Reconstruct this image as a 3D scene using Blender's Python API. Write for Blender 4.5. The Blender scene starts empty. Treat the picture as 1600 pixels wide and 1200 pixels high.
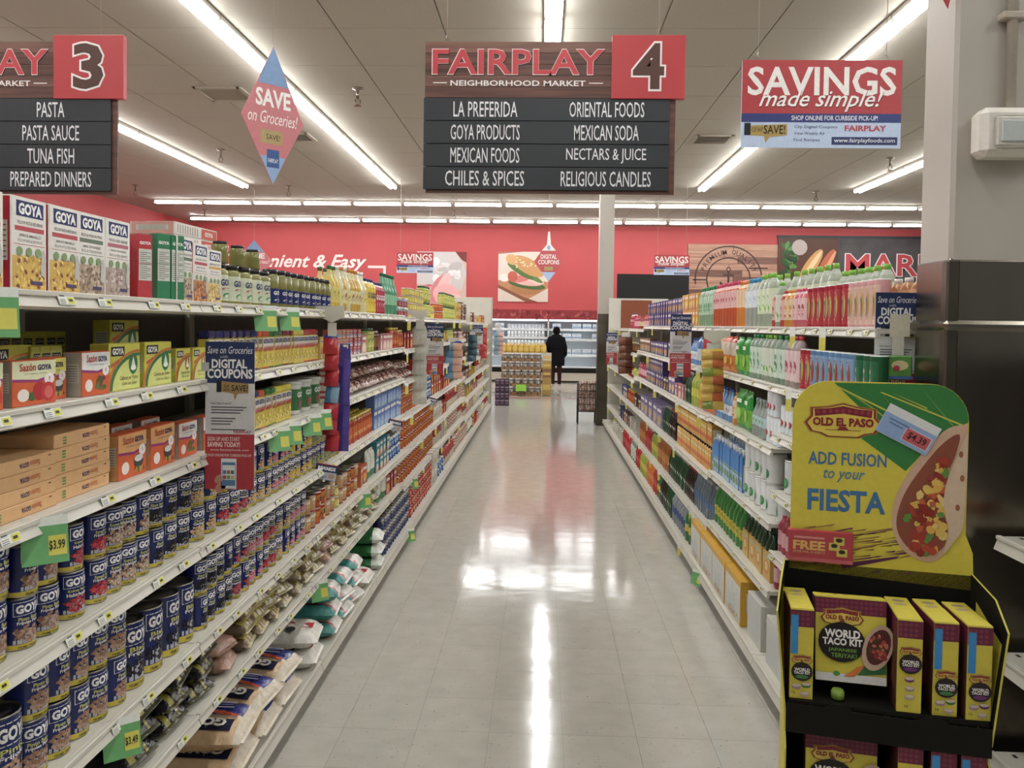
import bpy, math, random
import numpy as np
from mathutils import Matrix, Vector
random.seed(7)
SC = bpy.context.scene
COL = SC.collection
# ------------------------------------------------------------------ camera
F_PX, YAW, PITCH, ROLL, EYE = 1286.6, .0367, .0295, .0142, 1.697
CXP, CYP = 800.0, 544.75
_fw = Vector((-math.sin(YAW)*math.cos(PITCH), math.cos(YAW)*math.cos(PITCH), -math.sin(PITCH)))
_r = Vector((math.cos(YAW), math.sin(YAW), 0)); _u = _r.cross(_fw)
_r2 = _r*math.cos(ROLL)+_u*math.sin(ROLL); _u2 = -_r*math.sin(ROLL)+_u*math.cos(ROLL)
cam_data = bpy.data.cameras.new('camera'); cam = bpy.data.objects.new('camera', cam_data); COL.objects.link(cam)
cam.matrix_world = Matrix(((_r2.x,_u2.x,-_fw.x,0),(_r2.y,_u2.y,-_fw.y,0),(_r2.z,_u2.z,-_fw.z,EYE),(0,0,0,1)))
cam_data.sensor_width = 36; cam_data.lens = F_PX/1600*36
cam_data.shift_y = -(600-CYP)/1600
cam_data.clip_start = .05; cam_data.clip_end = 200
SC.camera = cam
# ------------------------------------------------------------------ world, exposure
w = bpy.data.worlds.new('store_ambient'); SC.world = w; w.use_nodes = True
w.node_tree.nodes['Background'].inputs[0].default_value = (1, 1, .98, 1)
w.node_tree.nodes['Background'].inputs[1].default_value = .09
SC.view_settings.view_transform = 'Standard'; SC.view_settings.look = 'None'
SC.view_settings.exposure = 0.88; SC.view_settings.gamma = 1; SC.view_settings.use_curve_mapping = False
TUBE = 17.0      # strength of every fluorescent tube in the store
CASE_LED = 2.2   # strength of the light bars inside the chilled case

def at(px, py, Y):
    "world point at depth Y that the photograph shows at this place"
    d = _fw + _r2*((px-CXP)/F_PX) - _u2*((py-CYP)/F_PX)
    return Vector((0, 0, EYE)) + d*(Y/d.y)
def at_x(px, py, X):
    d = _fw + _r2*((px-CXP)/F_PX) - _u2*((py-CYP)/F_PX)
    return Vector((0, 0, EYE)) + d*(X/d.x)

# ------------------------------------------------------------------ colours and materials
def lin(h):
    h = h.lstrip('#'); o = []
    if len(h) == 3: h = ''.join(c+c for c in h)
    for i in (0, 2, 4):
        c = int(h[i:i+2], 16)/255
        o.append(c/12.92 if c <= .04045 else ((c+.055)/1.055)**2.4)
    return tuple(o)
_cc = {}
def C(h):
    if not isinstance(h, str): return h
    if h not in _cc:
        c = lin(h); y = .25*c[0]+.6*c[1]+.15*c[2]; _cc[h] = tuple(y+(q-y)*.90 for q in c)
    return _cc[h]
MATS = {}
def newmat(name):
    m = bpy.data.materials.new(name); m.use_nodes = True; MATS[name] = m
    nt = m.node_tree; return m, nt, nt.nodes['Principled BSDF']
def nd(nt, t, **kw):
    n = nt.nodes.new(t)
    for k, v in kw.items(): setattr(n, k, v)
    return n
def setp(b, **kw):
    for k, v in kw.items():
        k = {'rough':'Roughness','metal':'Metallic','spec':'Specular IOR Level','coat':'Coat Weight','coatr':'Coat Roughness','trans':'Transmission Weight','ior':'IOR','alpha':'Alpha'}.get(k, k)
        b.inputs[k].default_value = v
def printed(name, rough=.45, spec=.4, metal=0., coat=0., trans=0., grain=.06, bump=0., bscale=60., ior=1.45):
    "surface that takes its ink colours from the mesh, with a little grain"
    m, nt, b = newmat(name)
    a = nd(nt, 'ShaderNodeAttribute', attribute_name='ink')
    tc = nd(nt, 'ShaderNodeTexCoord')
    nz = nd(nt, 'ShaderNodeTexNoise'); nz.inputs['Scale'].default_value = bscale; nz.inputs['Detail'].default_value = 3
    nt.links.new(tc.outputs['Object'], nz.inputs['Vector'])
    mr = nd(nt, 'ShaderNodeMapRange'); mr.inputs[1].default_value = .25; mr.inputs[2].default_value = .75
    mr.inputs[3].default_value = 1-grain; mr.inputs[4].default_value = 1+grain
    nt.links.new(nz.outputs[0], mr.inputs[0])
    mx = nd(nt, 'ShaderNodeVectorMath', operation='SCALE')
    nt.links.new(a.outputs['Color'], mx.inputs[0]); nt.links.new(mr.outputs[0], mx.inputs['Scale'])
    nt.links.new(mx.outputs[0], b.inputs['Base Color'])
    if bump:
        bp = nd(nt, 'ShaderNodeBump'); bp.inputs['Strength'].default_value = bump; bp.inputs['Distance'].default_value = .01
        nt.links.new(nz.outputs[0], bp.inputs['Height']); nt.links.new(bp.outputs[0], b.inputs['Normal'])
    setp(b, rough=rough, spec=spec, metal=metal, coat=coat, trans=trans, ior=ior)
    return m
printed('print'); printed('gloss', rough=.14, spec=.5, grain=.03); printed('tin', rough=.28, metal=1.)
printed('film', rough=.2, spec=.6, bump=.55, bscale=38, grain=.1)
printed('pet', rough=.08, spec=.5, trans=.45, ior=1.33, grain=.03); printed('matte', rough=.8, spec=.2)
printed('cloth', rough=.95, spec=.1, grain=.15, bscale=120)
def plain(name, col, rough=.5, metal=0., scale=8., var=.08, bump=0., stretch=(1,1,1), spec=.5, col2=None, coat=0.):
    m, nt, b = newmat(name)
    tc = nd(nt, 'ShaderNodeTexCoord'); mp = nd(nt, 'ShaderNodeMapping'); mp.inputs['Scale'].default_value = stretch
    nz = nd(nt, 'ShaderNodeTexNoise'); nz.inputs['Scale'].default_value = scale; nz.inputs['Detail'].default_value = 5
    cr = nd(nt, 'ShaderNodeValToRGB'); c = C(col); c2 = C(col2) if col2 else tuple(x*(1-2*var) for x in c)
    cr.color_ramp.elements[0].position = .3; cr.color_ramp.elements[1].position = .7
    cr.color_ramp.elements[0].color = (*c2, 1); cr.color_ramp.elements[1].color = (*c, 1)
    L = nt.links.new
    L(tc.outputs['Object'], mp.inputs[0]); L(mp.outputs[0], nz.inputs['Vector']); L(nz.outputs[0], cr.inputs[0]); L(cr.outputs[0], b.inputs['Base Color'])
    if bump:
        bp = nd(nt, 'ShaderNodeBump'); bp.inputs['Strength'].default_value = bump; bp.inputs['Distance'].default_value = .01
        L(nz.outputs[0], bp.inputs['Height']); L(bp.outputs[0], b.inputs['Normal'])
    setp(b, rough=rough, metal=metal, spec=spec, coat=coat); return m
plain('shelf_paint', '#d3cec0', rough=.38, scale=5, var=.05)
plain('peg_shaded', '#6f695d', rough=.6, scale=6)  # beige pegboard, darkened: the shade under the shelves is in its colour
plain('kick', '#6d675c', rough=.6, scale=12, var=.12)
plain('wall_red', '#cb5355', rough=.6, scale=1.2, var=.03, spec=.3)
plain('wall_beige', '#b9b0a0', rough=.55, scale=2, var=.03)
plain('col_paint', '#b6aea2', rough=.45, scale=2.2, var=.04)
plain('steel', '#9a9284', rough=.24, metal=1., scale=3, var=.2, stretch=(1,1,.3), bump=.05)
plain('steel_dull', '#6f685c', rough=.4, metal=1., scale=3, var=.2)
plain('ceiling_tile', '#b0a89a', rough=.9, scale=160, var=.06, bump=.1, spec=.1)
plain('ceiling_grid', '#a0988a', rough=.6)
plain('white_metal', '#dcd8cc', rough=.35, scale=4, var=.03)
plain('dark_metal', '#35302b', rough=.45, scale=6)
plain('black_board', '#161513', rough=.75, scale=30, var=.1)
plain('wire', '#c9c4b8', rough=.4, metal=.6)
plain('plank_dark', '#7a4f3f', rough=.5, scale=3.5, col2='#4b2f27', stretch=(.5, 6, 9), var=.3)
plain('plank_mid', '#8b6151', rough=.5, scale=3.0, col2='#5f3d33', stretch=(.5, 6, 9), var=.3)
plain('plank_pale', '#c79a7f', rough=.6, scale=2.0, col2='#a5755f', stretch=(.5, 5, 8), var=.3)
plain('slate', '#5a5454', rough=.7, scale=3, var=.15)
plain('cardboard', '#9c7650', rough=.85, scale=9, var=.1)
plain('panel_red', '#c23a3f', rough=.45, scale=2, var=.03)
plain('slat_black', '#33363a', rough=.5, scale=3, var=.05)
def floormat(name):
    m, nt, b = newmat(name); L = nt.links.new
    ge = nd(nt, 'ShaderNodeNewGeometry')
    n1 = nd(nt, 'ShaderNodeTexNoise'); n1.inputs['Scale'].default_value = 9; n1.inputs['Detail'].default_value = 4
    L(ge.outputs['Position'], n1.inputs['Vector'])
    cr = nd(nt, 'ShaderNodeValToRGB'); cr.color_ramp.elements[0].position = .3; cr.color_ramp.elements[1].position = .75
    cr.color_ramp.elements[0].color = (*C('#beb9ad'), 1); cr.color_ramp.elements[1].color = (*C('#c8c4b8'), 1)
    L(n1.outputs[0], cr.inputs[0])
    # sparse dark flecks of the vinyl
    n2 = nd(nt, 'ShaderNodeTexNoise'); n2.inputs['Scale'].default_value = 115; n2.inputs['Detail'].default_value = 1
    mp = nd(nt, 'ShaderNodeMapping'); mp.inputs['Scale'].default_value = (.55, 1.2, 1)
    L(ge.outputs['Position'], mp.inputs[0]); L(mp.outputs[0], n2.inputs['Vector'])
    f = nd(nt, 'ShaderNodeMapRange'); f.inputs[1].default_value = .72; f.inputs[2].default_value = .77
    L(n2.outputs[0], f.inputs[0])
    mx = nd(nt, 'ShaderNodeMix', data_type='RGBA'); mx.inputs['B'].default_value = (*C('#4e483f'), 1)
    L(f.outputs[0], mx.inputs['Factor']); L(cr.outputs[0], mx.inputs['A'])
    # tone differences from tile to tile
    oi = nd(nt, 'ShaderNodeObjectInfo'); mr = nd(nt, 'ShaderNodeMapRange'); mr.inputs[3].default_value = .975; mr.inputs[4].default_value = 1.02
    L(oi.outputs['Random'], mr.inputs[0])
    sc = nd(nt, 'ShaderNodeVectorMath', operation='SCALE'); L(mx.outputs['Result'], sc.inputs[0]); L(mr.outputs[0], sc.inputs['Scale'])
    L(sc.outputs[0], b.inputs['Base Color'])
    n3 = nd(nt, 'ShaderNodeTexNoise'); n3.inputs['Scale'].default_value = 2.2; n3.inputs['Detail'].default_value = 4
    L(ge.outputs['Position'], n3.inputs['Vector'])
    rr = nd(nt, 'ShaderNodeMapRange'); rr.inputs[3].default_value = .06; rr.inputs[4].default_value = .15
    L(n3.outputs[0], rr.inputs[0]); L(rr.outputs[0], b.inputs['Roughness'])
    n4 = nd(nt, 'ShaderNodeTexNoise'); n4.inputs['Scale'].default_value = 6; L(ge.outputs['Position'], n4.inputs['Vector'])
    bp = nd(nt, 'ShaderNodeBump'); bp.inputs['Strength'].default_value = .05; bp.inputs['Distance'].default_value = .02
    L(n4.outputs[0], bp.inputs['Height']); L(bp.outputs[0], b.inputs['Normal'])
    setp(b, spec=.55)
    return m
floormat('vinyl'); plain('joint', '#8d8679', rough=.8)
def emit(name, col, s):
    m = bpy.data.materials.new(name); m.use_nodes = True; nt = m.node_tree; MATS[name] = m
    nt.nodes.remove(nt.nodes['Principled BSDF'])
    e = nd(nt, 'ShaderNodeEmission'); e.inputs[0].default_value = (*col, 1); e.inputs[1].default_value = s
    nt.links.new(e.outputs[0], nt.nodes['Material Output'].inputs[0]); return m
emit('tube', (.975, .99, 1), TUBE); emit('led', (.82, .93, 1), CASE_LED)
m, nt, b = newmat('glass'); setp(b, trans=1., rough=.02, ior=1.45)

# ------------------------------------------------------------------ mesh builder
_tc = {}; _TS = None
def glyphs(s, bold=0., shear=0.):
    "outline of a line of lettering as flat triangles in a unit box"
    k = (s, bold, shear)
    if k in _tc: return _tc[k]
    global _TS
    if _TS is None: _TS = bpy.data.scenes.new('lettering_workbench')
    cu = bpy.data.curves.new('lettering', 'FONT'); cu.body = s; cu.resolution_u = 2; cu.offset = bold; cu.shear = shear; cu.fill_mode = 'FRONT'
    ob = bpy.data.objects.new('lettering', cu); _TS.collection.objects.link(ob)
    _TS.view_layers[0].update(); dg = _TS.view_layers[0].depsgraph
    me = ob.evaluated_get(dg).to_mesh()
    v = np.array([tuple(p.co)[:2] for p in me.vertices]) if len(me.vertices) else np.zeros((0, 2))
    f = [tuple(p.vertices) for p in me.polygons]
    # faces must look towards +z
    g = []
    for p in f:
        a = 0
        for i in range(len(p)):
            x0, y0 = v[p[i]]; x1, y1 = v[p[(i+1) % len(p)]]; a += x0*y1-x1*y0
        g.append(p if a > 0 else p[::-1])
    ob.evaluated_get(dg).to_mesh_clear(); bpy.data.objects.remove(ob); bpy.data.curves.remove(cu)
    if len(v):
        lo, hi = v.min(0), v.max(0); asp = (hi[0]-lo[0])/max(1e-6, hi[1]-lo[1]); v = (v-lo)/np.maximum(hi-lo, 1e-6)
    else: asp = 1
    _tc[k] = (v, g, asp); return _tc[k]
def flat(o, u, v):
    o, u, v = Vector(o), Vector(u).normalized(), Vector(v).normalized(); n = u.cross(v)
    return lambda a, b, w: o+u*a+v*b+n*w
def round_(r, turn=0.):
    return lambda a, b, w: Vector(((r+w)*math.sin(a/r+turn), -(r+w)*math.cos(a/r+turn), b))
FRONT = lambda d, h=0: flat((0, -d/2, h), (1, 0, 0), (0, 0, 1))
class MB:
    def __init__(s): s.v = []; s.f = []; s.c = []; s.m = []; s.s = []; s.T = None
    def add(s, vs, fs, col, mat='print', smooth=False):
        o = len(s.v)
        if s.T is None: s.v += [tuple(p) for p in vs]
        else: s.v += [tuple(s.T @ Vector(p)) for p in vs]
        col = C(col)
        for q in fs: s.f.append(tuple(i+o for i in q)); s.c.append(col); s.m.append(mat); s.s.append(smooth)
        return s
    def box(s, lo, hi, col, mat='print', ch=0.):
        (x0, y0, z0), (x1, y1, z1) = lo, hi
        if ch <= 0:
            v = [(x0,y0,z0),(x1,y0,z0),(x1,y1,z0),(x0,y1,z0),(x0,y0,z1),(x1,y0,z1),(x1,y1,z1),(x0,y1,z1)]
            f = [(0,3,2,1),(4,5,6,7),(0,1,5,4),(1,2,6,5),(2,3,7,6),(3,0,4,7)]
            return s.add(v, f, col, mat)
        v = []; k = {}
        for ix, x in enumerate((x0, x1)):
            for iy, y in enumerate((y0, y1)):
                for iz, z in enumerate((z0, z1)):
                    sx, sy, sz = (1-2*ix)*ch, (1-2*iy)*ch, (1-2*iz)*ch
                    k[ix,iy,iz] = len(v); v += [(x, y+sy, z+sz), (x+sx, y, z+sz), (x+sx, y+sy, z)]
        f = []
        K = lambda a, b, c, ax: k[a,b,c]+ax
        for a in (0, 1):
            q = [K(a,0,0,0),K(a,1,0,0),K(a,1,1,0),K(a,0,1,0)]; f.append(q if a else q[::-1])
            q = [K(0,a,0,1),K(1,a,0,1),K(1,a,1,1),K(0,a,1,1)]; f.append(q[::-1] if a else q)
            q = [K(0,0,a,2),K(1,0,a,2),K(1,1,a,2),K(0,1,a,2)]; f.append(q if a else q[::-1])
        for a in (0, 1):
            for b in (0, 1):
                f.append([K(a,b,0,0),K(a,b,1,0),K(a,b,1,1),K(a,b,0,1)] if a == b else [K(a,b,0,1),K(a,b,1,1),K(a,b,1,0),K(a,b,0,0)])
                f.append([K(a,0,b,2),K(a,1,b,2),K(a,1,b,0),K(a,0,b,0)] if a == b else [K(a,0,b,0),K(a,1,b,0),K(a,1,b,2),K(a,0,b,2)])
                f.append([K(0,a,b,1),K(1,a,b,1),K(1,a,b,2),K(0,a,b,2)] if a == b else [K(0,a,b,2),K(1,a,b,2),K(1,a,b,1),K(0,a,b,1)])
                for c_ in (0, 1):
                    q = [K(a,b,c_,0),K(a,b,c_,1),K(a,b,c_,2)]; f.append(q if (a+b+c_) % 2 else q[::-1])
        return s.add(v, f, col, mat)
    def lathe(s, prof, n=16, col='#ffffff', mat='print', cols=None, smooth=True, c0=True, c1=True, sx=1., sy=1.):
        "prof: (radius, height) from the bottom up; cols: one colour for each band"
        o = []; m = len(prof)
        for r, z in prof:
            for i in range(n):
                a = 2*math.pi*(i+.5)/n; o.append((r*math.sin(a)*sx, -r*math.cos(a)*sy, z))
        base = len(s.v); s.add(o, [], col, mat)
        for j in range(m-1):
            cc = C(cols[j] if cols else col)
            for i in range(n):
                k = (i+1) % n
                s.f.append((base+j*n+i, base+j*n+k, base+(j+1)*n+k, base+(j+1)*n+i)); s.c.append(cc); s.m.append(mat); s.s.append(smooth)
        if c0: s.f.append(tuple(base+i for i in reversed(range(n)))); s.c.append(C(cols[0] if cols else col)); s.m.append(mat); s.s.append(False)
        if c1: s.f.append(tuple(base+(m-1)*n+i for i in range(n))); s.c.append(C(cols[-1] if cols else col)); s.m.append(mat); s.s.append(False)
        return s
    def tube(s, pts, r, col, mat='print', n=6):
        pts = [Vector(p) for p in pts]; rings = []
        for i, p in enumerate(pts):
            d = (pts[min(i+1, len(pts)-1)]-pts[max(i-1, 0)]).normalized()
            a = d.cross(Vector((0, 0, 1)) if abs(d.z) < .9 else Vector((1, 0, 0))).normalized(); b_ = d.cross(a)
            rings.append([p+a*(r*math.cos(2*math.pi*k/n))+b_*(r*math.sin(2*math.pi*k/n)) for k in range(n)])
        v = [q for rg in rings for q in rg]; f = []
        for i in range(len(pts)-1):
            for k in range(n): f.append((i*n+k, (i+1)*n+k, (i+1)*n+(k+1) % n, i*n+(k+1) % n))
        f.append(tuple(range(n))); f.append(tuple(reversed(range((len(pts)-1)*n, len(pts)*n))))
        return s.add(v, f, col, mat, True)
    # ---- flat print on a surface
    def rect(s, fn, u0, v0, u1, v1, col, w=.0004, nu=1, mat='print'):
        vs = []; 
        for i in range(nu+1):
            u = u0+(u1-u0)*i/nu; vs += [fn(u, v0, w), fn(u, v1, w)]
        return s.add(vs, [(2*i, 2*i+2, 2*i+3, 2*i+1) for i in range(nu)], col, mat, nu > 1)
    def disc(s, fn, cu, cv, ru, rv, col, w=.0006, n=10, rot=0., mat='print'):
        c, q = math.cos(rot), math.sin(rot); vs = []
        for i in range(n):
            a = 2*math.pi*i/n; x, y = ru*math.cos(a), rv*math.sin(a); vs.append(fn(cu+x*c-y*q, cv+x*q+y*c, w))
        return s.add(vs, [tuple(range(n))], col, mat)
    def poly(s, fn, pts, col, w=.0006, mat='print'):
        a = sum(pts[i][0]*pts[(i+1) % len(pts)][1]-pts[(i+1) % len(pts)][0]*pts[i][1] for i in range(len(pts)))
        if a < 0: pts = pts[::-1]
        return s.add([fn(x, y, w) for x, y in pts], [tuple(range(len(pts)))], col, mat)
    def text(s, fn, t, cu, cv, width, height, col, w=.0012, bold=0., shear=0., mat='print', turn=0.):
        "lettering fitted into width x height, centred on (cu, cv); width None keeps its own proportions"
        v, f, asp = glyphs(t, bold, shear)
        if not len(v): return s
        if width is None: width = height*asp
        c, q = math.cos(turn), math.sin(turn); vs = []
        for x, y in v:
            x, y = (x-.5)*width, (y-.5)*height; vs.append(fn(cu+x*c-y*q, cv+x*q+y*c, w))
        return s.add(vs, f, col, mat)
    def blobs(s, fn, cu, cv, ru, rv, cols, n, size, w=.0010, seed=1, k=7):
        rnd = random.Random(seed)
        for i in range(n):
            a = rnd.random()*6.283; q = math.sqrt(rnd.random()); sz = size*rnd.uniform(.75, 1.25)
            s.disc(fn, cu+ru*q*math.cos(a), cv+rv*q*math.sin(a), sz, sz*rnd.uniform(.6, .9), rnd.choice(cols), w+.00012*i/n*3, k, rnd.random()*3)
        return s
    def mesh(s, name):
        me = bpy.data.meshes.new(name); me.from_pydata(s.v, [], s.f)
        ms = []; 
        for q in s.m:
            if q not in ms: ms.append(q)
        for q in ms: me.materials.append(MATS[q])
        ix = {q: i for i, q in enumerate(ms)}
        me.polygons.foreach_set('material_index', [ix[q] for q in s.m])
        me.polygons.foreach_set('use_smooth', s.s)
        at_ = me.color_attributes.new('ink', 'FLOAT_COLOR', 'CORNER')
        cnt = np.array([len(q) for q in s.f]); cc = np.ones((len(s.f), 4), np.float32)
        if len(s.f): cc[:, :3] = np.array(s.c, np.float32)
        at_.data.foreach_set('color', np.repeat(cc, cnt, axis=0).ravel())
        me.update(); return me

# ------------------------------------------------------------------ objects
def link(name, data, parent=None, loc=(0, 0, 0), rz=0., rot=None, scale=None):
    o = bpy.data.objects.new(name, data); COL.objects.link(o)
    if parent is not None: o.parent = parent
    o.location = loc
    o.rotation_euler = rot if rot is not None else (0, 0, rz)
    if scale: o.scale = scale
    return o
def tag(o, label=None, cat=None, group=None, kind=None):
    if label: o['label'] = label
    if cat: o['category'] = cat
    if group: o['group'] = group
    if kind: o['kind'] = kind
    return o
def thing(name, label, cat, loc=(0, 0, 0), rz=0., group=None, data=None, rot=None):
    return tag(link(name, data, None, loc, rz, rot), label, cat, group)
ORD = ('first second third fourth fifth sixth seventh eighth ninth tenth eleventh twelfth thirteenth fourteenth fifteenth sixteenth seventeenth eighteenth nineteenth').split()
TENS = {2: 'twent', 3: 'thirt', 4: 'fort', 5: 'fift', 6: 'sixt', 7: 'sevent', 8: 'eight', 9: 'ninet'}
def ordinal(n):
    if n < 20: return ORD[n-1]
    t, u = divmod(n, 10)
    if t > 9: return '%dth' % n
    return TENS[t]+('ieth' if u == 0 else 'y-'+ORD[u-1])
# ================================================================== the building
WALL_Y, CEIL = 25.2, 4.70
XL, XR = -10.9, 13.0
def structure(name, mb, parent=None, loc=(0, 0, 0)):
    return tag(link(name, mb.mesh(name), parent, loc), kind='structure')
TX, TY, TS = .4131, 4.2845, .3048          # a corner of the floor tile grid and the tile size
TI0, TI1, TJ0, TJ1 = -5, 3, -6, 13
tx0, tx1, ty0, ty1 = TX+TI0*TS, TX+TI1*TS, TY+TJ0*TS, TY+TJ1*TS
mb = MB()
def slab(x0, y0, x1, y1, z=0., mat='vinyl'): mb.box((x0, y0, -.1), (x1, y1, z), '#ffffff', mat)
slab(XL, -6, tx0, WALL_Y); slab(tx1, -6, XR, WALL_Y); slab(tx0, -6, tx1, ty0); slab(tx0, ty1, tx1, WALL_Y); slab(tx0, ty0, tx1, ty1, -.004, 'joint')
floor = structure('floor', mb)
g = .0005
tile_me = MB().box((g-TS/2, g-TS/2, -.003), (TS/2-g, TS/2-g, 0), '#ffffff', 'vinyl').mesh('floor_tile')
for i in range(TI0, TI1):
    for j in range(TJ0, TJ1):
        link('floor_tile', tile_me, floor, (TX+(i+.5)*TS, TY+(j+.5)*TS, 0))
# red line across the floor in front of the chilled case
p = at(775, 618.5, 19.1); link('floor_stripe', MB().box((-1.3, -.06, .0), (2.2, .06, .0012), '#a8403e', 'print').mesh('floor_stripe'), floor, (0, 19.0, 0))
# ceiling with laid-in panels
ceiling = structure('ceiling', MB().box((XL, -6, CEIL+.012), (XR, WALL_Y, CEIL+.1), '#ffffff', 'ceiling_grid'))
cw, cd = 1.1, 1.22
ct_me = MB().box((-cw/2+.007, -cd/2+.004, -.002), (cw/2-.007, cd/2-.004, .011), '#ffffff', 'ceiling_tile').mesh('ceiling_tile')
for i in range(-9, 11):
    for j in range(0, 15):
        link('ceiling_tile', ct_me, ceiling, (.05+(i+.5)*cw, 6.0+(j+.5)*cd, CEIL))
structure('wall_back', MB().box((XL-.1, WALL_Y, 0), (XR, WALL_Y+.15, CEIL+.1), '#ffffff', 'wall_red'))
structure('wall_side', MB().box((XL-.15, -6, 0), (XL, WALL_Y, CEIL+.1), '#ffffff', 'wall_red'))
# ------------------------------------------------------------------ fluorescent fixtures
def fixture(L):
    pan = MB().box((-.09, -L/2, .0), (.09, L/2, .05), '#dcd8cc', 'white_metal', .008)
    for e in (-1, 1): pan.box((-.075, e*(L/2-.012)-.008, -.035), (.075, e*(L/2-.012)+.008, .0), '#dcd8cc', 'white_metal')
    tb = MB(); n = 10; r = .026
    for z in range(2):
        y = -L/2+.03 if z == 0 else L/2-.03
    v = []; f = []
    for yy in (-L/2+.008, L/2-.008):
        for k in range(n): a = 2*math.pi*k/n; v.append((r*math.cos(a), yy, r*math.sin(a)))
    for k in range(n): f.append((k, n+k, n+(k+1) % n, (k+1) % n))
    f.append(tuple(range(n))); f.append(tuple(reversed(range(n, 2*n))))
    tb.add(v, f, '#ffffff', 'tube', True)
    return pan.mesh('fixture_pan'), tb.mesh('fluorescent_tube')
def lamp(me, loc, rz, label, group):
    o = thing('ceiling_light', label, 'ceiling light', loc, rz, group)
    link('fixture_pan', me[0], o)
    for s in (-.048, .048): link('fluorescent_tube', me[1], o, (s, 0, -.03))
long_me, short_me = fixture(2.42), fixture(1.15)
lines = [(-6.55, 'beyond the pasta sign'), (-3.29, 'between the two aisle signs'), (.06, 'above the aisle four sign'), (3.36, 'above the savings board'), (6.65, 'beside the grey pillar')]
for X, where in lines:
    for k in range(8):
        y = 17.9-2.46*(k+.5)
        lamp(long_me, (X, y, CEIL-.05), 0, 'long ceiling light, %s from the back, in the line %s' % (ordinal(k+1), where), 'ceiling lights in lines along the aisles')
for row, (Y, n, x0) in enumerate(((20.3, 16, -9.75), (23.55, 17, -10.25))):
    for k in range(n):
        lamp(short_me, (x0+1.25*(k+.5), Y, CEIL-.05), math.pi/2, 'short crosswise ceiling light, %s from the side wall, row %s' % (ordinal(k+1), ('before the last', 'along the back wall')[row]), 'crosswise ceiling lights before the back wall')
# ------------------------------------------------------------------ sprinklers, vents, camera on the ceiling
sp = MB().lathe([(.045, 0), (.04, -.012), (.012, -.02), (.012, -.09), (.02, -.1)][::-1], 10, '#8a8273', 'tin')
arm = MB().tube([(-.018, 0, -.1), (-.02, 0, -.13), (0, 0, -.15), (.02, 0, -.13), (.018, 0, -.1)], .004, '#7a6f5c', 'tin')
dfl = MB().lathe([(.028, -.155), (.03, -.152), (.005, -.148)], 10, '#7a6f5c', 'tin')
sme = (sp.mesh('sprinkler_stem'), arm.mesh('frame_arm'), dfl.mesh('deflector'))
for i, (px, py, w) in enumerate([(559, 140, 'beside the aisle four sign'), (345, 235, 'left of the near paper pennant'), (451, 292, 'below the near paper pennant'), (212, 290, 'beside the pasta sign'), (1391, 248, 'below the savings board'), (1275, 300, 'near the crosswise lights by the savings board'), (320, 329, 'above the script lettering on the red wall'), (710, 330, 'above the ham poster')]):
    d = at(px, py, 1)-Vector((0, 0, EYE)); p = Vector((0, 0, EYE))+d*((CEIL-EYE-.02)/d.z)
    o = thing('sprinkler_head', 'small metal sprinkler head on the ceiling %s' % w.replace('left of', 'before'), 'sprinkler', (p.x, p.y, CEIL), 0, 'ceiling sprinklers')
    o.scale = (1.7, 1.7, 1.5)
    for n_, m_ in zip(('stem', 'frame_arm', 'deflector'), sme): link(n_, m_, o)
for i, (px, py, sz, w) in enumerate([(352, 146, .6, 'flat grey ceiling panel before the near paper pennant'), (462, 213, .5, 'slatted ceiling vent behind the near paper pennant'), (1112, 217, .55, 'slatted ceiling vent beside the aisle four sign')]):
    d = at(px, py, 1)-Vector((0, 0, EYE)); p = Vector((0, 0, EYE))+d*((CEIL-EYE)/d.z)
    o = thing('ceiling_vent', w, 'vent', (p.x, p.y, CEIL-.004))
    fr = MB()
    for s in (-1, 1):
        fr.box((s*sz/2-.03, -sz/2-.03, -.02), (s*sz/2+.03, sz/2+.03, 0), '#a79d8d', 'matte'); fr.box((-sz/2, s*sz/2-.03, -.02), (sz/2, s*sz/2+.03, 0), '#a79d8d', 'matte')
    link('frame', fr.mesh('vent_frame'), o)
    link('backing', MB().box((-sz/2, -sz/2, -.006), (sz/2, sz/2, -.002), '#8d8374' if i == 0 else '#4c453c', 'matte').mesh('vent_backing'), o)
    if i:
        sl = MB().box((-sz/2, -.012, -.004), (sz/2, .012, .0), '#b5ab9a', 'matte').mesh('vent_slat')
        for k in range(7): link('slat', sl, o, (0, -sz/2+sz*(k+.5)/7, -.011), rot=(.6, 0, 0))
p = at(249, 327, 23.6)
o = thing('security_camera', 'small white security camera high in the red corner', 'camera', (p.x, p.y, p.z))
link('housing', MB().box((-.06, -.13, -.05), (.06, .13, .05), '#d8d4cc', 'print', .02).mesh('camera_housing'), o, rot=(-.3, 0, .5))
link('bracket', MB().tube([(0, .05, .03), (-.02, .12, .2), (-.02, .12, CEIL-p.z)], .02, '#c8c3b8').mesh('camera_bracket'), o)
link('lens', MB().lathe([(.035, 0), (.035, .03)], 10, '#222222', 'gloss').mesh('camera_lens'), o, (-.07, -.13, -.04), rot=(math.pi/2-.3, 0, .5))

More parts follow.
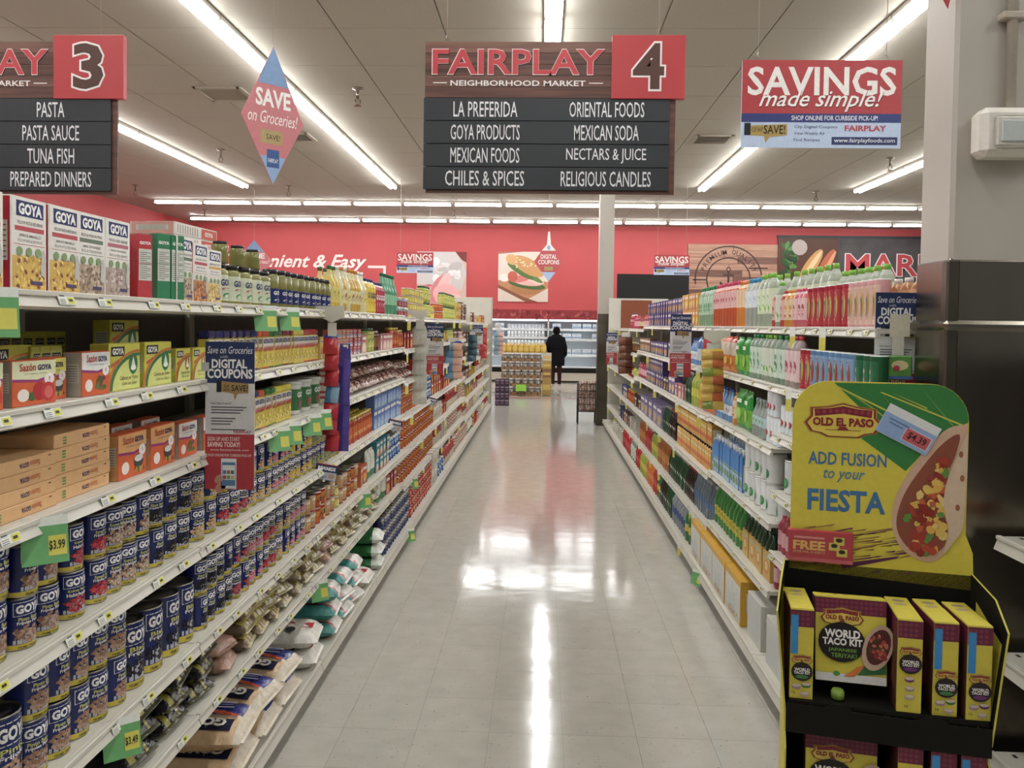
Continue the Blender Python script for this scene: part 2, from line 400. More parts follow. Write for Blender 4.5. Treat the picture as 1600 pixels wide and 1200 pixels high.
# ------------------------------------------------------------------ pillars
X0 = at(1432, 405, 2.95).x; Y0 = X0/at(1484, 405, 1).x
pl = tag(link('column', None, None, (0, 0, 0)), 'square pillar with beige paint above and steel cladding below', 'pillar', None, 'structure')
link('shaft', MB().box((X0, Y0, 0), (X0+.62, Y0+.22, CEIL+.02), '#ffffff', 'col_paint', .012).mesh('shaft'), pl)
link('cladding', MB().box((X0-.006, Y0-.006, .0), (X0+.626, Y0+.226, 1.93), '#ffffff', 'steel', .01).mesh('cladding'), pl)
link('corner_guard', MB().box((X0-.012, Y0-.012, .0), (X0+.03, Y0+.03, 1.925), '#ffffff', 'steel_dull', .006).mesh('corner_guard'), pl)
link('rail', MB().box((X0-.02, Y0-.022, 1.695), (X0+.64, Y0+.24, 1.73), '#ffffff', 'steel', .012).mesh('rail'), pl)
p0, p1 = at(932, 664, 13.95), at(952, 664, 13.95)
c2 = tag(link('column', None, None, (0, 0, 0)), 'slim pillar at the far end of the drinks aisle', 'pillar', None, 'structure')
link('shaft', MB().box((p0.x, 13.95, 0), (p1.x+.03, 14.2, CEIL+.02), '#ffffff', 'col_paint', .01).mesh('shaft'), c2)
link('cladding', MB().box((p0.x-.006, 13.944, 0), (p1.x+.036, 14.206, at(940, 490, 13.95).z), '#ffffff', 'steel_dull', .01).mesh('cladding'), c2)
# emergency lamp and conduit on the near pillar
a, b_ = at(1531, 168, Y0-.07), at(1640, 246, Y0-.07)
o = thing('emergency_lamp', 'white rounded emergency lamp box on the near pillar', 'lamp', ((a.x+b_.x)/2, Y0-.001, (a.z+b_.z)/2))
hw, hh = abs(b_.x-a.x)/2, abs(a.z-b_.z)/2
link('housing', MB().box((-hw, -.09, -hh), (hw, -.001, hh), '#dad5c8', 'print', .02).mesh('lamp_housing'), o)
link('bezel', MB().box((-hw+.035, -.1, -hh+.025), (hw-.035, -.088, hh-.03), '#cfcabd', 'print', .008).mesh('lamp_bezel'), o)
link('lens', MB().box((-hw+.05, -.106, -hh+.04), (hw-.05, -.098, hh-.045), '#b9c0bb', 'gloss', .004).mesh('lamp_lens'), o)
q = at(1580, 100, Y0-.02)
o = thing('conduit', 'painted conduit pipe running up the near pillar', 'pipe', (q.x, Y0-.02, 0))
zt = (a.z+b_.z)/2+hh
link('pipe', MB().tube([(0, 0, zt), (0, 0, CEIL)], .016, '#b9b0a1', 'matte', 10).mesh('conduit_pipe'), o)
link('clamp', MB().box((-.04, -.022, -.012), (.04, .018, .012), '#b0a798', 'matte', .004).mesh('conduit_clamp'), o, (0, 0, at(1580, 30, Y0).z))
q = at(1475, 4, Y0-.01)
o = thing('paper_pennant', 'tip of a red paper pennant taped high on the near pillar', 'pennant', (q.x, Y0-.012, q.z), data=MB().add([(-.03, 0, .06), (.03, 0, .06), (.012, 0, -.02), (-.03, .003, .06), (.03, .003, .06), (.012, .003, -.02)], [(0, 2, 1), (3, 4, 5), (0, 3, 5, 2), (1, 2, 5, 4), (0, 1, 4, 3)], '#b3343c').mesh('paper_pennant'))

# ------------------------------------------------------------------ on the back wall
WY = WALL_Y
def wq(px, py, d=0.): return at(px, py, WY-d)
def board(name, label, cat, x0, y0, x1, y1, mat='print', col='#ffffff', th=.03):
    a, b = wq(x0, y0), wq(x1, y1); cx, cz = (a.x+b.x)/2, (a.z+b.z)/2; w2, h2 = (b.x-a.x)/2, (a.z-b.z)/2
    o = thing(name, label, cat, (cx, WY-.002, cz))
    link('board', MB().box((-w2, -th, -h2), (w2, 0, h2), col, mat).mesh(name+'_board'), o)
    return o, w2, h2, flat((0, -th, 0), (1, 0, 0), (0, 0, 1))
# script lettering
o = thing('wall_lettering', 'white script lettering reading Convenient & Easy on the red wall', 'lettering', (0, WY-.002, 0))
a, b = wq(345, 400), wq(573, 425); fn = flat((0, -.0, 0), (1, 0, 0), (0, 0, 1))
tx = MB(); cz = (wq(500, 398).z+wq(500, 424).z)/2; hgt = wq(500, 398).z-wq(500, 424).z
tx.text(fn, 'Convenient & Easy', (a.x+b.x)/2, cz, b.x-a.x, hgt*1.05, '#f3e4de', .02, .022, .35); link('script_letters', tx.mesh('script_letters'), o)
ln = MB(); a, b = wq(575, 417), wq(603, 419); c_ = wq(603, 437)
ln.box((a.x, -.02, a.z-.04), (b.x, 0, a.z+.04), '#f3e4de'); ln.box((b.x-.08, -.02, c_.z), (b.x, 0, a.z-.04), '#f3e4de'); link('underline', ln.mesh('underline'), o)
# sliced ham poster
o, w2, h2, fn = board('wall_poster', 'poster of pink sliced ham and folded white cloth on the red wall', 'poster', 652, 393, 728, 505, col='#d9b7a6')
mb = MB()
mb.poly(fn, [(-w2, h2*.1), (-w2, h2), (w2*.7, h2), (w2, h2*.4), (w2*.8, -h2*.1)], '#cfc9c6', .002)
rnd = random.Random(3)
for i in range(16): mb.disc(fn, rnd.uniform(-.3, .65)*w2, rnd.uniform(.15, .8)*h2, w2*rnd.uniform(.12, .3), h2*rnd.uniform(.05, .14), rnd.choice(['#e2dddb', '#c0b9b7', '#d6d0ce', '#eeeae8']), .004+i*.0003, 12, rnd.uniform(-.6, .6))
for cx, cy, rx, ry, c, t in [(-.35, -.25, .55, .28, '#e7a3a4', .3), (.2, -.2, .55, .3, '#efb3b1', -.2), (-.1, -.05, .3, .42, '#d98488', -.4), (.05, 0, .22, .45, '#f1c0bd', -.4), (-.55, -.1, .3, .18, '#cf6f76', .5), (.35, -.35, .5, .16, '#f4cbc6', .1), (-.2, -.48, .5, .14, '#dd8f92', .1)]:
    mb.disc(fn, cx*w2, cy*h2, rx*w2, ry*h2, c, .010+.0006*(cx+1), 18, t)
mb.poly(fn, [(.55*w2, h2), (w2, h2), (w2, .7*h2), (.8*w2, .78*h2)], '#7d2f31', .015); link('picture', mb.mesh('ham_picture'), o)
# sandwich poster
o, w2, h2, fn = board('wall_poster', 'poster of a seeded ham sandwich on a cutting board, red wall', 'poster', 779, 393, 856, 472, col='#e2d4c4')
mb = MB()
mb.poly(fn, [(-w2, -h2*.35), (w2*.1, -h2*.95), (w2, -h2*.45), (w2, -h2*.2), (-w2*.4, -h2*.05), (-w2, -h2*.15)], '#c58b61', .002)
mb.poly(fn, [(-w2, -h2*.45), (w2*.1, -h2), (w2*.6, -h2), (w2*.05, -h2*.82), (-w2, -h2*.32)], '#8f5b3d', .003); mb.poly(fn, [(-w2, h2*.9), (-w2, h2), (0, h2)], '#b86d58', .003)
for cx, cy, rx, ry, c, t in [(.1, -.5, .62, .2, '#b47f4d', -.1), (.15, -.32, .75, .16, '#4f6b36', -.15), (.2, -.2, .6, .16, '#eab6ad', -.1), (-.1, -.08, .4, .14, '#d97f78', .2), (.45, -.12, .4, .12, '#f2d3c6', -.35), (-.42, 0, .2, .22, '#c9624c', .2), (-.1, .22, .62, .14, '#5c7b3c', -.55), (.35, 0, .5, .1, '#6a8a45', -.5), (.2, .42, .72, .3, '#cf9a5e', -.5), (-.45, .68, .26, .2, '#d8a86b', -.5), (-.75, -.05, .2, .16, '#efe7dc', 0)]:
    mb.disc(fn, cx*w2, cy*h2, rx*w2, ry*h2, c, .005+.0009*(cy+1)*5, 20, t)
rnd = random.Random(5)
for i in range(26): mb.disc(fn, (.2+rnd.uniform(-.5, .5))*w2, (.48+rnd.uniform(-.12, .16))*h2-rnd.uniform(-.1, .1), .03, .02, '#f3e3bd', .018, 6)
link('picture', mb.mesh('sandwich_picture'), o)
# timber roundel board
o, w2, h2, fn = board('timber_sign', 'pale plank board with a dark anchor roundel on the back wall', 'sign', 1075, 381, 1214, 505, col='#a5755f', th=.02)
n = 12
for k in range(n):
    for s in range(2):
        mid = w2*(-.2+.5*((k*7) % 5)/5); x0, x1 = (-w2, mid-.008) if s == 0 else (mid+.008, w2)
        z0 = -h2+2*h2*k/n
        link('plank', MB().box((x0+.005, -.045, z0+.006), (x1-.005, -.018, z0+2*h2/n-.006), '#fff', ('plank_pale', 'plank_mid', 'plank_pale')[(k+s) % 3] if (k*2+s) % 5 else 'plank_pale').mesh('plank'), o)
mb = MB(); fn = flat((0, -.045, 0), (1, 0, 0), (0, 0, 1)); cx, cy = -.1*w2, h2*.1
def arc(r0, r1, a0, a1, n=36):
    for i in range(n):
        t0, t1 = a0+(a1-a0)*i/n, a0+(a1-a0)*(i+1)/n
        mb.poly(fn, [(cx+r0*math.cos(t0), cy+r0*math.sin(t0)), (cx+r1*math.cos(t0), cy+r1*math.sin(t0)), (cx+r1*math.cos(t1), cy+r1*math.sin(t1)), (cx+r0*math.cos(t1), cy+r0*math.sin(t1))], '#4a3230', .003)
R_ = h2*.86; arc(R_*.96, R_, 0.15, 3.3); arc(R_*.62, R_*.66, 0, 6.283)
for i, ch in enumerate('PREMIUM QUALITY'):
    t = 2.75-i*.17; mb.text(fn, ch, cx+R_*.81*math.cos(t), cy+R_*.81*math.sin(t), None, R_*.14, '#4a3230', .003, .01, 0, 'print', t-math.pi/2) if ch != ' ' else None
mb.rect(fn, cx-.03*R_, cy-.28*R_, cx+.03*R_, cy+.25*R_, '#4a3230', .003); mb.rect(fn, cx-.16*R_, cy+.1*R_, cx+.16*R_, cy+.15*R_, '#4a3230', .004)
mb.disc(fn, cx, cy+.3*R_, .07*R_, .07*R_, '#4a3230', .003); mb.disc(fn, cx, cy+.3*R_, .04*R_, .04*R_, '#b98c73', .004)
for s in (-1, 1): mb.poly(fn, [(cx, cy-.3*R_), (cx+s*.24*R_, cy-.05*R_), (cx+s*.26*R_, cy-.16*R_), (cx+s*.1*R_, cy-.34*R_)], '#4a3230', .004)
mb.rect(fn, cx+.6*R_, cy+.32*R_, cx+1.15*R_, cy+.36*R_, '#4a3230', .003); mb.rect(fn, cx-1.05*R_, cy-.04*R_, cx-.66*R_, cy, '#4a3230', .003)
link('roundel', mb.mesh('roundel'), o)
# market sign
o, w2, h2, fn = board('market_sign', 'dark slate sign with red outlined MARKET letters and bread picture', 'sign', 1215, 371, 1560, 500, 'slate', th=.05)
ww = 2*w2; lf = -w2
bd = MB().box((-w2-.02, -.075, h2-.02), (w2, 0, h2+.06), '#fff', 'slat_black'); link('top_rail', bd.mesh('top_rail'), o)
k = 14
for i in range(k):
    link('siding_strip', MB().box((lf+ww*.285, -.06, -h2+2*h2*i/k+.006), (w2, -.045, -h2+2*h2*(i+1)/k-.006), '#fff', 'slate').mesh('siding_strip'), o)
mb = MB(); f2 = flat((0, -.06, 0), (1, 0, 0), (0, 0, 1))
a, b = wq(1320, 397), wq(1432, 432); X_ = o.location.x; Z_ = o.location.z
hh_ = a.z-b.z; x0 = a.x-X_
mb.text(f2, 'MARKET', x0+hh_*1.02*3.0, (a.z+b.z)/2-Z_, hh_*6.2, hh_*1.08, '#efe6e2', .008, .045); mb.text(f2, 'MARKET', x0+hh_*1.02*3.0, (a.z+b.z)/2-Z_, hh_*6.1, hh_, '#c9474d', .016, .015)
link('letters', mb.mesh('market_letters'), o)
mb = MB(); x0, x1 = lf, lf+ww*.27
mb.box((x0, -.07, -h2), (x1, -.05, h2-.02), '#5d3a2b'); f3 = flat((0, -.07, 0), (1, 0, 0), (0, 0, 1)); u = x1-x0
for i in range(34): mb.disc(f3, x0+u*rnd.uniform(.10, .30), h2*rnd.uniform(.0, .82), u*.075, h2*.05, rnd.choice(['#3f6a34', '#2f5a2b', '#5d8a45', '#274a26', '#1c3a20']), .002+i*.00012, 7, rnd.uniform(-1.4, 1.4))
mb.disc(f3, x0+u*.36, h2*.75, u*.13, h2*.2, '#b9a9a0', .007, 12, .4); mb.disc(f3, x0+u*.55, h2*.28, u*.34, h2*.15, '#d49a5b', .008, 16, 1.0); mb.disc(f3, x0+u*.57, h2*.3, u*.3, h2*.06, '#ecca93', .010, 16, 1.0); mb.disc(f3, x0+u*.80, h2*.3, u*.31, h2*.13, '#c1643f', .009, 16, 1.1); mb.disc(f3, x0+u*.84, h2*.3, u*.28, h2*.05, '#e4a175', .011, 16, 1.1)
link('picture', mb.mesh('bread_picture'), o)
# dark doorway in the back wall
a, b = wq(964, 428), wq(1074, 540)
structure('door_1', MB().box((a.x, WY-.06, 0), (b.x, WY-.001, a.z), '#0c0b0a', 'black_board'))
tr = MB().box((a.x-.12, WY-.07, 0), (a.x, WY-.001, a.z+.1), '#fff', 'wall_red').box((a.x, WY-.07, a.z), (b.x, WY-.001, a.z+.1), '#fff', 'wall_red'); structure('trim_1', tr)
for px in (880, 676):
    a = wq(px, 350); structure('trim_%d' % (2 if px == 880 else 3), MB().box((a.x-.006, WY-.008, 1.9), (a.x+.006, WY-.001, CEIL), '#fff', 'wall_red'))
# ================================================================== hanging signs
def wires(o, xs, z0, z1, y=0.):
    for x in xs:
        link('hanging_wire', MB().tube([(x, y, z0+.03), (x, y, z1)], .0022, '#c9c4b8', 'wire', 5).mesh('hanging_wire'), o)
        link('hook', MB().tube([(x, y, z0), (x+.012, y, z0+.014), (x-.008, y, z0+.028), (x, y, z0+.045)], .003, '#d9d4c8', 'wire', 5).mesh('hook'), o)
def aisle_sign(px0, Y, number, words_, label, rz):
    W = 1.555; cx = at(px0, 180, Y).x+W/2
    zt, zm, zb = at(px0+200, 57, Y).z, at(px0+200, 154, Y).z, at(px0+200, 303, Y).z
    o = thing('aisle_sign', label, 'sign', (cx, Y, 0), rz); L = -W/2
    n = 5; xh = L+W*.72; zh = zt-.035
    for k in range(n):
        z0, z1 = zm+(zh-zm)*k/n, zm+(zh-zm)*(k+1)/n
        link('header_plank', MB().box((L, -.012, z0+.0012), (xh+.01, .012, z1-.0012), '#fff', ('plank_dark', 'plank_mid', 'plank_dark')[k % 3]).mesh('header_plank'), o)
    fn = flat((0, -.012, 0), (1, 0, 0), (0, 0, 1)); H = zh-zm; mx = (L+xh)/2; hw = (xh-L)*.93
    t = MB(); tz = zm+H*.64
    t.text(fn, 'FAIRPLAY', mx+.004, tz-.006, hw, H*.47, '#2b1714', .0006, .028); t.text(fn, 'FAIRPLAY', mx, tz, hw, H*.47, '#f1ddd6', .0014, .030); t.text(fn, 'FAIRPLAY', mx, tz, hw*.988, H*.44, '#cc454c', .0026, .018)
    t.text(fn, 'NEIGHBORHOOD MARKET', mx, zm+H*.26, hw*.78, H*.10, '#f3ece6', .002, .018)
    for s in (-1, 1): t.rect(fn, mx+s*hw*.45-hw*.04, zm+H*.255, mx+s*hw*.45+hw*.04, zm+H*.272, '#f3ece6', .002)
    link('store_name', t.mesh('store_name'), o)
    x1 = L+W
    nb = link('number_panel', MB().box((xh, -.03, zm-.006), (x1, .012, zt), '#fff', 'panel_red', .002).mesh('number_panel'), o)
    fn = flat((0, -.03, 0), (1, 0, 0), (0, 0, 1)); t = MB(); c_ = (xh+x1)/2; hz = zt-zm
    t.text(fn, number, c_, (zt+zm)/2, hz*.56, hz*.80, '#f4ece8', .001, .06); t.text(fn, number, c_, (zt+zm)/2, hz*.50, hz*.735, '#5d4038', .002, .03)
    link('number', t.mesh('number'), nb)
    link('backing_board', MB().box((L+.01, -.004, zb), (x1-.05, .010, zm), '#fff', 'plank_dark').mesh('backing_board'), o)
    k = 4; hs = (zm-zb-.02)/k
    for i in range(k):
        z1 = zm-.003-i*hs; z0 = z1-hs+.004
        s = link('slat', MB().box((L-.005, -.018, z0), (x1-.085, -.005, z1), '#fff', 'slat_black', .0015).mesh('slat'), o)
        fn = flat((0, -.018, 0), (1, 0, 0), (0, 0, 1)); t = MB(); wl = x1-.085-L
        for j, wd in enumerate(words_[i]):
            t.text(fn, wd, L+wl*((.25, .745)[j] if len(words_[i]) > 1 else .5), (z0+z1)/2, min(.0305*len(wd)+.02, wl*.42), hs*.66, '#e9eaea', .001, .004)
        link('lettering', t.mesh('lettering'), s)
    wires(o, (L+.13, L+W*.90), zt-.035, CEIL)
    return o
aisle_sign(664, 5.0, '4', [('LA PREFERIDA', 'ORIENTAL FOODS'), ('GOYA PRODUCTS', 'MEXICAN SODA'), ('MEXICAN FOODS', 'NECTARS & JUICE'), ('CHILES & SPICES', 'RELIGIOUS CANDLES')], 'hanging aisle sign with a large 4 and eight black category lines', .0)
aisle_sign(-188, 5.0, '3', [('', 'PASTA'), ('', 'PASTA SAUCE'), ('', 'TUNA FISH'), ('', 'PREPARED DINNERS')], 'hanging aisle sign with a large 3 listing pasta and tuna', .0)
def savings(px0, px1, py0, py1, Y, label, near):
    a, b = at(px0, py0, Y), at(px1, py1, Y); W, H = b.x-a.x, a.z-b.z
    o = thing('savings_board', label, 'sign', ((a.x+b.x)/2, Y, (a.z+b.z)/2), 0, 'red and blue savings boards')
    link('panel', MB().box((-W/2, -.004, -H/2), (W/2, .004, H/2), '#c0d2ee').mesh('savings_panel'), o)
    fn = flat((0, -.004, 0), (1, 0, 0), (0, 0, 1)); t = MB()
    X = lambda u: -W/2+u*W
    Z = lambda v: H/2-v*H
    t.rect(fn, X(0), Z(.61), X(1), Z(0), '#bc4449', .0006); t.rect(fn, X(0), Z(.71), X(1), Z(.61), '#3a4580', .0006)
    t.text(fn, 'SAVINGS', X(.5), Z(.24), W*.93, H*.33, '#f5efea', .0016, .022)
    t.text(fn, 'made simple!', X(.5), Z(.475), W*.78, H*.25, '#5c2225', .0020, .006, .4); t.text(fn, 'made simple!', X(.498), Z(.465), W*.78, H*.25, '#f8f4ef', .0026, .008, .4)
    t.text(fn, 'SHOP ONLINE FOR CURBSIDE PICK-UP!', X(.585), Z(.66), W*.54, H*.055, '#e8ebf5', .0014, .01)
    t.poly(fn, [(X(.05), Z(.75)), (X(.29), Z(.73)), (X(.29), Z(.86)), (X(.18), Z(.88)), (X(.155), Z(.95)), (X(.145), Z(.87)), (X(.05), Z(.86))], '#b79b54', .001)
    t.rect(fn, X(.02), Z(.86), X(.06), Z(.72), '#20242e', .0014); t.text(fn, 'SAVE!', X(.21), Z(.795), W*.135, H*.1, '#2c2618', .002, .01); t.text(fn, 'CLIP. SHOP.', X(.105), Z(.795), W*.07, H*.05, '#2c2618', .002)
    for i, s in enumerate(('Clip Digital Coupons', 'View Weekly Ad', 'Find Recipes')): t.text(fn, s, X(.33)+W*.007*len(s), Z(.765+.075*i), W*.0135*len(s), H*.045, '#3c4668', .0014)
    t.text(fn, 'FAIRPLAY', X(.78), Z(.775), W*.26, H*.065, '#c0444b', .0014, .03); t.rect(fn, X(.57), Z(.965), X(.98), Z(.875), '#37406f', .001); t.text(fn, 'www.fairplayfoods.com', X(.775), Z(.92), W*.38, H*.06, '#eef0f6', .0016, .006)
    link('print', t.mesh('savings_print'), o)
    wires(o, (-W*.4, W*.4), H/2, CEIL-o.location.z)
savings(1160, 1406, 94, 232, 4.5, 'large red and blue savings board hanging beside the near pillar', 1)
savings(620, 677, 394, 427, 17.0, 'small distant savings board hanging before the ham poster', 0)
savings(1022, 1077, 398, 430, 17.0, 'small distant savings board hanging before the dark doorway', 0)
def pennant(px, py0, py1, Y, wd, rz, label, kind):
    a, b = at(px, py0, Y), at(px, py1, Y); H = a.z-b.z
    o = thing('paper_pennant', label, 'pennant', (a.x, Y, b.z), rz)
    d = [(0, 0), (wd/2, H*.46), (wd*.12, H*.88) if kind != 1 else (wd*.5, H*.62), (0, H)]
    outline = {0: [(0, 0), (wd/2, H*.47), (0, H), (-wd/2, H*.47)], 1: [(0, 0), (wd*.5, H*.4), (wd*.24, H*.62), (wd*.24*.3, H*.74), (.02, H), (-.02, H), (-wd*.24*.3, H*.74), (-wd*.24, H*.62), (-wd*.5, H*.4)]}[kind]
    n = len(outline); th = .003
    p_ = MB().add([(x, -th, z) for x, z in outline]+[(x, th, z) for x, z in outline], [tuple(range(n)), tuple(reversed(range(n, 2*n)))]+[(i, i+n, (i+1) % n+n, (i+1) % n) for i in range(n)], '#cf7a7e' if kind == 0 else '#c5585d')
    link('card', p_.mesh('pennant_card'), o)
    for side in (0,):
        fn = flat((0, -th, 0), (1, 0, 0), (0, 0, 1)); t = MB()
        if kind == 0:
            q = .72
            t.poly(fn, [(0, H), (-wd/2*(1-q)/.53*.95, H*q), (wd/2*(1-q)/.53*.95, H*q)], '#7d9cc4', .0008); q = .2
            t.poly(fn, [(0, 0), (-wd/2*q/.47*.95, H*q), (wd/2*q/.47*.95, H*q)], '#8fb0d8', .0008)
            t.text(fn, 'SAVE', 0, H*.62, wd*.56, H*.13, '#f6efea', .0016, .03); t.text(fn, 'on Groceries!', 0, H*.48, wd*.8, H*.09, '#f6efea', .0016, 0, .3); t.rect(fn, -wd*.2, H*.29, wd*.15, H*.39, '#b39b63', .001); t.text(fn, 'SAVE!', 0, H*.34, wd*.22, H*.04, '#33291a', .0016)
            t.rect(fn, -wd*.1, H*.12, wd*.1, H*.25, '#3e5c96', .001); t.text(fn, 'FAIRPLAY', 0, H*.17, wd*.16, H*.03, '#ffffff', .0016)
        else:
            t.poly(fn, [(.02, H*.999), (-.02, H*.999), (-wd*.07, H*.74), (-wd*.24, H*.62), (wd*.24, H*.62), (wd*.07, H*.74)], '#e8e4de', .001); t.poly(fn, [(0, 0), (-wd*.24, H*.19), (wd*.24, H*.19)], '#a9c3e8', .001)
            t.text(fn, 'DIGITAL', 0, H*.50, wd*.55, H*.09, '#f6efea', .002, .02); t.text(fn, 'COUPONS', 0, H*.39, wd*.72, H*.09, '#f6efea', .002, .02); t.rect(fn, -wd*.15, H*.22, wd*.15, H*.3, '#b39b63', .0015); t.disc(fn, 0, H*.68, wd*.06, wd*.08, '#8fb0d8', .002)
        link('print', t.mesh('pennant_print'), o)
    link('hanging_wire', MB().tube([(0, 0, H), (0, 0, CEIL-b.z)], .0015, '#d9d4c8', 'wire', 4).mesh('hanging_wire'), o)
pennant(427, 73, 288, 4.3, .36, math.radians(48), 'red and blue diamond pennant hanging near the pasta sign', 0)
pennant(397, 375, 440, 15.0, .72, 0, 'small distant diamond pennant half behind the stacked olive jars', 0)
pennant(858, 362, 440, 17.5, .62, 0, 'digital coupons pennant hanging before the sandwich poster', 1)

# ================================================================== shelving
LIP = .03
def shelf_mesh(W, D, lip=LIP):
    mb = MB(); p = 'shelf_paint'
    mb.box((-W/2+.002, 0, -.018), (W/2-.002, D, 0), '#fff', p)
    mb.box((-W/2+.003, -.011, -.008), (W/2-.003, .004, .004), '#fff', p, .002)
    mb.add([(-W/2+.003, -.004, -.006), (W/2-.003, -.004, -.006), (W/2-.003, -.016, -lip), (-W/2+.003, -.016, -lip), (-W/2+.003, .004, .004), (W/2-.003, .004, .004), (W/2-.003, .0, -lip-.006), (-W/2+.003, .0, -lip-.006)],
           [(0, 3, 2, 1), (0, 1, 5, 4), (3, 7, 6, 2), (1, 2, 6, 5), (0, 4, 7, 3), (4, 5, 6, 7)], '#fff', p)
    return mb.mesh('shelf')
TAG = MB().box((-.02, -.0015, -.016), (.02, 0, .008), '#e9e8de').mesh('price_tag')
_t = MB(); _t.box((-.03, -.0015, -.013), (.03, 0, .011), '#e6e6de'); _f = flat((0, -.0015, 0), (1, 0, 0), (0, 0, 1)); _t.rect(_f, .002, -.011, .028, .004, '#d6d23c', .0005); _t.rect(_f, .006, -.006, .02, .0, '#3c3a20', .001); _t.rect(_f, -.026, .005, -.008, .008, '#55554c', .001)
for i in range(3): _t.rect(_f, -.027, -.011+.004*i, -.006, -.0095+.004*i, '#77776c', .0006)
TAG2 = _t.mesh('price_tag')
def sale_tag(price, col='#69ab68'):
    t = MB(); W, H = .088, .095; v = []; n = 5; th = .0006
    for i in range(n+1):
        z = -H*i/n; y = -.006-.02*(i/n)**1.6
        v += [(-W/2, y, z), (W/2, y, z)]
    t.add(v[:4], [(0, 2, 3, 1)], '#e8ece2'); t.add(v[2:], [(2*i, 2*i+2, 2*i+3, 2*i+1) for i in range(n-1)], col)
    t.add([(x, y+th, z) for x, y, z in v], [(2*i, 2*i+1, 2*i+3, 2*i+2) for i in range(n)], '#dfe3d8')
    s = lambda a, b, w: Vector((a, -.006-.02*(max(0, -b)/H)**1.6-w, b))
    for i in range(n-1): 
        z0, z1 = -H*(.42+.42*i/4), -H*(.42+.42*(i+1)/4); t.rect(s, .006, z1, .040, z0, '#d8cf4e', .0008)
    if price: t.text(s, price, .022, -H*.63, .030, H*.22, '#2c3320', .0018, .02)
    return t.mesh('sale_tag')
SALE = [sale_tag(q) for q in ('$3.99', '$3.49', None)]
def strip_tag():
    t = MB(); t.box((-.016, -.013, -.10), (.016, -.0115, -.045), '#d9cf52'); t.box((-.016, -.013, -.045), (.016, -.0115, -.0), '#ecebe2'); return t.mesh('shelf_flag')
FLAG = strip_tag()
SHL = {}   # (side, level) -> (lip x, height)
def shelving(side, y0, y1, heights, lips, base_lip, depth, label, tags, top_back):
    s = -1 if side == 'L' else 1; W = y1-y0; rz = math.pi/2 if side == 'L' else -math.pi/2
    xb = lips[0]+s*0; back = s*1.64
    o = thing('shelving_unit', label, 'shelving unit', (0, (y0+y1)/2, 0), 0, 'beige gondola units, %s side' % ('cans' if side == 'L' else 'drinks'))
    th = rz
    def sub(name, me, x, z, par=None, y=0.): return link(name, me, par or o, (x, y, z), th)
    # local frame: x along the aisle, y into the unit
    sub('back_panel', MB().box((-W/2, -.012, .1), (W/2, .012, top_back), '#fff', 'peg_shaded').mesh('back_panel'), back, 0)
    db = abs(back-base_lip)
    sub('base_deck', shelf_mesh(W, db, .05), base_lip, .135)
    sub('kick_plate', MB().box((-W/2+.001, 0, 0), (W/2-.001, .02, .10), '#fff', 'kick').mesh('kick_plate'), base_lip+s*.07, 0)
    for e in (-1, 1):
        sub('upright', MB().box((e*(W/2-.014)-.012, -.035, .1), (e*(W/2-.014)+.012, -.012, top_back), '#fff', 'shelf_paint').mesh('upright'), back, 0)
    for i, (z, x) in enumerate(zip(heights, lips)):
        sh = sub('shelf', shelf_mesh(W, abs(back-x)-.03), x, z)
        n = tags
        for k in range(n):
            u = -W/2+W*(k+.3+.4*random.random())/n
            link('price_tag', TAG2 if y0 < 5.5 else TAG, sh, (u, -.0115, -.012), rot=(-.34, 0, 0))
        for k in range(1 if y0 > 5 else 0): link('shelf_flag', FLAG, sh, (random.uniform(-W/2.2, W/2.2), -.004, 0), rot=(0, 0, random.uniform(-.5, .5)+(-.7 if side == 'L' else .7)))
    return o
LH = [1.75, 1.51, 1.277, .995, .70, .475]
LBAY = 1.245
units = {}
for k in range(12):
    y0 = 1.228+LBAY*k; far = k >= 4
    hs = list(LH)
    if far: hs = [1.74, 1.49, 1.25, .98, .70, .44]
    if k >= 8: hs = [1.72, 1.42, 1.15, .9, .64, .38]
    units['L', k] = shelving('L', y0, y0+LBAY, hs, [-1.05]*6, -1.0, .55, '%s beige shelving unit from the front on the cans side' % ordinal(k+1), 6 if k < 4 else 3, 1.735)
RBAY = 1.46
RH = [1.70, 1.42, 1.123, .765, .44]
RX = [1.20, 1.13, 1.10, 1.10, 1.10]
for k in range(8):
    y0 = 3.93+RBAY*(k-1); hs = list(RH)
    if k == 0: hs = [1.70, 1.42, 1.20, .93, .64, .33]; xs = RX+[1.1]
    else: xs = RX
    if k >= 2: hs = [1.70, 1.41, 1.11, .73, .39]
    if k >= 5: hs = [1.66, 1.36, 1.05, .73, .39]
    y1 = y0+RBAY
    if k == 0: y0 = 2.975
    if k == 7: y1 = 13.75
    units['R', k] = shelving('R', y0, y1, hs, xs, 1.035, .55, '%s beige shelving unit from the front on the drinks side' % ordinal(k+1), 5 if k < 3 else 3, 1.65 if k >= 5 else 1.688)
_hz = {}
for (sd, k), o in units.items():
    _hz[sd, k] = sorted([c.location.z for c in o.children if c.name.startswith('shelf') and not c.name.startswith('shelf_flag')], reverse=True)
def hgt(side, lvl, y):
    if lvl == 'base': return .135
    zs = _hz[side, max(0, min(11 if side == 'L' else 7, int((y-(1.228 if side == 'L' else 3.93-RBAY))//(LBAY if side == 'L' else RBAY))))]
    return zs[min(lvl-1, len(zs)-1)]
